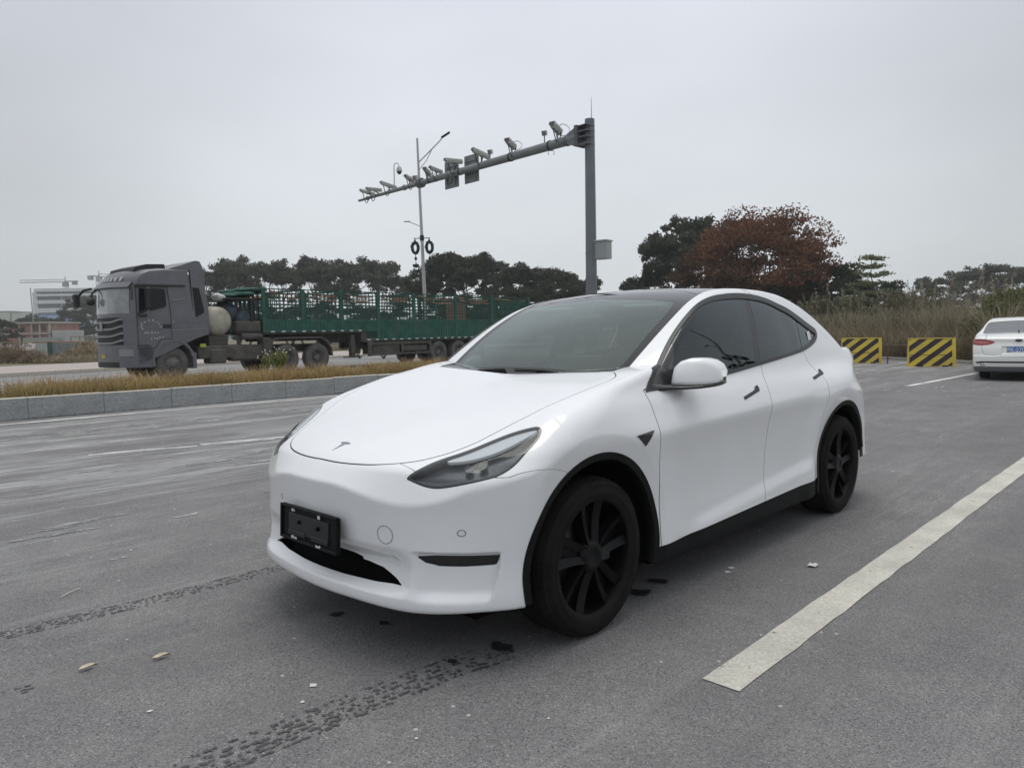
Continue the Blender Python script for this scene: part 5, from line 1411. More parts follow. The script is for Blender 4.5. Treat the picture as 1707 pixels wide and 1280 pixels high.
def saloon(x, y, z):
    """x runs rearwards from the nose"""
    ay = np.abs(y)
    top = (z-(SROOF(x-.10*ay*ay)-.07*ay*ay))*.93
    f = smax(top, ay-STAB(x, z), .07)
    # bumper crease, boot-lid edge, recess for the plate
    r = SREAR(z)-.10*ay**2-.28*np.clip(ay-.55, 0, 1)**2*1.6
    r = r-.028*sstep(.34, .30, ay)*sstep(.62, .64, z)*sstep(.80, .775, z)*1.0
    r = r-.012*sstep(.875, .90, z)*sstep(1.02, .99, z)*0
    r = r+.018*sstep(.60, .57, z)
    f = smax(f, x-r, .05); f = smax(f, -.45-x+.25*ay**2, .1)
    return smax(f, .20-z, .02)
S2 = Skin(saloon, (-.6, -.06, .12), (5.02, 1.02, 1.56), .024)
sal = thing('parked_saloon', 'white saloon at the right edge of the photo seen from behind, blue number plate', 'car', (0, 0, 0), 0)
ax_ = Vector((.562, .827)).normalized()              # heading away from us
SW = mat('cream_white_paint', (.74, .74, .70), .35, coat=1.0, coatr=.03)
on2 = on
sgl = on2('side', [(1.05, 1.02), (1.6, 1.33), (2.2, 1.42), (2.9, 1.40), (3.5, 1.24), (3.85, 1.06), (2.5, 1.03)])
arcs = lambda xc, r: (lambda P: r-np.sqrt((P[:, 0]-xc)**2+(P[:, 2]-.33)**2))
rw_ = on2('top', csp([(3.22, -.3), (3.22, 0), (3.26, .45), (3.30, .60), (3.5, .66), (3.9, .70), (4.10, .70), (4.16, .5), (4.19, 0), (4.19, -.3)], 4))
lamp = on2('front', csp([(.46, .90), (.60, .945), (.74, .965), (.90, .955), (.95, .90), (.86, .835), (.70, .82), (.54, .845)], 4))
lampx = lambda P: P[:, 0]-4.25
slot = on2('front', [(-.2, .455), (.70, .455), (.83, .44), (.80, .40), (.62, .415), (-.2, .415)])
rx_ = lambda P: P[:, 0]-4.4
boot = on2('front', csp([(-.3, .60), (.50, .60), (.66, .63), (.70, .72), (.70, .86), (.63, .99), (.60, 1.12), (.3, 1.2), (-.3, 1.2)], 5))
bx = lambda P: P[:, 0]-4.22
ar1, ar2 = arcs(.96, .37), arcs(3.81, .37)
low_ = lambda P: P[:, 2]-.335
pan('body_shell', S2.cut([sgl, rw_, lampx, lamp, rx_, slot, ar1, ar2, bx, neg(boot, .004), low_, lambda P: P[:, 2]-1.0],
    lambda g_, r_, lx, l_, rx, s_, a1, a2, b_, bo, lo, hi: ~g_ & ~(r_ & hi) & ~(lx & l_) & ~(rx & s_) & ~a1 & ~a2 & ~(b_ & bo) & (lo | ~rx)), SW, sal, depth=.02)
pan('boot_lid', S2.cut([bx, shift(boot, .004), lamp, rw_], lambda b, bo, l_, r_: b & bo & ~l_ & ~r_), SW, sal, depth=.02)
pan('rear_window', S2.cut([rw_, lambda P: P[:, 2]-1.0], lambda r_, h_: r_ & h_), mat('grey_rear_glass', (.05, .055, .055), .06, spec=.5, coat=.6), sal, off=-.006)
pan('side_window', S2.cut([sgl, lambda P: P[:, 1]-.3], lambda a, b: a & b), M_frit, sal, 'lr', off=-.006)
pan('tail_light', S2.cut([lampx, lamp], lambda a, b: a & b), M_red, sal, 'lr', off=.004)
li_ = on2('front', csp([(.56, .885), (.68, .915), (.80, .925), (.88, .905), (.80, .875), (.66, .868)], 4))
pan('lamp_insert', S2.cut([lampx, li_], lambda a, b: a & b), mat('pale_red_lens', (.50, .13, .15), .15, coat=1), sal, 'lr', off=.009)
pan('bumper_slot', S2.cut([rx_, slot], lambda a, b: a & b), M_blk, sal, off=-.012)
pan('rear_valance', S2.cut([rx_, neg(low_, 0), lambda P: P[:, 2]-.21], lambda r_, l_, k_: r_ & ~l_ & k_), M_lampgrey, sal, off=-.004)
for sg in (1, -1):
    q = MB(); V = [(4.915-.10*.5, sg*.62, .385)]
    q.cyl((4.80, sg*.63, .375), (4.90-.03, sg*.63, .375), .052, None, 16); q.cyl((4.80, sg*.69, .375), (4.89-.03, sg*.69, .375), .045, None, 16); q.build('exhaust_tip', M_chrome, sal)
    q = MB()
    for xc in (.96, 3.81):
        M = Matrix.Translation((xc, (.66 if sg > 0 else -.66), .33)) @ Matrix.Scale(sg, 4, (0, 1, 0))
        q = MB(); q.lathe(tyre_profile(.22, .33, .22), 36, M); wq = q.build('wheel', M_tyre, sal)
        q = MB(); q.lathe([(0, .06), (.18, .07), (.215, .10), (.222, .08), (.222, -.08), (0, -.08)], 30, M); q.build('rim', M_alu if False else M_lampgrey, wq)
V_, T_, N_ = S2.cut([ar1, ar2, rw_, sgl, lambda P: P[:, 2]-.95], lambda a, b, r_, g_, h_: ~a & ~b & ~(r_ & h_) & ~g_)
V_ = V_-N_*.03; V_, T_, N_ = both(V_, T_, N_); link('inner_shell', mesh('inner_shell', V_, T_, M_void, normals=N_), sal)
q = MB(); q.box((.3, -.80, .2), (4.7, .80, .28), .02); q.build('underbody', M_void, sal)
q = MB(); q.box((4.835, -.22, .648), (4.852, .22, .788), .004)
BLUE = mat('blue_plate', (.03, .13, .42), .4)
pl = q.build('number_plate', BLUE, sal)
WHP = mat('plate_white', (.75, .78, .8), .5)
for s_, yy, sz in (('\u7ca4', -.178, .10), ('E', -.112, .125), ('\u00b7', -.072, .10), ('0', -.030, .125), ('7', .035, .125), ('0', .096, .125), ('4', .158, .125)):
    me_ = text_mesh('plate_character', s_, sz, WHP, .0015)
    o = link('plate_character', me_, pl, (4.8535, yy, .716), (R(90), 0, R(90)))
q = MB(); q.ball((4.835, 0, .935), .055, 18, 10, None, (.25, 1.35, .6)); q.build('emblem', mat('dark_oval', (.02, .03, .06), .2, coat=1), sal)
q = MB(); q.box((4.0, -.01, 1.12), (4.1, .01, 1.16), .004); q.build('roof_antenna', M_blk, sal)
# seat it: rear centre about 17 m off, 1.05 m right of its left wheel
back_c = Vector((11.52, 16.74)); sal.location = (back_c.x+ax_.x*4.88, back_c.y+ax_.y*4.88, 0)
sal.rotation_euler = (0, 0, math.atan2(-ax_.y, -ax_.x))
# ------------------------------------------------------------------ image rays -> points at a real distance (surveying help)
def at(px, py, Y):
    d = Fv+Rv*((px-853.5)/FPX)+Uv*((640-py)/FPX); return Vector((0, 0, CAM_H))+d*(Y/d.y)
# ------------------------------------------------------------------ traffic-camera gantry
G_pole = mat('galvanised_grey', (.16, .17, .185), .5, metal=.2, var=.08, vscale=2, dirt=(.12, .125, .13, .5), dscale=.8)
G_arm = mat('weathered_arm_steel', (.20, .22, .22), .5, metal=.2, dirt=(.13, .14, .13, .6), dscale=1.5)
G_cam = mat('off_white_housing', (.52, .53, .50), .55, dirt=(.25, .25, .22, .5), dscale=5)
G_dark = mat('camera_glass', (.012, .013, .015), .15, coat=.6)
G_cable = mat('black_cable', (.015, .015, .016), .6)
G_box = mat('grey_cabinet', (.34, .37, .36), .5, dirt=(.24, .26, .25, .5), dscale=3)
A0 = Vector((2.45, 24.0, 7.52)); A1 = Vector((-7.0, 34.5, 7.46)); AD = (A1-A0)
gan = thing('camera_gantry', 'tall grey steel post with a long arm of traffic cameras reaching over the road', 'gantry', (2.63, 24, 0), 0)
GL = Vector((2.63, 24, 0))
def gl(p): return Vector(p)-GL
q = MB(); q.cyl((0, 0, .34), (0, 0, 3.0), .195, .185, 8, True, False); q.cyl((0, 0, 3.0), (0, 0, 8.04), .180, .155, 8, True, False); q.cyl((0, 0, 2.97), (0, 0, 3.03), .195, .195, 8, True, False); q.build('post', G_pole, gan)
q = MB(); q.box((-.35, -.35, .33), (.35, .35, .37), .01)
for k in range(4): q.cyl((.27*(1, 1, -1, -1)[k], .27*(1, -1, 1, -1)[k], .36), (.27*(1, 1, -1, -1)[k], .27*(1, -1, 1, -1)[k], .43), .02, None, 6)
q.build('base_plate', G_pole, gan)
q = MB(); q.cyl((.06, 0, 8.04), (.06, 0, 8.72), .012, .006, 6); q.build('lightning_rod', G_arm, gan)
def ap(t, dz=0, dn=0):
    n = Vector((-AD.y, AD.x, 0)).normalized(); return gl(A0+AD*t)+Vector((0, 0, dz))+n*dn
q = MB(); q.cyl(ap(.012), ap(.64), .165, .115, 12); q.cyl(ap(.64), ap(.985), .10, .055, 12); q.build('arm', G_arm, gan)
q = MB(); q.cyl(ap(.632), ap(.638), .20, None, 16); q.cyl(ap(.642), ap(.648), .20, None, 16)
for k in range(8):
    a = k*math.pi/4; o = Vector((0, 0, math.sin(a)*.165)); n = Vector((-AD.y, AD.x, 0)).normalized()*math.cos(a)*.165; q.cyl(ap(.628)+o+n, ap(.652)+o+n, .018, None, 6)
q.build('flange', G_pole, gan)
# bracket between post and arm: plates and gussets
q = MB(); d_ = AD.normalized(); rz_ = math.atan2(d_.y, d_.x)
Mb = Matrix.Translation(ap(.0)) @ Matrix.Rotation(rz_, 4, 'Z')
q.box((.12, -.24, -.32), (.16, .24, .34), .006, Mb); q.box((.19, -.24, -.32), (.23, .24, .34), .006, Mb)
for z_ in (-.28, -.06, .12, .30): q.box((-.28, -.20, z_-.012), (.12, .20, z_+.012), 0, Mb)
for y_ in (-.13, .13): q.prism([(.23, -.30), (.23, .32), (.62, .17), (.62, -.17)], y_-.01, y_+.01, 'y', Mb)
for z_ in (-.22, 0, .22):
    for y_ in (-.19, .19): q.cyl(Mb @ Vector((.09, y_, z_)), Mb @ Vector((.26, y_, z_)), .016, None, 6)
q.build('arm_bracket', G_pole, gan)
def housing(a, b, t, label=None, r=.075, cable=True):
    r = r*1.12
    """bullet camera with sun shield between lens point a and rear point b, on its foot"""
    a, b = gl(a), gl(b); d = (b-a); L = d.length; d.normalize()
    cr = MB(); yax = Vector((0, 0, 1)).cross(d).normalized(); zax = d.cross(yax)*1.0; zax = yax.cross(d) if zax.z < 0 else zax
    if zax.z < 0: zax = -zax
    yax = zax.cross(d)
    M = Matrix((( d.x, yax.x, zax.x, a.x), (d.y, yax.y, zax.y, a.y), (d.z, yax.z, zax.z, a.z), (0, 0, 0, 1)))
    cr.box((.04, -r*.8, -r*.75), (L, r*.8, r*.6), .02, M)
    cr.box((-.03, -r, r*.62), (L*.96, r, r*.82), .01, M); cr.box((-.02, -r, -.1*r), (L*.9, -r*.92, r*.7), 0, M); cr.box((-.02, r*.92, -.1*r), (L*.9, r, r*.7), 0, M)
    c_ = cr.build('camera', G_cam, gan)
    g_ = MB(); g_.cyl(M @ Vector((.02, 0, -.05*r)), M @ Vector((.045, 0, -.05*r)), r*.6, None, 12); g_.build('lens', G_dark, c_)
    m_ = MB(); mid = a+d*L*.55-zax*r*.7; foot = ap(t, .06); m_.cyl(mid, (mid.x*.3+foot.x*.7, mid.y*.3+foot.y*.7, foot.z+.04), .028, None, 8); m_.cyl((mid.x*.3+foot.x*.7, mid.y*.3+foot.y*.7, foot.z+.04), foot, .035, None, 8)
    m_.box((-.07, -.05, -.02), (.07, .05, .02), .005, Matrix.Translation(mid)); m_.build('mount', G_arm, c_)
    if cable:
        w = MB(); P = []
        for k in range(11):
            u = k/10; P.append(a+d*L*.18-zax*r*.8*(1-u)+Vector((.26*u, .12*u, -(.42 if u < 1 else .42)*math.sin(u*math.pi*.93)-0.10*u)))
        w.tube(P, .017, 6); w.build('cable', G_cable, c_)
    return c_
for a, b, t, r in (((-6.58, 33.29, 7.72), (-6.0, 33.64, 7.60), .900, .075), ((-6.21, 32.84, 7.70), (-5.62, 33.25, 7.70), .865, .080), ((-5.47, 32.19, 7.82), (-4.86, 32.6, 7.65), .808, .082), ((-4.24, 30.95, 7.82), (-3.95, 31.34, 7.68), .694, .075),
                   ((-3.34, 30.0, 7.90), (-3.14, 30.42, 7.70), .606, .080), ((-3.08, 29.62, 7.86), (-2.62, 29.97, 7.72), .560, .075), ((-2.40, 28.71, 7.92), (-1.76, 29.06, 7.92), .478, .090),
                   ((-1.29, 27.58, 8.02), (-.68, 27.93, 7.80), .362, .090), ((-.02, 26.2, 7.99), (.26, 26.64, 7.82), .240, .095), ((1.46, 24.55, 8.06), (1.76, 24.96, 7.86), .080, .100)):
    housing(a, b, t, r=r)
for (p_, s_, t) in (((-3.84, 31.0, 7.76), .20, .667), ((-.64, 27.44, 7.90), .17, .328), ((1.25, 25.33, 7.98), .17, .127)):
    c = gl(p_); q = MB(); M = Matrix.Translation(c) @ Matrix.Rotation(R(-30), 4, 'Z') @ Matrix.Rotation(R(18), 4, 'X'); q.box((-s_*.5, -.06, -s_*.5), (s_*.5, .05, s_*.5), .02, M)
    for k in range(5): q.box((-s_*.45+s_*.2*k, .05, -s_*.4), (-s_*.41+s_*.2*k, .09, s_*.4), 0, M)
    f_ = q.build('flood_lamp', G_cam, gan); q = MB(); q.cyl(c+Vector((0, 0, -s_*.4)), ap(t, .1), .02, None, 6); q.build('mount', G_arm, f_)
    q = MB(); q.box((-s_*.42, -.065, -s_*.42), (s_*.42, -.058, s_*.42), .0, M); q.build('lamp_face', mat('lamp_lens', (.16, .17, .18), .15, coat=1), f_)
for (p_, r_) in (((.36, 26.5, 7.88), .15), ((1.87, 24.8, 7.93), .19), ((-4.02, 31.26, 7.74), .13), ((-3.02, 29.9, 7.70), .12)):
    c = gl(p_); q = MB(); q.tube([c+Vector((r_*math.cos(a), .08*math.sin(2*a), r_*math.sin(a))) for a in np.linspace(0, 2*math.pi*2.1, 34)], .014, 5); q.build('cable_coil', G_cam, gan)
q = MB(); q.tube([gl((-4.89, 32.17, 7.5)), gl((-4.88, 32.17, 8.50)), gl((-4.85, 32.17, 8.60)), gl((-4.77, 32.17, 8.64)), gl((-4.69, 32.17, 8.60)), gl((-4.66, 32.17, 8.46))], .022, 8); gn = q.build('gooseneck', G_cam, gan)
q = MB(); q.cyl(gl((-4.66, 32.17, 8.34)), gl((-4.66, 32.17, 8.46)), .125, .09, 16); q.cyl(gl((-4.66, 32.17, 8.27)), gl((-4.66, 32.17, 8.34)), .125, .125, 16); q.build('dome_cover', G_cam, gn)
q = MB(); q.ball(gl((-4.66, 32.17, 8.27)), .105, 16, 10, None, (1, 1, 1.15)); q.build('dome_camera', G_dark, gn)
for k_, (t_, w_, h_) in enumerate(((.508, .86, 1.06), (.420, .84, 1.04))):
    c = ap(t_, .06); rz2 = math.atan2(-AD.y, -AD.x); M = Matrix.Translation(c+Vector((.14, .17, 0))) @ Matrix.Rotation(rz2, 4, 'Z')
    q = MB(); q.box((-w_/2, -.02, -h_/2), (w_/2, .02, h_/2), .004, M); s_ = q.build('sign_back', mat('sign_back_grey', (.20, .215, .22), .55, metal=.2, dirt=(.14, .15, .15, .5), dscale=2), gan)
    q = MB()
    for z_ in (-.30, .02, .30): q.box((-w_/2*.9, -.06, z_-.025), (w_/2*.9, -.02, z_+.025), .004, M)
    for x_ in (-.25, .25): q.box((x_-.02, -.075, -h_*.44), (x_+.02, -.06, h_*.44), 0, M)
    q.build('sign_rail', G_arm, s_)
for t_ in (.05, .105, .245, .45, .50, .72, .93):
    q = MB(); r_ = .175-.095*t_
    q.cyl(ap(t_), ap(t_+.004), r_+.01, None, 14); q.build('band_clamp', G_cable if t_ in (.105, .245, .45) else G_arm, gan)
q = MB(); q.tube([ap(.105)+Vector((.1*math.sin(a), 0, -.15-.17*(1-math.cos(a))/1.6)) for a in np.linspace(-2.2, 2.2, 9)], .012, 5); q.tube([ap(.49)+Vector((.09*math.sin(a), 0, -.13-.14*(1-math.cos(a))/1.6)) for a in np.linspace(-2.2, 2.2, 9)], .012, 5); q.build('cable_loop', G_cam, gan)
# control cabinet on the post
cb = MB(); Mc = Matrix.Translation((.36, -.10, 3.90)) @ Matrix.Rotation(R(-38), 4, 'Z'); cb.box((-.24, -.17, -.29), (.24, .17, .27), .01, Mc)
cab_ = cb.build('cabinet', G_box, gan)
q = MB(); q.box((-.27, -.22, .26), (.27, .20, .31), .01, Mc); q.build('cabinet_roof', G_box, cab_)
q = MB(); q.box((-.215, -.178, -.265), (.215, -.168, .245), .003, Mc); q.box((.15, -.19, -.03), (.17, -.176, .05), 0, Mc); q.build('cabinet_door', mat('cabinet_door_grey', (.29, .32, .315), .5), cab_)
q = MB(); q.cyl((0, 0, 3.80), (0, 0, 3.84), .19, None, 8, True, False); q.box((.1, -.06, 3.86), (.30, .0, 3.92)); q.build('cabinet_clamp', G_pole, cab_)

# ------------------------------------------------------------------ street lamps with hanging wreaths
L_pole = mat('lamp_post_grey', (.42, .43, .43), .45, metal=.15, dirt=(.3, .3, .3, .4), dscale=1)
L_wre = mat('wreath_green', (.01, .035, .028), .8, var=.4, vscale=14)
def street_lamp(label, loc, rz=0, lean=0.0, group=None):
    t = thing('street_lamp', label, 'street lamp', loc, rz, group)
    t.rotation_euler = (0, lean, rz)
    q = MB(); q.cyl((0, 0, 0), (0, 0, 12.05), .125, .055, 12); q.box((-.2, -.2, 0), (.2, .2, .05), .01); q.cyl((0, 0, .05), (0, 0, 1.3), .15, .14, 12); q.build('post', L_pole, t)
    q = MB(); q.tube([(.05, 0, 10.75), (.7, 0, 11.35), (1.2, 0, 11.80), (1.38, 0, 12.0)], .035, 8); q.tube([(.05, 0, 10.35), (.45, 0, 10.80), (.78, 0, 11.38)], .022, 6); q.build('arm', L_pole, t)
    q = MB(); M = Matrix.Translation((1.55, 0, 12.14)) @ Matrix.Rotation(R(-30), 4, 'Y'); q.box((-.24, -.13, -.035), (.34, .13, .04), .025, M); q.build('lamp_head', G_cable, t)
    q = MB(); q.tube([(-.05, 0, 7.20), (-.45, 0, 7.38), (-.70, 0, 7.48)], .025, 6); q.box((-.98, -.07, 7.47), (-.62, .07, 7.53), .02); q.build('footway_lamp', L_pole, t)
    q = MB(); q.box((-.46, -.02, 6.52), (.46, .02, 6.56)); q.cyl((0, 0, 6.4), (0, 0, 6.7), .12, None, 10); q.build('wreath_bar', G_cable, t)
    for sx in (-.40, .40):
        q = MB()
        ring = [(sx+.17*math.cos(a), 0, 6.02+.30*math.sin(a)) for a in np.linspace(0, 2*math.pi, 21)]
        V = []; 
        q.tube(ring, .085, 7, False); r_ = random.Random(int(sx*10)+3)
        for k in range(46):
            a = r_.uniform(0, 2*math.pi); c = Vector((sx+.17*math.cos(a)+r_.uniform(-.07, .07), r_.uniform(-.1, .1), 6.02+.30*math.sin(a)+r_.uniform(-.07, .07))); q.box((-.035, -.01, -.035), (.035, .01, .035), 0, Matrix.Translation(c) @ Matrix.Rotation(r_.uniform(0, 3), 4, 'Y'))
        q.cyl((sx, 0, 6.34), (sx, 0, 6.52), .02, None, 6); q.ball((sx, 0, 6.42), .06, 8, 6)
        w_ = q.build('wreath', L_wre, t)
        q = MB(); q.cyl((sx, 0, 5.0), (sx, 0, 5.66), .018, None, 6); q.ball((sx, 0, 5.42), .10, 8, 6, None, (.8, .8, 1)); q.ball((sx, 0, 5.02), .14, 8, 6, None, (1, 1, .9))
        for k in range(14):
            c = Vector((sx+r_.uniform(-.16, .16), r_.uniform(-.08, .08), 4.86+r_.uniform(-.16, .2))); q.box((-.05, -.01, -.04), (.05, .01, .04), 0, Matrix.Translation(c) @ Matrix.Rotation(r_.uniform(0, 3), 4, 'Y'))
        q.build('pendant', L_wre, w_)
    return t
street_lamp('street lamp with wreaths seen only mirrored in the side window of the white crossover', (28.4, 14.6, 0), R(150))
street_lamp('pale street lamp with dark wreaths on its post standing behind the green trailer', (-4.78, 42, .14), 0, R(-1.2))

# ------------------------------------------------------------------ striped concrete barriers
B_y = mat('barrier_yellow', (.62, .47, .05), .7, dirt=(.36, .29, .09, .55), dscale=2.5, bump=.3, bscale=30)
B_k = mat('barrier_black', (.022, .016, .024), .75, dirt=(.06, .048, .055, .5), dscale=2.2)
def clip_band(x0, x1, w, h):
    """slanted band between two x offsets on a w by h board (slope 1.35:1)"""
    k = 1.28
    poly = [(x0, 0), (x1, 0), (x1+h*k, h), (x0+h*k, h)]
    def cl(P, f, inter):
        out = []
        for i in range(len(P)):
            a, b = P[i], P[(i+1) % len(P)]
            if f(a): out.append(a)
            if f(a) != f(b): out.append(inter(a, b))
        return out
    P = cl(poly, lambda p: p[0] >= 0, lambda a, b: (0, a[1]+(b[1]-a[1])*(0-a[0])/(b[0]-a[0])))
    if P: P = cl(P, lambda p: p[0] <= w, lambda a, b: (w, a[1]+(b[1]-a[1])*(w-a[0])/(b[0]-a[0])))
    return P
def barrier(label, cx, cy, rz, w=1.28, h=.88, yw=.0):
    t = thing('road_barrier', label, 'barrier', (cx, cy, 0), rz, 'striped barriers at the back of the lot')
    q = MB(); q.prism([(-.22, 0), (-.20, .10), (-.075, .86), (.0, .88), (.075, .86), (.20, .10), (.22, 0)], -w/2, w/2, 'x'); q.build('block', B_y, t)
    # black bands laid on the sloping face
    for k in range(-3, 4):
        x0 = k*.46+.02+yw
        P = clip_band(x0, x0+.235, w-.10, h-.04)
        if len(P) < 3: continue
        V = []
        for (x_, z_) in P:
            z2 = z_+.02; yy = -.20+(.125)*(z2-.10)/.76 if z2 > .10 else -.22+.02*(z2/.10)
            V.append((x_-w/2+.0, yy-.004, z2))
        # split at the toe so the band follows the face
        link('black_stripe', mesh('black_stripe', V+[(a, b+.02, c) for a, b, c in V], [tuple(t_) for t_ in tessellate_polygon([[Vector((v[0], v[2], 0)) for v in V]])]+[(i, (i+1) % len(V), len(V)+(i+1) % len(V), len(V)+i) for i in range(len(V))], B_k), t)
    q = MB(); q.prism([(-.235, 0), (-.215, .10), (-.09, .885), (.09, .885), (.215, .10), (.235, 0)], w/2-.075, w/2+.004, 'x'); q.build('end_flange', B_y, t)
    q = MB(); q.box((-w/2, -.085, .872), (w/2-.08, .085, .892), .008); q.build('top_rail', B_y, t)
    q = MB(); q.box((-w/2+.01, -.165, .36), (w/2-.09, -.155, .372)); q.build('casting_seam', B_k, t)
    for sx in (-.35, .35):
        q = MB(); q.box((sx-.08, -.24, -.0), (sx+.08, .24, .045), .005); q.build('lifting_slot', B_k, t)
    return t
def face_to_cam(x, y): return math.atan2(y, x)-math.pi/2
b1 = at(1438, 606, 25.7); b2 = at(1556, 610, 23.2)
barrier('yellow and black striped barrier nearer the white crossover, standing before dry grass', 12.38, 26.1, face_to_cam(12.4, 26.1)+R(12))
barrier('yellow and black striped barrier nearer the white saloon, with the bolder stripes', 13.27, 23.3, face_to_cam(13.2, 23.3)+R(12), 1.30, .90, .10)
# thin rail between the two barriers
q = MB(); q.tube([(12.95, 25.6, .62), (13.7, 24.2, .64)], .022, 6); q.cyl((13.02, 25.5, 0), (13.02, 25.5, .64), .025, None, 6); q.cyl((13.62, 24.3, 0), (13.62, 24.3, .64), .025, None, 6)
tag(q.build('rail', mat('rusty_pipe', (.12, .075, .045), .8)), 'thin rusty pipe rail between the two striped barriers', 'rail')
# ------------------------------------------------------------------ left background: site, houses, cranes
def ground_at(px, Y): p = at(px, 600, Y); return p.x
C_white = mat('white_cladding', (.62, .64, .65), .6, dirt=(.5, .51, .52, .4), dscale=.05)
C_win = mat('dark_window_band', (.10, .115, .125), .25, spec=.5, var=.2, vscale=.3)
C_blue = mat('blue_hoarding', (.06, .16, .36), .6, col2=(.20, .32, .46), vscale=.12)
C_brick = mat('red_brick_infill', (.27, .13, .105), .9, var=.25, vscale=.8, dirt=(.24, .18, .15, .5), dscale=.2)
C_conc = mat('bare_concrete_frame', (.36, .33, .29), .9, dirt=(.25, .22, .19, .5), dscale=.3)
C_void = mat('dark_opening', (.04, .035, .033), .9)
Y0 = 330
wb = thing('office_building', 'long white building with rounded corner and dark window bands on the skyline behind the lorry', 'building', tuple(at(60, 600, Y0).xy)+(0,), R(4))
bx0 = wb.location.x
def Z(py, Y=Y0, px=100): return at(px, py, Y).z
def wall_ring(name, z0, z1, x1, dep, r, off, m, parent, x0=0.0):
    """L-shaped front with a rounded left corner: sweep of a vertical strip"""
    P = [(x1, -off)]
    for k in range(9):
        a = math.pi/2*(k/8); P.append((x0+r-(r+off)*math.sin(a), r-(r+off)*math.cos(a)))
    P.append((x0-off, dep)); Pin = [(x1, .6), (x0+.6, .6), (x0+.6, dep)]
    V = [(x, y, z) for x, y in P for z in (z0, z1)]; n = len(P)
    F = [(2*i, 2*i+1, 2*i+3, 2*i+2) for i in range(n-1)]
    b = len(V); V += [(x1, 3, z1), (x0+3, dep, z1), (x1, 3, z0), (x0+3, dep, z0)]
    F += [tuple([2*i+1 for i in range(n)][::-1]+[b, b+1][::1])] if False else []
    q = MB(); q.add(V[:2*n], F); 
    top = [(x, y, z1) for x, y in P]+[(x1, dep, z1)]; bot = [(x, y, z0) for x, y in P]+[(x1, dep, z0)]
    q.add(top, [tuple(range(len(top)))[::-1]]); q.add(bot, [tuple(range(len(bot)))])
    return q.build(name, m, parent)
floors = [(481, 486), (493, 499), (506, 512), (516, 523)]
XW = 56
hz = lambda py: Z(py)
wall_ring('core', 0, hz(483), XW, 30, 3, -1.0, C_win, wb)
wall_ring('parapet', hz(486), hz(480.5), XW, 30, 3.2, .25, C_white, wb)
for z0, z1 in ((493.5, 489.5), (506, 500), (521, 513.5)):
    wall_ring('floor_band', hz(z0), hz(z1), XW, 30, 3.2, .15, C_white, wb)
for k in range(4):
    q = MB(); x_ = 12+k*12.5; q.box((x_, .86, hz(521)), (x_+.14, .98, hz(486))); q.build('mullion', C_white, wb)
q = MB(); q.box((-.32, 1.6, 0), (-.1, 8, hz(484)), .05); q.box((-.28, .5, 0), (1.9, 1.7, hz(485)), .4); q.build('corner_fin', C_white, wb)
q = MB(); q.box((3, -.6, 0), (XW, .5, hz(523)-.1)); q.build('ground_floor', C_white, wb)
q = MB(); q.box((2.5, -3.2, 0), (17.5, -2.9, hz(524))); bp_ = q.build('blue_hoarding', C_blue, wb)
for x0, x1 in ((.3, 4.5), (5.2, 9.6)): q = MB(); q.box((2.5+x0, -3.35, hz(537)), (2.5+x1, -3.22, hz(526))); q.build('hoarding_panel', mat('pale_blue_panel', (.26, .38, .50), .6), bp_)
q = MB(); q.box((11, -6, 0), (27, -5.6, hz(534))); q.build('blue_hoarding', mat('deep_blue_sheet', (.05, .12, .30), .6), wb)
q = MB()
for k in range(5): q.box((4+k*9, 6, hz(482)), (8+k*9, 12, hz(478.5 if k % 2 else 479.5)), .1)
q.build('roof_plant', C_white, wb)
# tower cranes
M_crane = mat('crane_grey', (.24, .25, .26), .6)
def crane(label, px, ytop, Y, jib, cj, rz, zj=0.0):
    top = at(px, ytop, Y); t = thing('tower_crane', label, 'crane', (top.x, top.y, 0), rz); H = top.z
    q = MB(); w = 1.0
    for sx in (-w, w):
        for sy in (-w, w): q.cyl((sx, sy, 0), (sx, sy, H), .16, None, 4)
    n = int(H/3)
    for k in range(n):
        z0, z1 = k*3, k*3+3; q.cyl((-w, -w, z0), (w, -w, z1), .10, None, 3); q.cyl((w, w, z0), (-w, w, z1), .10, None, 3); q.cyl((w, -w, z0), (w, w, z1), .10, None, 3); q.cyl((-w, -w, z1), (w, -w, z1), .10, None, 3)
    q.build('mast', M_crane, t)
    q = MB()
    for dz, dy in ((0, -.6), (0, .6), (1.3, 0)): q.cyl((0, dy, H+dz), (jib, dy, H+dz+zj), .14, None, 4)
    n = int(abs(jib)/2.2)
    for k in range(n):
        x0 = jib*k/n; x1 = jib*(k+1)/n; q.cyl((x0, -.6, H+zj*k/n), ((x0+x1)/2, 0, H+1.3+zj*k/n), .08, None, 3); q.cyl(((x0+x1)/2, 0, H+1.3+zj*k/n), (x1, -.6, H+zj*k/n), .08, None, 3)
    q.build('jib', M_crane, t)
    q = MB(); q.box((0, -.6, H), (cj, .6, H+.5)) if cj > 0 else q.box((cj, -.6, H), (0, .6, H+.5)); q.box((cj*.75-1, -.9, H-1.6), (cj*.75+1, .9, H+.4)); q.build('counterweight', M_crane, t)
    q = MB(); q.box((-1.1, -1.2, H-2.4), (1.1, 1.2, H-.2), .1); q.cyl((0, 0, H), (0, 0, H+3.0), .3, .15, 4); q.build('cab', M_crane, t)
crane('hazy tower crane above the middle of the white building, jib pointing left', 109, 470, 390, -24, 6.5, 0)
crane('larger tower crane just left of the lorry cab, jib pointing right', 165, 461, 360, 24, -5.5, 0, -1.5)
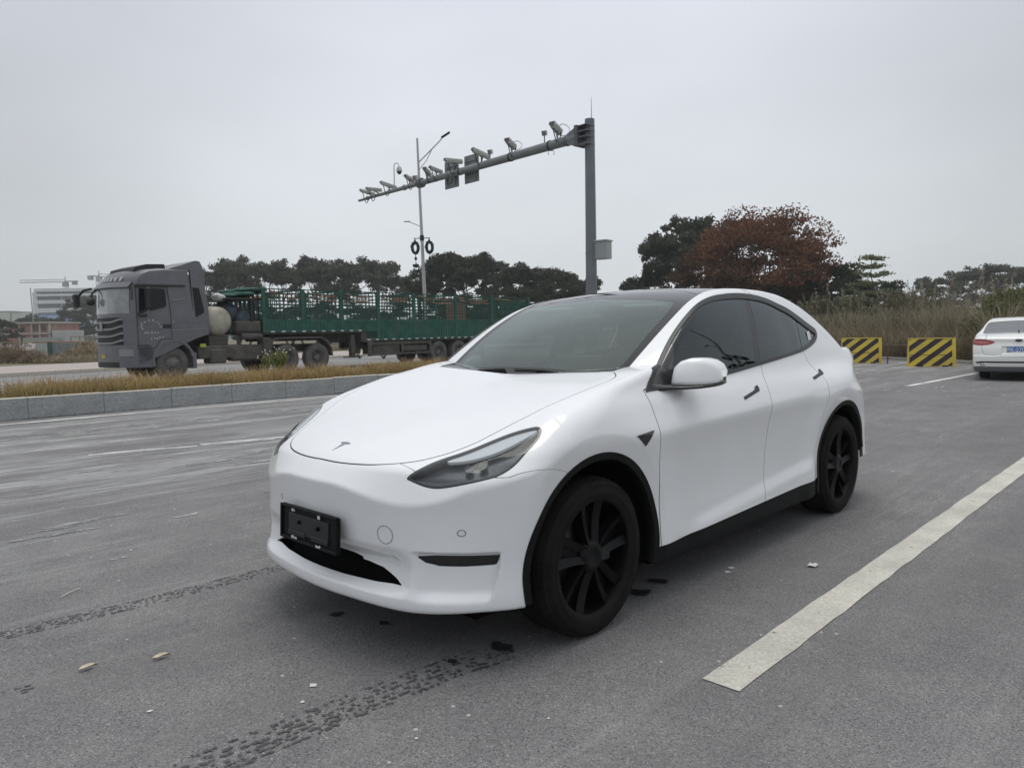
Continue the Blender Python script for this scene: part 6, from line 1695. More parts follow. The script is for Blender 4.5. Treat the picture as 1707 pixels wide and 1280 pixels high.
# unfinished brick house
Yb = 150
hb0 = at(10, 600, Yb); house = thing('brick_house', 'unfinished two-storey red brick house left of the lorry', 'house', (hb0.x, hb0.y, 0), R(-6))
zt1, zm1 = at(50, 537, Yb).z, at(50, 556, Yb).z; Wd = at(92, 600, Yb).x-hb0.x
q = MB(); q.box((.2, .2, 0), (Wd-.2, 9, zt1-.3)); q.build('wall', C_brick, house)
for x_ in (0, 3.1, 5.8, 7.6, Wd-.35):
    q = MB(); q.box((x_, 0, 0), (x_+.35, .3, zt1)); q.build('column', C_conc, house)
q = MB(); q.box((-.2, -.25, zt1-.35), (Wd+.1, 9.2, zt1), .02); q.build('roof_slab', C_conc, house)
q = MB(); q.box((-.1, -.15, zm1-.2), (Wd, 9.1, zm1+.1), .02); q.build('floor_slab', C_conc, house)
for (x0, x1, z0, z1) in ((3.6, 4.4, zm1+.35, zt1-.9), (6.3, 6.7, zm1+.5, zt1-.7), (6.9, 7.3, zm1+.5, zt1-.7), (8.1, 8.5, zm1+.5, zt1-.7), (8.7, 9.0, zm1+.5, zt1-.7), (3.6, 4.4, .3, zm1-.5), (6.2, 7.2, .2, zm1-.6)):
    q = MB(); q.box((x0, .12, z0), (x1, .26, z1)); q.build('window', C_void, house)
q = MB(); q.box((6, -2.5, 0), (Wd+2, -.2, zm1-.9), .03); q.build('lean_to', mat('grey_shed', (.26, .28, .25), .85), house)
q = MB(); q.box((Wd+.2, .2, 0), (Wd+3.0, 6, zm1+.5), .05); q.build('annex', mat('pale_grey_render', (.36, .37, .37), .85), house)
# far low pale blocks
fb = at(2, 600, 420); far = thing('industrial_shed', 'low pale flat-roofed block on the skyline at the left edge', 'building', (fb.x, fb.y, 0))
q = MB(); zf = at(20, 520, 420).z; q.box((0, 0, 0), (6.5, 8, zf+.2), .1); q.box((7.6, 0, 0), (14.0, 8, zf-.3), .1); q.build('wall', mat('pale_green_wall', (.42, .45, .41), .8), far)
q = MB(); q.box((-.2, -.3, zf+.2), (6.7, 8, zf+.6)); q.box((7.4, -.3, zf-.3), (14.2, 8, zf+.1)); q.build('roof', C_win, far)
# tall thin mast
pm = at(56, 525, 170); tag(link('mast', None) if False else thing('utility_pole', 'slim leaning pole between the pale block and the white building', 'pole', (pm.x, pm.y, 0)))
mo = bpy.data.objects['utility_pole']; q = MB(); q.cyl((0, 0, 0), (-.35, 0, at(53, 480, 170).z), .14, .10, 8); q.build('shaft', C_conc, mo)
# sheet-metal hoarding box, rubble, rails, sign
hd = at(82, 598, 49); box = thing('site_hoarding', 'pale blue-grey sheet-metal hoarding box among the brush', 'hoarding', (hd.x, hd.y, 0), 0)
H_a = mat('pale_sheet', (.36, .42, .40), .6, dirt=(.25, .29, .28, .5), dscale=1); H_b = mat('blue_grey_sheet', (.17, .21, .225), .6, dirt=(.12, .15, .16, .5), dscale=1.5); H_c = mat('dark_green_post', (.05, .085, .07), .7)
q = MB(); M = Matrix.Rotation(R(24), 4, 'Z')
for k in range(3): q.box((-.95+.30*k, 0, 0), (-.66+.30*k, .03, 1.18-.02*k), .004, Matrix.Rotation(R(-12), 4, 'Z'))
q.build('side_sheet', H_a, box)
q = MB(); q.box((-.05, -.05, 0), (.22, .06, 1.24), .01); q.build('corner_post', H_c, box)
q = MB()
for k in range(5): q.box((.22+.30*k, .02+.03*k, 0), (.51+.30*k, .05+.03*k, 1.16), .004)
q.build('front_sheet', H_b, box)
def brush(label, px, py, Y, w, h, m, n=420, seed=1, leafm=None, name='brush_pile'):
    p = at(px, py, Y); t = thing(name, label, 'brush', (p.x, p.y, 0)); rs = np.random.RandomState(seed); V = []
    a = rs.uniform(0, 2*math.pi, n); r_ = rs.uniform(0, 1, n)**.5; c = np.stack([w/2*r_*np.cos(a), .6*r_*np.sin(a), h*rs.uniform(.0, .8, n)*(1-r_*.65)], 1)
    d = rs.normal(size=(n, 3)); d[:, 2] = np.abs(d[:, 2])*.7; d /= np.linalg.norm(d, axis=1)[:, None]; L = rs.uniform(.2, .65, n)[:, None]*h; s = np.cross(d, [0, 1, 0]); s /= np.maximum(np.linalg.norm(s, axis=1), .1)[:, None]; s = s*.018
    e = c+d*L; Q = np.stack([c-s, c+s, e+s*.4, e-s*.4], 1); o = quads('twigs', Q, m, t); o['kind'] = 'stuff'
    if leafm:
        o = quads('dry_leaves', leaves(c+rs.normal(size=(n, 3))*.12*h, .09, rs), leafm, t); o['kind'] = 'stuff'
    return t
# ------------------------------------------------------------------ vegetation
NR = np.random.RandomState(11)
def leafmat(name, c1, c2, sc=1.2, rough=.75, tr=.25):
    if name in MATS: return MATS[name]
    m = mat(name, c1, rough, spec=.25, col2=c2, vscale=sc, det=5)
    t = m.node_tree; b = t.nodes['Principled BSDF']
    tl = t.nodes.new('ShaderNodeBsdfTranslucent'); ms = t.nodes.new('ShaderNodeMixShader'); ms.inputs[0].default_value = tr
    src = b.inputs['Base Color'].links[0].from_socket; t.links.new(src, tl.inputs[0])
    t.links.new(b.outputs[0], ms.inputs[1]); t.links.new(tl.outputs[0], ms.inputs[2]); t.links.new(ms.outputs[0], t.nodes['Material Output'].inputs[0])
    return m
def leaves(C, size, rs, up=.3):
    n = len(C); a = rs.normal(size=(n, 3)); a[:, 2] = a[:, 2]*(1-up)+up*.8; a /= np.linalg.norm(a, axis=1)[:, None]
    b = np.cross(a, rs.normal(size=(n, 3))); b /= np.linalg.norm(b, axis=1)[:, None]; c = np.cross(a, b)
    s = size*rs.uniform(.6, 1.35, n)[:, None]; w = s*.55
    # pointed leaf sprays: kite-shaped quads
    return np.stack([C-b*s, C-c*w*.8+b*s*.1, C+b*s, C+c*w*.8+b*s*.1], 1)
def clump(c, r, n, rs, shell=.55, flat=.75):
    d = rs.normal(size=(n, 3)); d /= np.linalg.norm(d, axis=1)[:, None]; rad = (shell+(1-shell)*rs.uniform(0, 1, n)**.6)[:, None]
    d = d*rad; d[:, 2] *= flat; low = d[:, 2] < -.25*flat; d[low, 2] *= .45
    return np.array(c)+d*r
BARK = mat('grey_bark', (.11, .10, .085), .9, var=.3, vscale=3)
BARKD = mat('dark_bark', (.055, .045, .038), .9, var=.3, vscale=3)
def limb(q, a, b, r0, r1, rs, n=5):
    a, b = np.array(a, float), np.array(b, float); P = []
    L = np.linalg.norm(b-a)
    for i in range(n+1):
        t = i/n; P.append(a+(b-a)*t+rs.normal(size=3)*L*.035*(0 if i in (0, n) else 1)+np.array([0, 0, -.10*L*math.sin(t*math.pi)]))
    q.tube([tuple(p) for p in P], [r0+(r1-r0)*i/n for i in range(n+1)], 6)
def tree_euc(seed, H=14., spread=4.2, nb=9, leafn=4600, ls=.24):
    rs = np.random.RandomState(seed); q = MB(); C = []
    lean = rs.uniform(-.5, .5, 2); top = np.array([lean[0], lean[1], H*.80])
    limb(q, (0, 0, 0), top, .20, .06, rs, 7)
    cl = []
    for k in range(nb):
        z0 = H*rs.uniform(.40, .74); a = 2*math.pi*(k*.382+rs.uniform(0, .1)); rr = spread*rs.uniform(.35, 1.0)*(1-.30*(z0/H)); zt = min(H*.97, z0+H*rs.uniform(.12, .28))
        b0 = np.array([lean[0]*z0/H, lean[1]*z0/H, z0]); b1 = np.array([rr*math.cos(a), rr*math.sin(a), zt]); limb(q, b0, b1, .085, .03, rs)
        cl.append((b1, rs.uniform(.9, 1.35)))
        for j in range(rs.randint(1, 4)):
            o = np.clip(rs.normal(size=3), -1.4, 1.4)*[1.2, 1.2, .55]; cl.append((b1+o, rs.uniform(.55, .9))); limb(q, b0+(b1-b0)*.6, b1+o, .035, .015, rs, 3)
    for j in range(5):
        o = rs.normal(size=3)*[1.3, 1.3, .6]; cl.append((top+o*[1,1,.6]+[0, 0, H*.05], rs.uniform(.9, 1.35)))
    w = np.array([r**2 for _, r in cl]); w /= w.sum()
    for (c, r), k in zip(cl, w): C.append(clump(c, r, int(leafn*k), rs, .25, .66)+rs.normal(size=(int(leafn*k), 3))*.10)
    C = np.concatenate(C); zmax = C[:, 2].max(); C = C*(H/zmax)
    return q, leaves(C, ls, rs)
def tree_broad(seed, H=11., Wd=6., leafn=9000, ls=.26, base=.16, nclump=70):
    rs = np.random.RandomState(seed); q = MB(); C = []; cl = []
    limb(q, (0, 0, 0), (0, 0, H*.35), .32, .24, rs, 4)
    for k in range(nclump):
        a = rs.uniform(0, 2*math.pi); u = rs.uniform(-1, 1); ph = math.acos(u); rr = rs.uniform(.35, 1.0)**.6
        c = np.array([Wd*.9*rr*math.sin(ph)*math.cos(a), Wd*.9*rr*math.sin(ph)*math.sin(a), H*(base+(1-base)*.5)+H*(1-base)*.46*rr*math.cos(ph)])
        cl.append((c, rs.uniform(.9, 1.7)*H/11))
        if k % 5 == 0: limb(q, (0, 0, H*rs.uniform(.2, .4)), c*.9, .12, .03, rs, 5)
    w = np.array([r**2 for _, r in cl]); w /= w.sum()
    for (c, r), k in zip(cl, w): C.append(clump(c, r, int(leafn*k), rs, .35, .7))
    C = np.concatenate(C); C[:, 2] = np.maximum(C[:, 2], .3)
    return q, leaves(C, ls, rs)
def tree_tier(seed, H=7.5):
    rs = np.random.RandomState(seed); q = MB(); C = []
    limb(q, (0, 0, 0), (0, 0, H), .12, .02, rs, 6)
    for i in range(8):
        z = H*(.30+.66*i/7); R_ = 2.7*(1-.68*(i/7)**1.1)
        for k in range(5):
            a = rs.uniform(0, 2*math.pi); L = R_*rs.uniform(.45, 1.15); e = np.array([L*math.cos(a), L*math.sin(a), z+rs.uniform(-.05, .28)*L]); limb(q, (0, 0, z-.15), e, .03, .008, rs, 3)
            n = 46; t = rs.uniform(.25, 1.05, n)[:, None]; C.append(np.array([0, 0, z-.1])+(e-np.array([0, 0, z-.1]))*t+rs.normal(size=(n, 3))*[.22, .22, .07])
    return q, leaves(np.concatenate(C), .15, rs, .6)
VAR = {}
def variant(key, fn, leaf, bark, *a, **k):
    if key not in VAR:
        q, Q = fn(*a, **k); n = len(Q)
        VAR[key] = (q.data('trunk', bark), mesh('crown', Q.reshape(-1, 3), np.arange(n*4).reshape(n, 4), leaf))
    return VAR[key]
def plant(key, label, cat, pos, H, H0, rz=0, group=None, name='tree', sx=1.0, leaf=None):
    t = thing(name, label, cat, pos, rz, group); s_ = H/H0; t.scale = (s_*sx, s_*sx, s_)
    link('trunk', VAR[key][0], t); link('crown', VAR[key][1], t); return t
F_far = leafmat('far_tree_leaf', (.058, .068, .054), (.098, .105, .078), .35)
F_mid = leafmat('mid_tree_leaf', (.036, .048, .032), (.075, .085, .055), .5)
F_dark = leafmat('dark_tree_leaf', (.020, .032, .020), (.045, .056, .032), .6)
F_red = leafmat('rust_leaf', (.115, .048, .026), (.19, .085, .042), .45)
F_redd = leafmat('dull_rust_leaf', (.035, .030, .018), (.10, .045, .022), .35)
F_tier = leafmat('light_green_leaf', (.12, .15, .075), (.20, .22, .12), .8)
F_bush = leafmat('bush_leaf', (.075, .085, .045), (.14, .13, .075), 1.2)
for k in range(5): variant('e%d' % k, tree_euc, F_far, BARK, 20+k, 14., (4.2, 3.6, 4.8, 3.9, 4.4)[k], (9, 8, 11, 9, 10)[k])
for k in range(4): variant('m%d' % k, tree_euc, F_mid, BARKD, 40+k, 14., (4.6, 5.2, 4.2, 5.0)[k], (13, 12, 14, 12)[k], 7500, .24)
for k in range(3): variant('d%d' % k, tree_broad, F_dark, BARKD, 60+k, 8., 4.2, 7000, .20, .05, 44)
variant('red', tree_broad, F_red, BARKD, 71, 11.4, 6.2, 42000, .15, .06, 210)
variant('redlow', tree_broad, F_redd, BARKD, 72, 7., 5.6, 13000, .16, .02, 70)
variant('tier', tree_tier, F_tier, BARKD, 81)
def ord_(i): return ['first', 'second', 'third', 'fourth', 'fifth', 'sixth', 'seventh', 'eighth', 'ninth', 'tenth', 'eleventh', 'twelfth', 'thirteenth', 'fourteenth', 'fifteenth', 'sixteenth'][i]
# row behind the lorry
row1 = [(346, 440, 118), (366, 429, 122), (392, 436, 116), (410, 427, 121), (446, 429, 119), (474, 434, 124), (500, 424, 118), (522, 430, 122), (546, 431, 117), (572, 429, 120), (597, 428, 123), (624, 430, 118), (643, 433, 121), (665, 455, 119)]
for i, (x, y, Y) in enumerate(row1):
    p = at(x, y, Y); plant('e%d' % (i % 5), 'tall thin-stemmed tree, %s from the left in the hazy row behind the lorry' % ord_(i), 'tree', (p.x, p.y, 0), p.z, 14., rnd.uniform(0, 6), 'trees in the row behind the lorry', sx=.80+.1*(i % 3))
row2 = [(699, 466, 100, 'm0'), (722, 424, 94, 'm1'), (740, 420, 96, 'm2'), (771, 416, 92, 'm3'), (806, 426, 95, 'm0'), (838, 440, 92, 'm1'), (874, 438, 90, 'm2'), (898, 447, 93, 'm3'), (924, 446, 88, 'm0'), (950, 451, 90, 'm1'), (975, 459, 86, 'm2')]
for i, (x, y, Y, k) in enumerate(row2):
    p = at(x, y, Y); plant(k, 'dark leafy tree, %s from the street lamp in the clump behind the trailer' % ord_(i), 'tree', (p.x, p.y, 0), p.z, 14., rnd.uniform(0, 6), 'dark trees between the lamp and the gantry', sx=1.0)
low2 = [(735, 492, 84), (775, 486, 82), (815, 484, 84), (850, 474, 80), (890, 476, 82), (925, 472, 79), (960, 474, 78)]
for i, (x, y, Y) in enumerate(low2):
    p = at(x, y, Y); plant('d%d' % (i % 3), 'rounded dark bush, %s from the left at the foot of the dark trees' % ord_(i), 'bush', (p.x, p.y, 0), p.z, 8., rnd.uniform(0, 6), 'bushes under the dark trees', 'bush', 1.1)
low1 = [(350, 500, 112), (395, 505, 110), (440, 498, 113), (485, 506, 110), (530, 500, 112), (575, 504, 110), (620, 508, 112), (655, 512, 111)]
for i, (x, y, Y) in enumerate(low1):
    p = at(x, y, Y); plant('d%d' % (i % 3), 'low dark bush, %s from the left under the hazy row of trees' % ord_(i), 'bush', (p.x, p.y, 0), p.z, 8., rnd.uniform(0, 6), 'bushes under the hazy row', 'bush', 1.2)
# right-hand group
for (x, y, Y, k, H0, sx, lab) in ((1135, 362, 74, 'm1', 14., .95, 'tall dark green tree left of the rust-red tree, with open stems'), (1158, 360, 77, 'm3', 14., .8, 'dark green tree rising just behind the left edge of the rust-red tree'), (1092, 392, 75, 'm2', 14., .75, 'smaller dark tree at the left end of the clump beside the rust-red tree'),
                                  (1196, 358, 80, 'm0', 14., .8, 'green tree top showing above the rust-red tree on its left'), (1075, 440, 74, 'd1', 8., .7, 'low leafy bush at the far left foot of the clump beside the rust-red tree'), (1395, 432, 62, 'd0', 8., .9, 'very dark bushy tree at the right foot of the rust-red tree')):
    p = at(x, y, Y); plant(k, lab, 'tree', (p.x, p.y, 0), p.z, H0, rnd.uniform(0, 6), sx=sx)
p = at(1268, 341, 64); plant('red', 'large round tree with rust-red leaves behind the white crossover', 'tree', (p.x, p.y, 0), p.z, 11.6, 1.0, sx=1.02)
p = at(1180, 430, 62); plant('redlow', 'dull rust-green tree at the lower left of the rust-red tree', 'tree', (p.x, p.y, 0), p.z, 7., 2.0, sx=.85)
p = at(1330, 440, 61); plant('d2', 'dark green undergrowth tree below the rust-red crown on the right', 'tree', (p.x, p.y, 0), p.z, 8., 2.0, sx=1.1)
p = at(1425, 452, 58); plant('d1', 'dark bushy tree between the rust-red tree and the pale tiered tree', 'tree', (p.x, p.y, 0), p.z, 8., 4.0, sx=.9)
p = at(1454, 424, 50); plant('tier', 'slender pale green tree with level tiers of branches', 'tree', (p.x, p.y, 0), p.z, 7.5, 0, sx=1.0)
p = at(1480, 462, 60); plant('d0', 'dark bush right of the pale tiered tree', 'bush', (p.x, p.y, 0), p.z, 8., 3.0, name='bush', sx=.8)
row3 = [(1530, 486, 130, 'e0'), (1550, 460, 132, 'e1'), (1576, 462, 128, 'e2'), (1604, 449, 134, 'e3'), (1634, 441, 130, 'e4'), (1655, 448, 133, 'e1'), (1675, 438, 129, 'e2'), (1702, 446, 132, 'e0'), (1730, 440, 130, 'e3')]
for i, (x, y, Y, k) in enumerate(row3):
    p = at(x, y, Y); plant(k, 'distant hazy tree, %s from the left in the row above the parked saloon' % ord_(i), 'tree', (p.x, p.y, 0), p.z, 14., rnd.uniform(0, 6), 'distant trees at the right', sx=1.0)
low3 = [(1520, 500, 118), (1560, 496, 116), (1600, 490, 118), (1645, 486, 116), (1690, 484, 118)]
for i, (x, y, Y) in enumerate(low3):
    p = at(x, y, Y); plant('d%d' % (i % 3), 'hazy dark bush, %s from the left below the distant trees at the right' % ord_(i), 'bush', (p.x, p.y, 0), p.z, 8., rnd.uniform(0, 6), 'bushes at the right', 'bush', 1.5)
# ---- blades of grass
def blades(n, pos_fn, hmin, hmax, w, lean, rs, seg=2):
    P = pos_fn(n); n = len(P); h = rs.uniform(hmin, hmax, n); a = rs.uniform(0, 2*math.pi, n); ln = h*lean*rs.uniform(.2, 1., n)
    d = np.stack([np.cos(a), np.sin(a), 0*a], 1); s = np.stack([-np.sin(a+rs.uniform(-1, 1, n)), np.cos(a), 0*a], 1); ww = (w*rs.uniform(.6, 1.3, n))[:, None]
    up = np.array([0, 0, 1.]); out = []
    b0 = P; m = P+up*(h*.6)[:, None]+d*(ln*.35)[:, None]; t = P+up*h[:, None]+d*ln[:, None]
    q1 = np.stack([b0-s*ww, b0+s*ww, m+s*ww*.8, m-s*ww*.8], 1); q2 = np.stack([m-s*ww*.8, m+s*ww*.8, t+s*ww*.15, t-s*ww*.15], 1)
    return np.concatenate([q1, q2])
M_gold = leafmat('dry_gold_grass', (.40, .29, .125), (.24, .20, .085), 1.1, tr=.3)
M_gold2 = leafmat('rusty_grass', (.30, .18, .09), (.44, .34, .17), 1.3, tr=.3)
def median_pos(n):
    s_ = NR.uniform(-16, 26, n); p_ = KP+NR.uniform(.10, 1.70, n); k = np.sin(s_*1.7)+np.sin(s_*4.1+1)+NR.normal(size=n)*.8 > -1.2; s_, p_ = s_[k], p_[k]
    v = s_[:, None]*E2+p_[:, None]*PN; return np.concatenate([v, np.full((len(v), 1), .34)], 1)
Q = blades(60000, median_pos, .06, .27, .008, 1.0, NR); tag(quads('dry_grass', Q, M_gold), 'short golden dry grass covering the median bed', kind='stuff')
Q = blades(20000, lambda n: median_pos(n), .10, .40, .006, .9, NR); tag(quads('dry_grass', Q, M_gold2), 'taller rusty grass stalks among the median grass', kind='stuff')
# flowering weed on the median
def weed(label, px, py, Y, h=.75, n=160, flowers=22, w=.35):
    p = at(px, py, Y); t = thing('flowering_weed', label, 'plant', (p.x, p.y, .34))
    rs = np.random.RandomState(int(px)); q = MB(); C = []; fl = MB()
    for k in range(22):
        a = rs.uniform(0, 2*math.pi); r_ = w*rs.uniform(.2, 1); e = (r_*math.cos(a), r_*math.sin(a), h*rs.uniform(.6, 1.05)); q.tube([(0, 0, 0), (e[0]*.4, e[1]*.4, e[2]*.6), e], [.006, .004, .003], 4, False)
        C.append(np.array(e)*rs.uniform(.3, 1, (n//8, 1))+rs.normal(size=(n//8, 3))*.03)
    for k in range(flowers):
        a = rs.uniform(0, 2*math.pi); r_ = w*rs.uniform(.1, 1.25); c = (r_*math.cos(a), r_*math.sin(a), h*rs.uniform(.62, 1.2)); fl.cyl((c[0], c[1], c[2]), (c[0]+.004, c[1]-.012, c[2]+.012), .014, .012, 6)
    q.build('stems', leafmat('weed_stem', (.12, .15, .05), (.18, .17, .06), 3), t); Q = leaves(np.concatenate(C), .045, rs); o = quads('leaves', Q, leafmat('weed_leaf', (.12, .15, .045), (.20, .19, .06), 4), t); o['kind'] = 'stuff'
    f_ = fl.build('flowers', mat('white_petals', (.62, .62, .55), .7), t); f_['kind'] = 'stuff'
weed('bushy weed with small white flowers on the median in front of the tractor wheels', 466, 636, 19.3, .62)
weed('thin weed with white flowers just left of the bushier flowering weed', 446, 636, 19.0, .55, 60, 8, .2)
# ---- dry field behind the barriers
M_field = leafmat('dry_field_grass', (.24, .185, .12), (.15, .13, .08), .35, tr=.2)
M_field2 = leafmat('olive_reed', (.21, .185, .12), (.29, .25, .17), .5, tr=.25)
M_plume = leafmat('pale_plume', (.30, .27, .21), (.22, .19, .15), 2, tr=.3)
EDG = np.array([(9, 41), (13.9, 38.4), (13.65, 31.2), (14.6, 28.15), (15.25, 24.7), (15.9, 21.5), (17.9, 14.7)])
def field_pos(n, d0, d1, pw=1.0, lim=(0, 6)):
    k = NR.randint(lim[0], lim[1], n); t = NR.uniform(0, 1, n)[:, None]; a = EDG[k]; b = EDG[k+1]; p_ = a+(b-a)*t; e = (b-a); nrm = np.stack([-e[:, 1], e[:, 0]], 1); nrm /= np.linalg.norm(nrm, axis=1)[:, None]
    dd = d0+(d1-d0)*NR.uniform(0, 1, n)[:, None]**pw; p_ = p_+nrm*dd+NR.normal(size=(n, 2))*.12
    return np.concatenate([p_, np.full((n, 1), -.02)], 1)
def ok_field(P):
    # keep only what lies outside the lot
    x, y = P[:, 0], P[:, 1]; lim = np.interp(y, [14.7, 21.5, 24.7, 28.15, 31.2, 38.4], [17.75, 15.7, 15.1, 14.45, 13.5, 13.75]); return P[x > lim+.12]
Q = blades(24000, lambda n: ok_field(field_pos(n, .1, 7, 1.2)), .35, 1.25, .014, .8, NR); tag(quads('field_grass', Q, M_field), 'tangled brown dry grass behind the striped barriers', kind='stuff')
Q = blades(22000, lambda n: ok_field(np.concatenate([NR.uniform([13, 20], [46, 60], (n, 2)), np.full((n, 1), -.02)], 1)), .5, 1.6, .022, .8, NR); tag(quads('field_grass', Q, M_field), 'brown dry grass filling the field out to the trees', kind='stuff')
def clumps(k, hmin, hmax, per, w, lean, region, rad=.35):
    c = ok_field(np.concatenate([NR.uniform(*region, (k, 2)), np.full((k, 1), -.02)], 1)); C = np.repeat(c, per, 0); C[:, :2] += NR.normal(size=(len(C), 2))*rad*.5
    return blades(len(C), lambda n: C, hmin, hmax, w, lean, NR), c
Q, c_ = clumps(70, 1.0, 2.5, 170, .014, .75, ([15, 24], [34, 48])); tag(quads('reeds', Q, M_field2), 'clumps of tall arching silver grass in the field behind the barriers', kind='stuff')
PL = []
for c in c_:
    for j in range(4):
        a = NR.uniform(0, 6.28); r_ = NR.uniform(.1, .7); z = NR.uniform(2.0, 3.0); p0 = np.array([c[0]+r_*math.cos(a), c[1]+r_*math.sin(a), z]); d = np.array([.25*math.cos(a), .25*math.sin(a), 1.])
        n = 16; t = NR.uniform(0, .45, n)[:, None]; PL.append(leaves(p0+d*t+NR.normal(size=(n, 3))*.025, .06, NR)); PL.append(np.array([[p0-[.008, 0, 1.4], p0-[-.008, 0, 1.4], p0+d*.3+[.005, 0, 0], p0+d*.3-[.005, 0, 0]]]))
tag(quads('grass_plumes', np.concatenate(PL), M_plume), 'pale feathery plumes standing above the silver grass', kind='stuff')
def shrub(label, px, py, Y, w, h, mt, n=900, ls=.09, name='shrub', cat='shrub'):
    p = at(px, py, Y); t = thing(name, label, cat, (p.x, p.y, 0)); rs = np.random.RandomState(int(px+py)); q = MB()
    C = []
    for k in range(9):
        a = rs.uniform(0, 2*math.pi); r_ = w*.5*rs.uniform(.1, .8); c = (r_*math.cos(a), r_*math.sin(a), h*rs.uniform(.35, .85)); q.tube([(0, 0, 0), (c[0]*.5, c[1]*.5, c[2]*.6), c], [.02, .012, .006], 5, False); C.append(clump(c, min(w, h)*rs.uniform(.18, .32), n//9, rs, .2, .8))
    q.build('stems', BARKD, t); o = quads('leaves', leaves(np.concatenate(C), ls, rs), mt, t); o['kind'] = 'stuff'; return t
F_yel = leafmat('yellow_green_leaf', (.16, .17, .055), (.10, .12, .045), 1.5)
shrub('yellow-green shrub rising behind the roof of the parked saloon', 1665, 560, 26, 2.2, 2.6, F_yel, 1500, .10)
shrub('leafy green shrub in the field right of the pale tiered tree', 1512, 560, 38, 3.0, 3.0, F_bush, 1500, .12)
shrub('broad olive shrub at the left of the field behind the tail of the white crossover', 1400, 560, 40, 4.0, 3.0, F_bush, 1800, .12)
shrub('greenish bush at the right edge of the field behind the parked saloon', 1712, 560, 32, 3.0, 3.2, F_bush, 1600, .12)
shrub('bushy shrub with yellowish tips in the middle of the field', 1600, 560, 36, 3.4, 1.9, F_yel, 1300, .10)
# small things on the lot: litter, leaves, wet spots
M_paper = mat('crumpled_paper', (.62, .60, .56), .8)
def crumple(name, x, y, s_, m, label, cat, seed, flat=.3):
    r_ = random.Random(seed); n = 9; V = [(x, y, .012)]; 
    for k in range(n):
        a = 2*math.pi*k/n; rr = s_*r_.uniform(.55, 1.15); V.append((x+rr*math.cos(a), y+rr*math.sin(a)*.8, .006+r_.uniform(0, flat*s_)))
    V2 = [(a, b, c-.003) for a, b, c in V]; F = [(0, 1+k, 1+(k+1) % n) for k in range(n)]+[(n+1, n+2+(k+1) % n, n+2+k) for k in range(n)]+[(1+k, n+2+k, n+2+(k+1) % n, 1+(k+1) % n) for k in range(n)]
    return tag(link(name, mesh(name, V, F, m) if False else mesh(name, V+V2, F, m)), label, cat)
crumple('paper_scrap', 1.68, 4.08, .035, M_paper, 'crumpled white paper scrap on the asphalt beside the front wheel', 'litter', 3, .5)
M_leaf = mat('fallen_leaf', (.44, .39, .28), .8, var=.3, vscale=30)
def leaf(x, y, L, rz, label, seed):
    r_ = random.Random(seed); V = []; n = 8
    for i in range(n+1):
        t = i/n; w = L*.17*math.sin(math.pi*t**.8); z = .003+.006*math.sin(math.pi*t)+r_.uniform(0, .002)
        V += [(L*(t-.5), -w, z+.006), (L*(t-.5), 0, z), (L*(t-.5), w, z+.008)]
    F = []
    for i in range(n): F += [(3*i, 3*i+3, 3*i+4, 3*i+1), (3*i+1, 3*i+4, 3*i+5, 3*i+2)]
    me = mesh('leaf', V+[(a, b, c-.0015) for a, b, c in V], F+[tuple(v+len(V) for v in f[::-1]) for f in F], M_leaf, smooth=True)
    tag(link('dry_leaf', me, None, (x, y, .003), (0, 0, rz)), label, 'leaf')
leaf(-1.77, 2.95, .075, R(55), 'dry tan leaf on the asphalt, the nearer one to the left edge', 1)
leaf(-1.51, 3.04, .075, R(48), 'dry tan leaf on the asphalt, the one closer to the white crossover', 2)
q = MB(); q.tube([(-2.40, 3.80, .004), (-2.385, 3.86, .012), (-2.375, 3.93, .006)], .003, 5); tag(q.build('twig', mat('pale_straw', (.5, .48, .4), .8)), 'short pale straw lying on the asphalt at the left', 'straw')
M_wet = mat('oily_stain', (.028, .028, .029), .5, spec=.3)
def stain(x, y, rx, ry, seed, label):
    r_ = random.Random(seed); Q = []; V = []; F = []
    for b in range(4):
        cx, cy = (x, y) if b == 0 else (x+r_.uniform(-1, 1)*rx, y+r_.uniform(-1, 1)*ry); k0 = 1 if b == 0 else r_.uniform(.3, .6); b0 = len(V); n = 18; V.append((cx, cy, max(.0045, .0048+.0003*b)))
        for k in range(n):
            a = 2*math.pi*k/n; rr = r_.uniform(.75, 1.1)*k0; V.append((cx+rx*rr*math.cos(a), cy+ry*rr*math.sin(a), max(.0045, .0048+.0003*b)))
        F += [(b0, b0+1+k, b0+1+(k+1) % n) for k in range(n)]
    tag(link('oil_stain', mesh('oil_stain', V, F, M_wet)), label, 'stain')
stain(-.06, 3.08, .045, .040, 1, 'black oil stain on the asphalt in front of the front wheel')
stain(-.88, 3.49, .030, .026, 2, 'tiny dark drip under the bumper left of centre')
stain(-.62, 3.37, .028, .020, 3, 'tiny dark drip below the right end of the grille')
stain(.76, 3.88, .055, .038, 4, 'dark wet patch a little behind the front wheel')
stain(.64, 3.70, .050, .045, 5, 'dark wet patch touching the back of the front tyre')
stain(-.27, 2.96, .020, .018, 6, 'very small dark drip at the end of the tyre print')
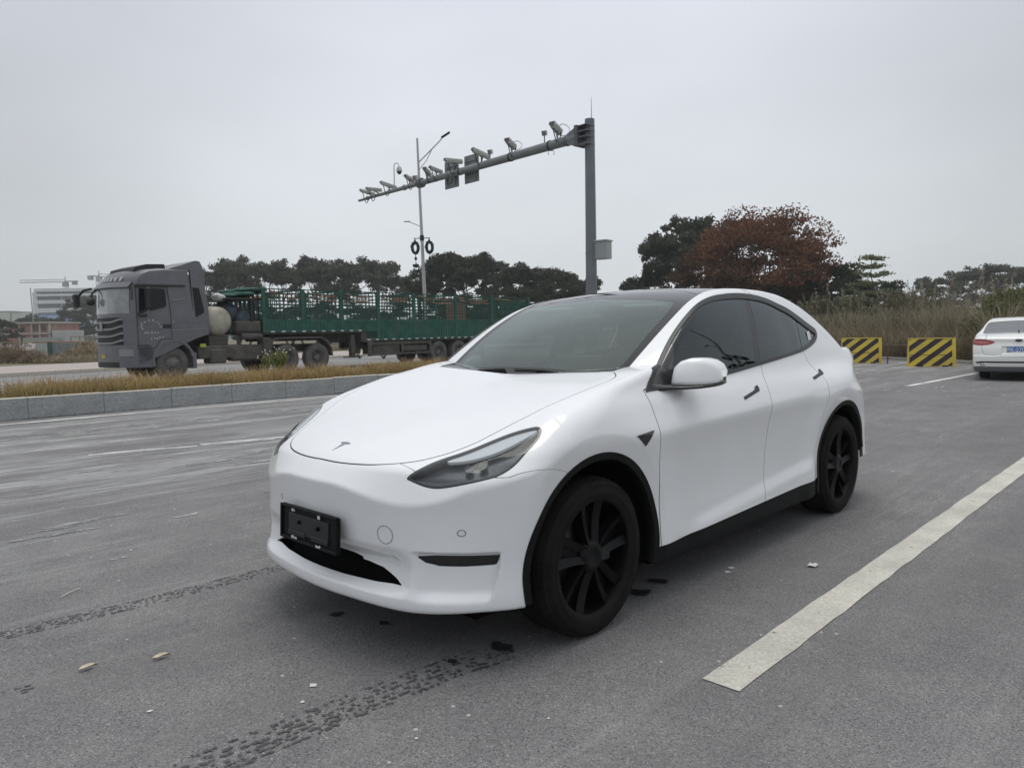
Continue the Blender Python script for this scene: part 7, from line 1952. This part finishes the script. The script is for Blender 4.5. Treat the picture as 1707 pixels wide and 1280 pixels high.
# chips of white paint and grit
Q = []
for k in range(420):
    s_ = rnd.uniform(-12, 12); p_ = rnd.uniform(1.5, 13.5); x, y, _ = rp(s_, p_)
    r_ = rnd.uniform(.004, .012)*(1 if rnd.random() < .9 else 2.0); a = rnd.uniform(0, 3)
    Q.append([(x+r_*math.cos(a+j*1.57)*rnd.uniform(.6, 1.2), y+r_*math.sin(a+j*1.57)*rnd.uniform(.6, 1.2), .0042) for j in range(4)])
tag(quads('paint_chips', Q, mat('chip_white', (.6, .6, .58), .8)), 'scattered pale paint chips and grit on the asphalt', kind='stuff')
M_twig = mat('dry_twig', (.30, .23, .16), .9, col2=(.16, .12, .085), vscale=2)
M_twig2 = mat('pale_twig', (.48, .40, .28), .9, col2=(.26, .20, .13), vscale=2)
F_brn = leafmat('brown_leaf', (.17, .12, .075), (.25, .17, .11), 1.5)
F_brn2 = leafmat('brown_green_leaf', (.17, .16, .085), (.26, .21, .12), 1.5)
brush('brown twiggy brush heap at the left edge behind the pavement', 22, 604, 46, 3.4, 1.35, M_twig, 900, 1, F_brn)
brush('smaller brown brush heap beside the pale hoarding box', 58, 604, 45, 1.8, .9, M_twig, 500, 2, F_brn)
brush('pile of pale cut branches left of the lorry bumper', 150, 603, 46, 3.2, 1.3, M_twig2, 1100, 3, F_brn2)
brush('low green-brown brush in front of the hoarding box', 105, 605, 44.5, 3.4, .55, M_twig2, 600, 4, F_brn2)
brush('dry brush showing behind the lorry bumper', 195, 603, 47, 2.6, 1.2, M_twig2, 600, 5, F_brn2)
def verge(n):
    s_ = NR.uniform(10, 60, n); o = 8.6+NR.uniform(0, 6, n)**1.0; v = FK+s_[:, None]*FKD+o[:, None]*np.array([-.859, .511]); return np.concatenate([v, np.full((n, 1), .0)], 1)
Q = blades(22000, verge, .15, .6, .014, .7, NR); tag(quads('verge_grass', Q, M_field2), 'rough grass verge beyond the pink pavement', kind='stuff')
# white rubble and timber rails behind the brush
M_rub = mat('pale_rubble', (.42, .39, .37), .9, col2=(.26, .22, .20), vscale=3)
for (label, px, py, Y, w, h, sd) in (('low heap of white and brown rubble left of the hoarding box', 62, 577, 62, 6.0, 1.1, 1), ('long low bank of rubble in front of the brick house', 40, 580, 95, 16, 1.3, 2), ('bank of brown spoil behind the cut branches', 150, 580, 80, 10, 1.9, 3)):
    p = at(px, py, Y); rs = random.Random(sd); q = MB()
    for k in range(70):
        x = rs.uniform(-w/2, w/2); hh = h*(1-abs(2*x/w)**2)*rs.uniform(.2, 1); M = Matrix.Translation((x, rs.uniform(-.8, .8), hh*.6)) @ Matrix.Rotation(rs.uniform(0, 3), 4, Vector((rs.random(), rs.random(), 1)).normalized()); s_ = rs.uniform(.12, .45); q.box((-s_, -s_*.6, -s_*.5), (s_, s_*.6, s_*.5), .03, M)
    t = q.build('rubble_heap', M_rub if sd < 3 else M_dirt, None, (p.x, p.y, 0)); tag(t, label, 'rubble'); t['kind'] = 'stuff'
for i, (px0, px1, py, Y) in enumerate(((0, 178, 571, 66), (118, 180, 561, 60), (60, 178, 569.5, 58))):
    a, b = at(px0, py, Y), at(px1, py-(0, .5, 0)[i], Y-4); tt = thing('rail_fence', ('long brown pipe rail crossing the site at the left', 'upper brown pipe rail ending behind the lorry bumper', 'pale cross rail behind the hoarding box')[i], 'rail', (a.x, a.y, 0))
    q = MB(); b_ = b-a; q.tube([(0, 0, a.z), (b_.x, b_.y, b.z)], .045, 6); q.build('rail_pipe', mat('brown_pipe', (.26, .18, .12), .8), tt)
    for k in range(5): t_ = k/4; q = MB(); q.cyl((b_.x*t_, b_.y*t_, 0), (b_.x*t_, b_.y*t_, a.z+(b.z-a.z)*t_), .04, None, 6); q.build('rail_post', mat('brown_pipe', (.26, .18, .12), .8), tt)
sp = at(170, 569, 54); sg_ = thing('site_sign', 'small blue sign with a white lower strip beside the lorry bumper', 'sign', (sp.x, sp.y, 0))
q = MB(); q.box((-.26, 0, sp.z-.05), (.26, .03, sp.z+.24), .005); q.build('blue_panel', mat('sign_blue', (.03, .09, .36), .5), sg_)
q = MB(); q.box((-.26, 0, sp.z-.26), (.26, .03, sp.z-.05), .005); q.build('white_panel', mat('sign_white', (.6, .62, .64), .5), sg_)
q = MB(); q.cyl((-.2, .05, 0), (-.2, .05, sp.z), .025, None, 6); q.cyl((.2, .05, 0), (.2, .05, sp.z), .025, None, 6); q.build('sign_post', C_conc, sg_)
# trees among the far buildings
for (x, y, Y, k, H0, sx, lab) in ((135, 491, 190, 'm1', 14., 1.0, 'dark tree standing in front of the white building'), (152, 492, 192, 'm2', 14., .9, 'second dark tree in front of the white building, right beside the first'), (120, 512, 185, 'd0', 8., 1.1, 'low tree left of the two dark trees before the white building'),
                                   (172, 520, 180, 'd1', 8., 1.2, 'grey-green bush between the white building and the lorry cab'), (60, 524, 200, 'd2', 8., 1.5, 'dark hedge-like tree behind the brick house'), (38, 527, 205, 'd0', 8., 1.5, 'rounded tree behind the left half of the brick house'), (4, 530, 130, 'd1', 8., 1.0, 'dark green tree cut by the left edge'),
                                   (85, 528, 195, 'd1', 8., 1.4, 'bushy tree behind the right end of the brick house')):
    p = at(x, y, Y); plant(k, lab, 'tree', (p.x, p.y, 0), p.z, H0, rnd.uniform(0, 6), sx=sx)
# plants at the foot of the trailer, on the far verge
for i, (px, Y, w) in enumerate(((640, 40, 2.6), (600, 41, 2.4), (670, 41, 2.2), (700, 40.5, 2.0))):
    shrub(('low dark hedge plant below the trailer side guard', 'low dark hedge plant left of the side guard', 'low dark hedge plant by the landing leg end', 'low dark hedge plant before the trailer wheels')[i], px, 600, Y, w, .9, F_bush, 700, .07, 'hedge_plant', 'plant')
# far wooded skyline closing the horizon
rsk = np.random.RandomState(5)
def skyline(x0, x1, Y, h, n, seed):
    rs = np.random.RandomState(seed); X = rs.uniform(x0, x1, n); hh = h*(.55+.25*np.sin(X*.05)+.20*np.sin(X*.13+2))*rs.uniform(0, 1, n)**.55
    C = np.stack([X, Y+rs.uniform(-6, 6, n), hh], 1); return leaves(C, 1.1, rs)
Q = np.concatenate([skyline(-420, -30, 300, 9, 9000, 1), skyline(-30, 190, 260, 9, 9000, 2), skyline(150, 420, 330, 12, 7000, 3)])
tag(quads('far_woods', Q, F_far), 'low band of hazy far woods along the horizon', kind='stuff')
# ------------------------------------------------------------------ haze: pale air round the whole scene
hz_ = MB(); hz_.box((-470, -60, -1.0), (470, 470, 60)); hm = bpy.data.materials.new('haze'); hm.use_nodes = True; t_ = hm.node_tree; t_.nodes.clear()
ho = t_.nodes.new('ShaderNodeOutputMaterial'); hv = t_.nodes.new('ShaderNodeVolumePrincipled'); hv.inputs['Color'].default_value = (.97, .985, 1, 1); hv.inputs['Density'].default_value = .00050; hv.inputs['Anisotropy'].default_value = .2
t_.links.new(hv.outputs[0], ho.inputs['Volume']); hob = hz_.build('haze', hm); tag(hob, kind='stuff')
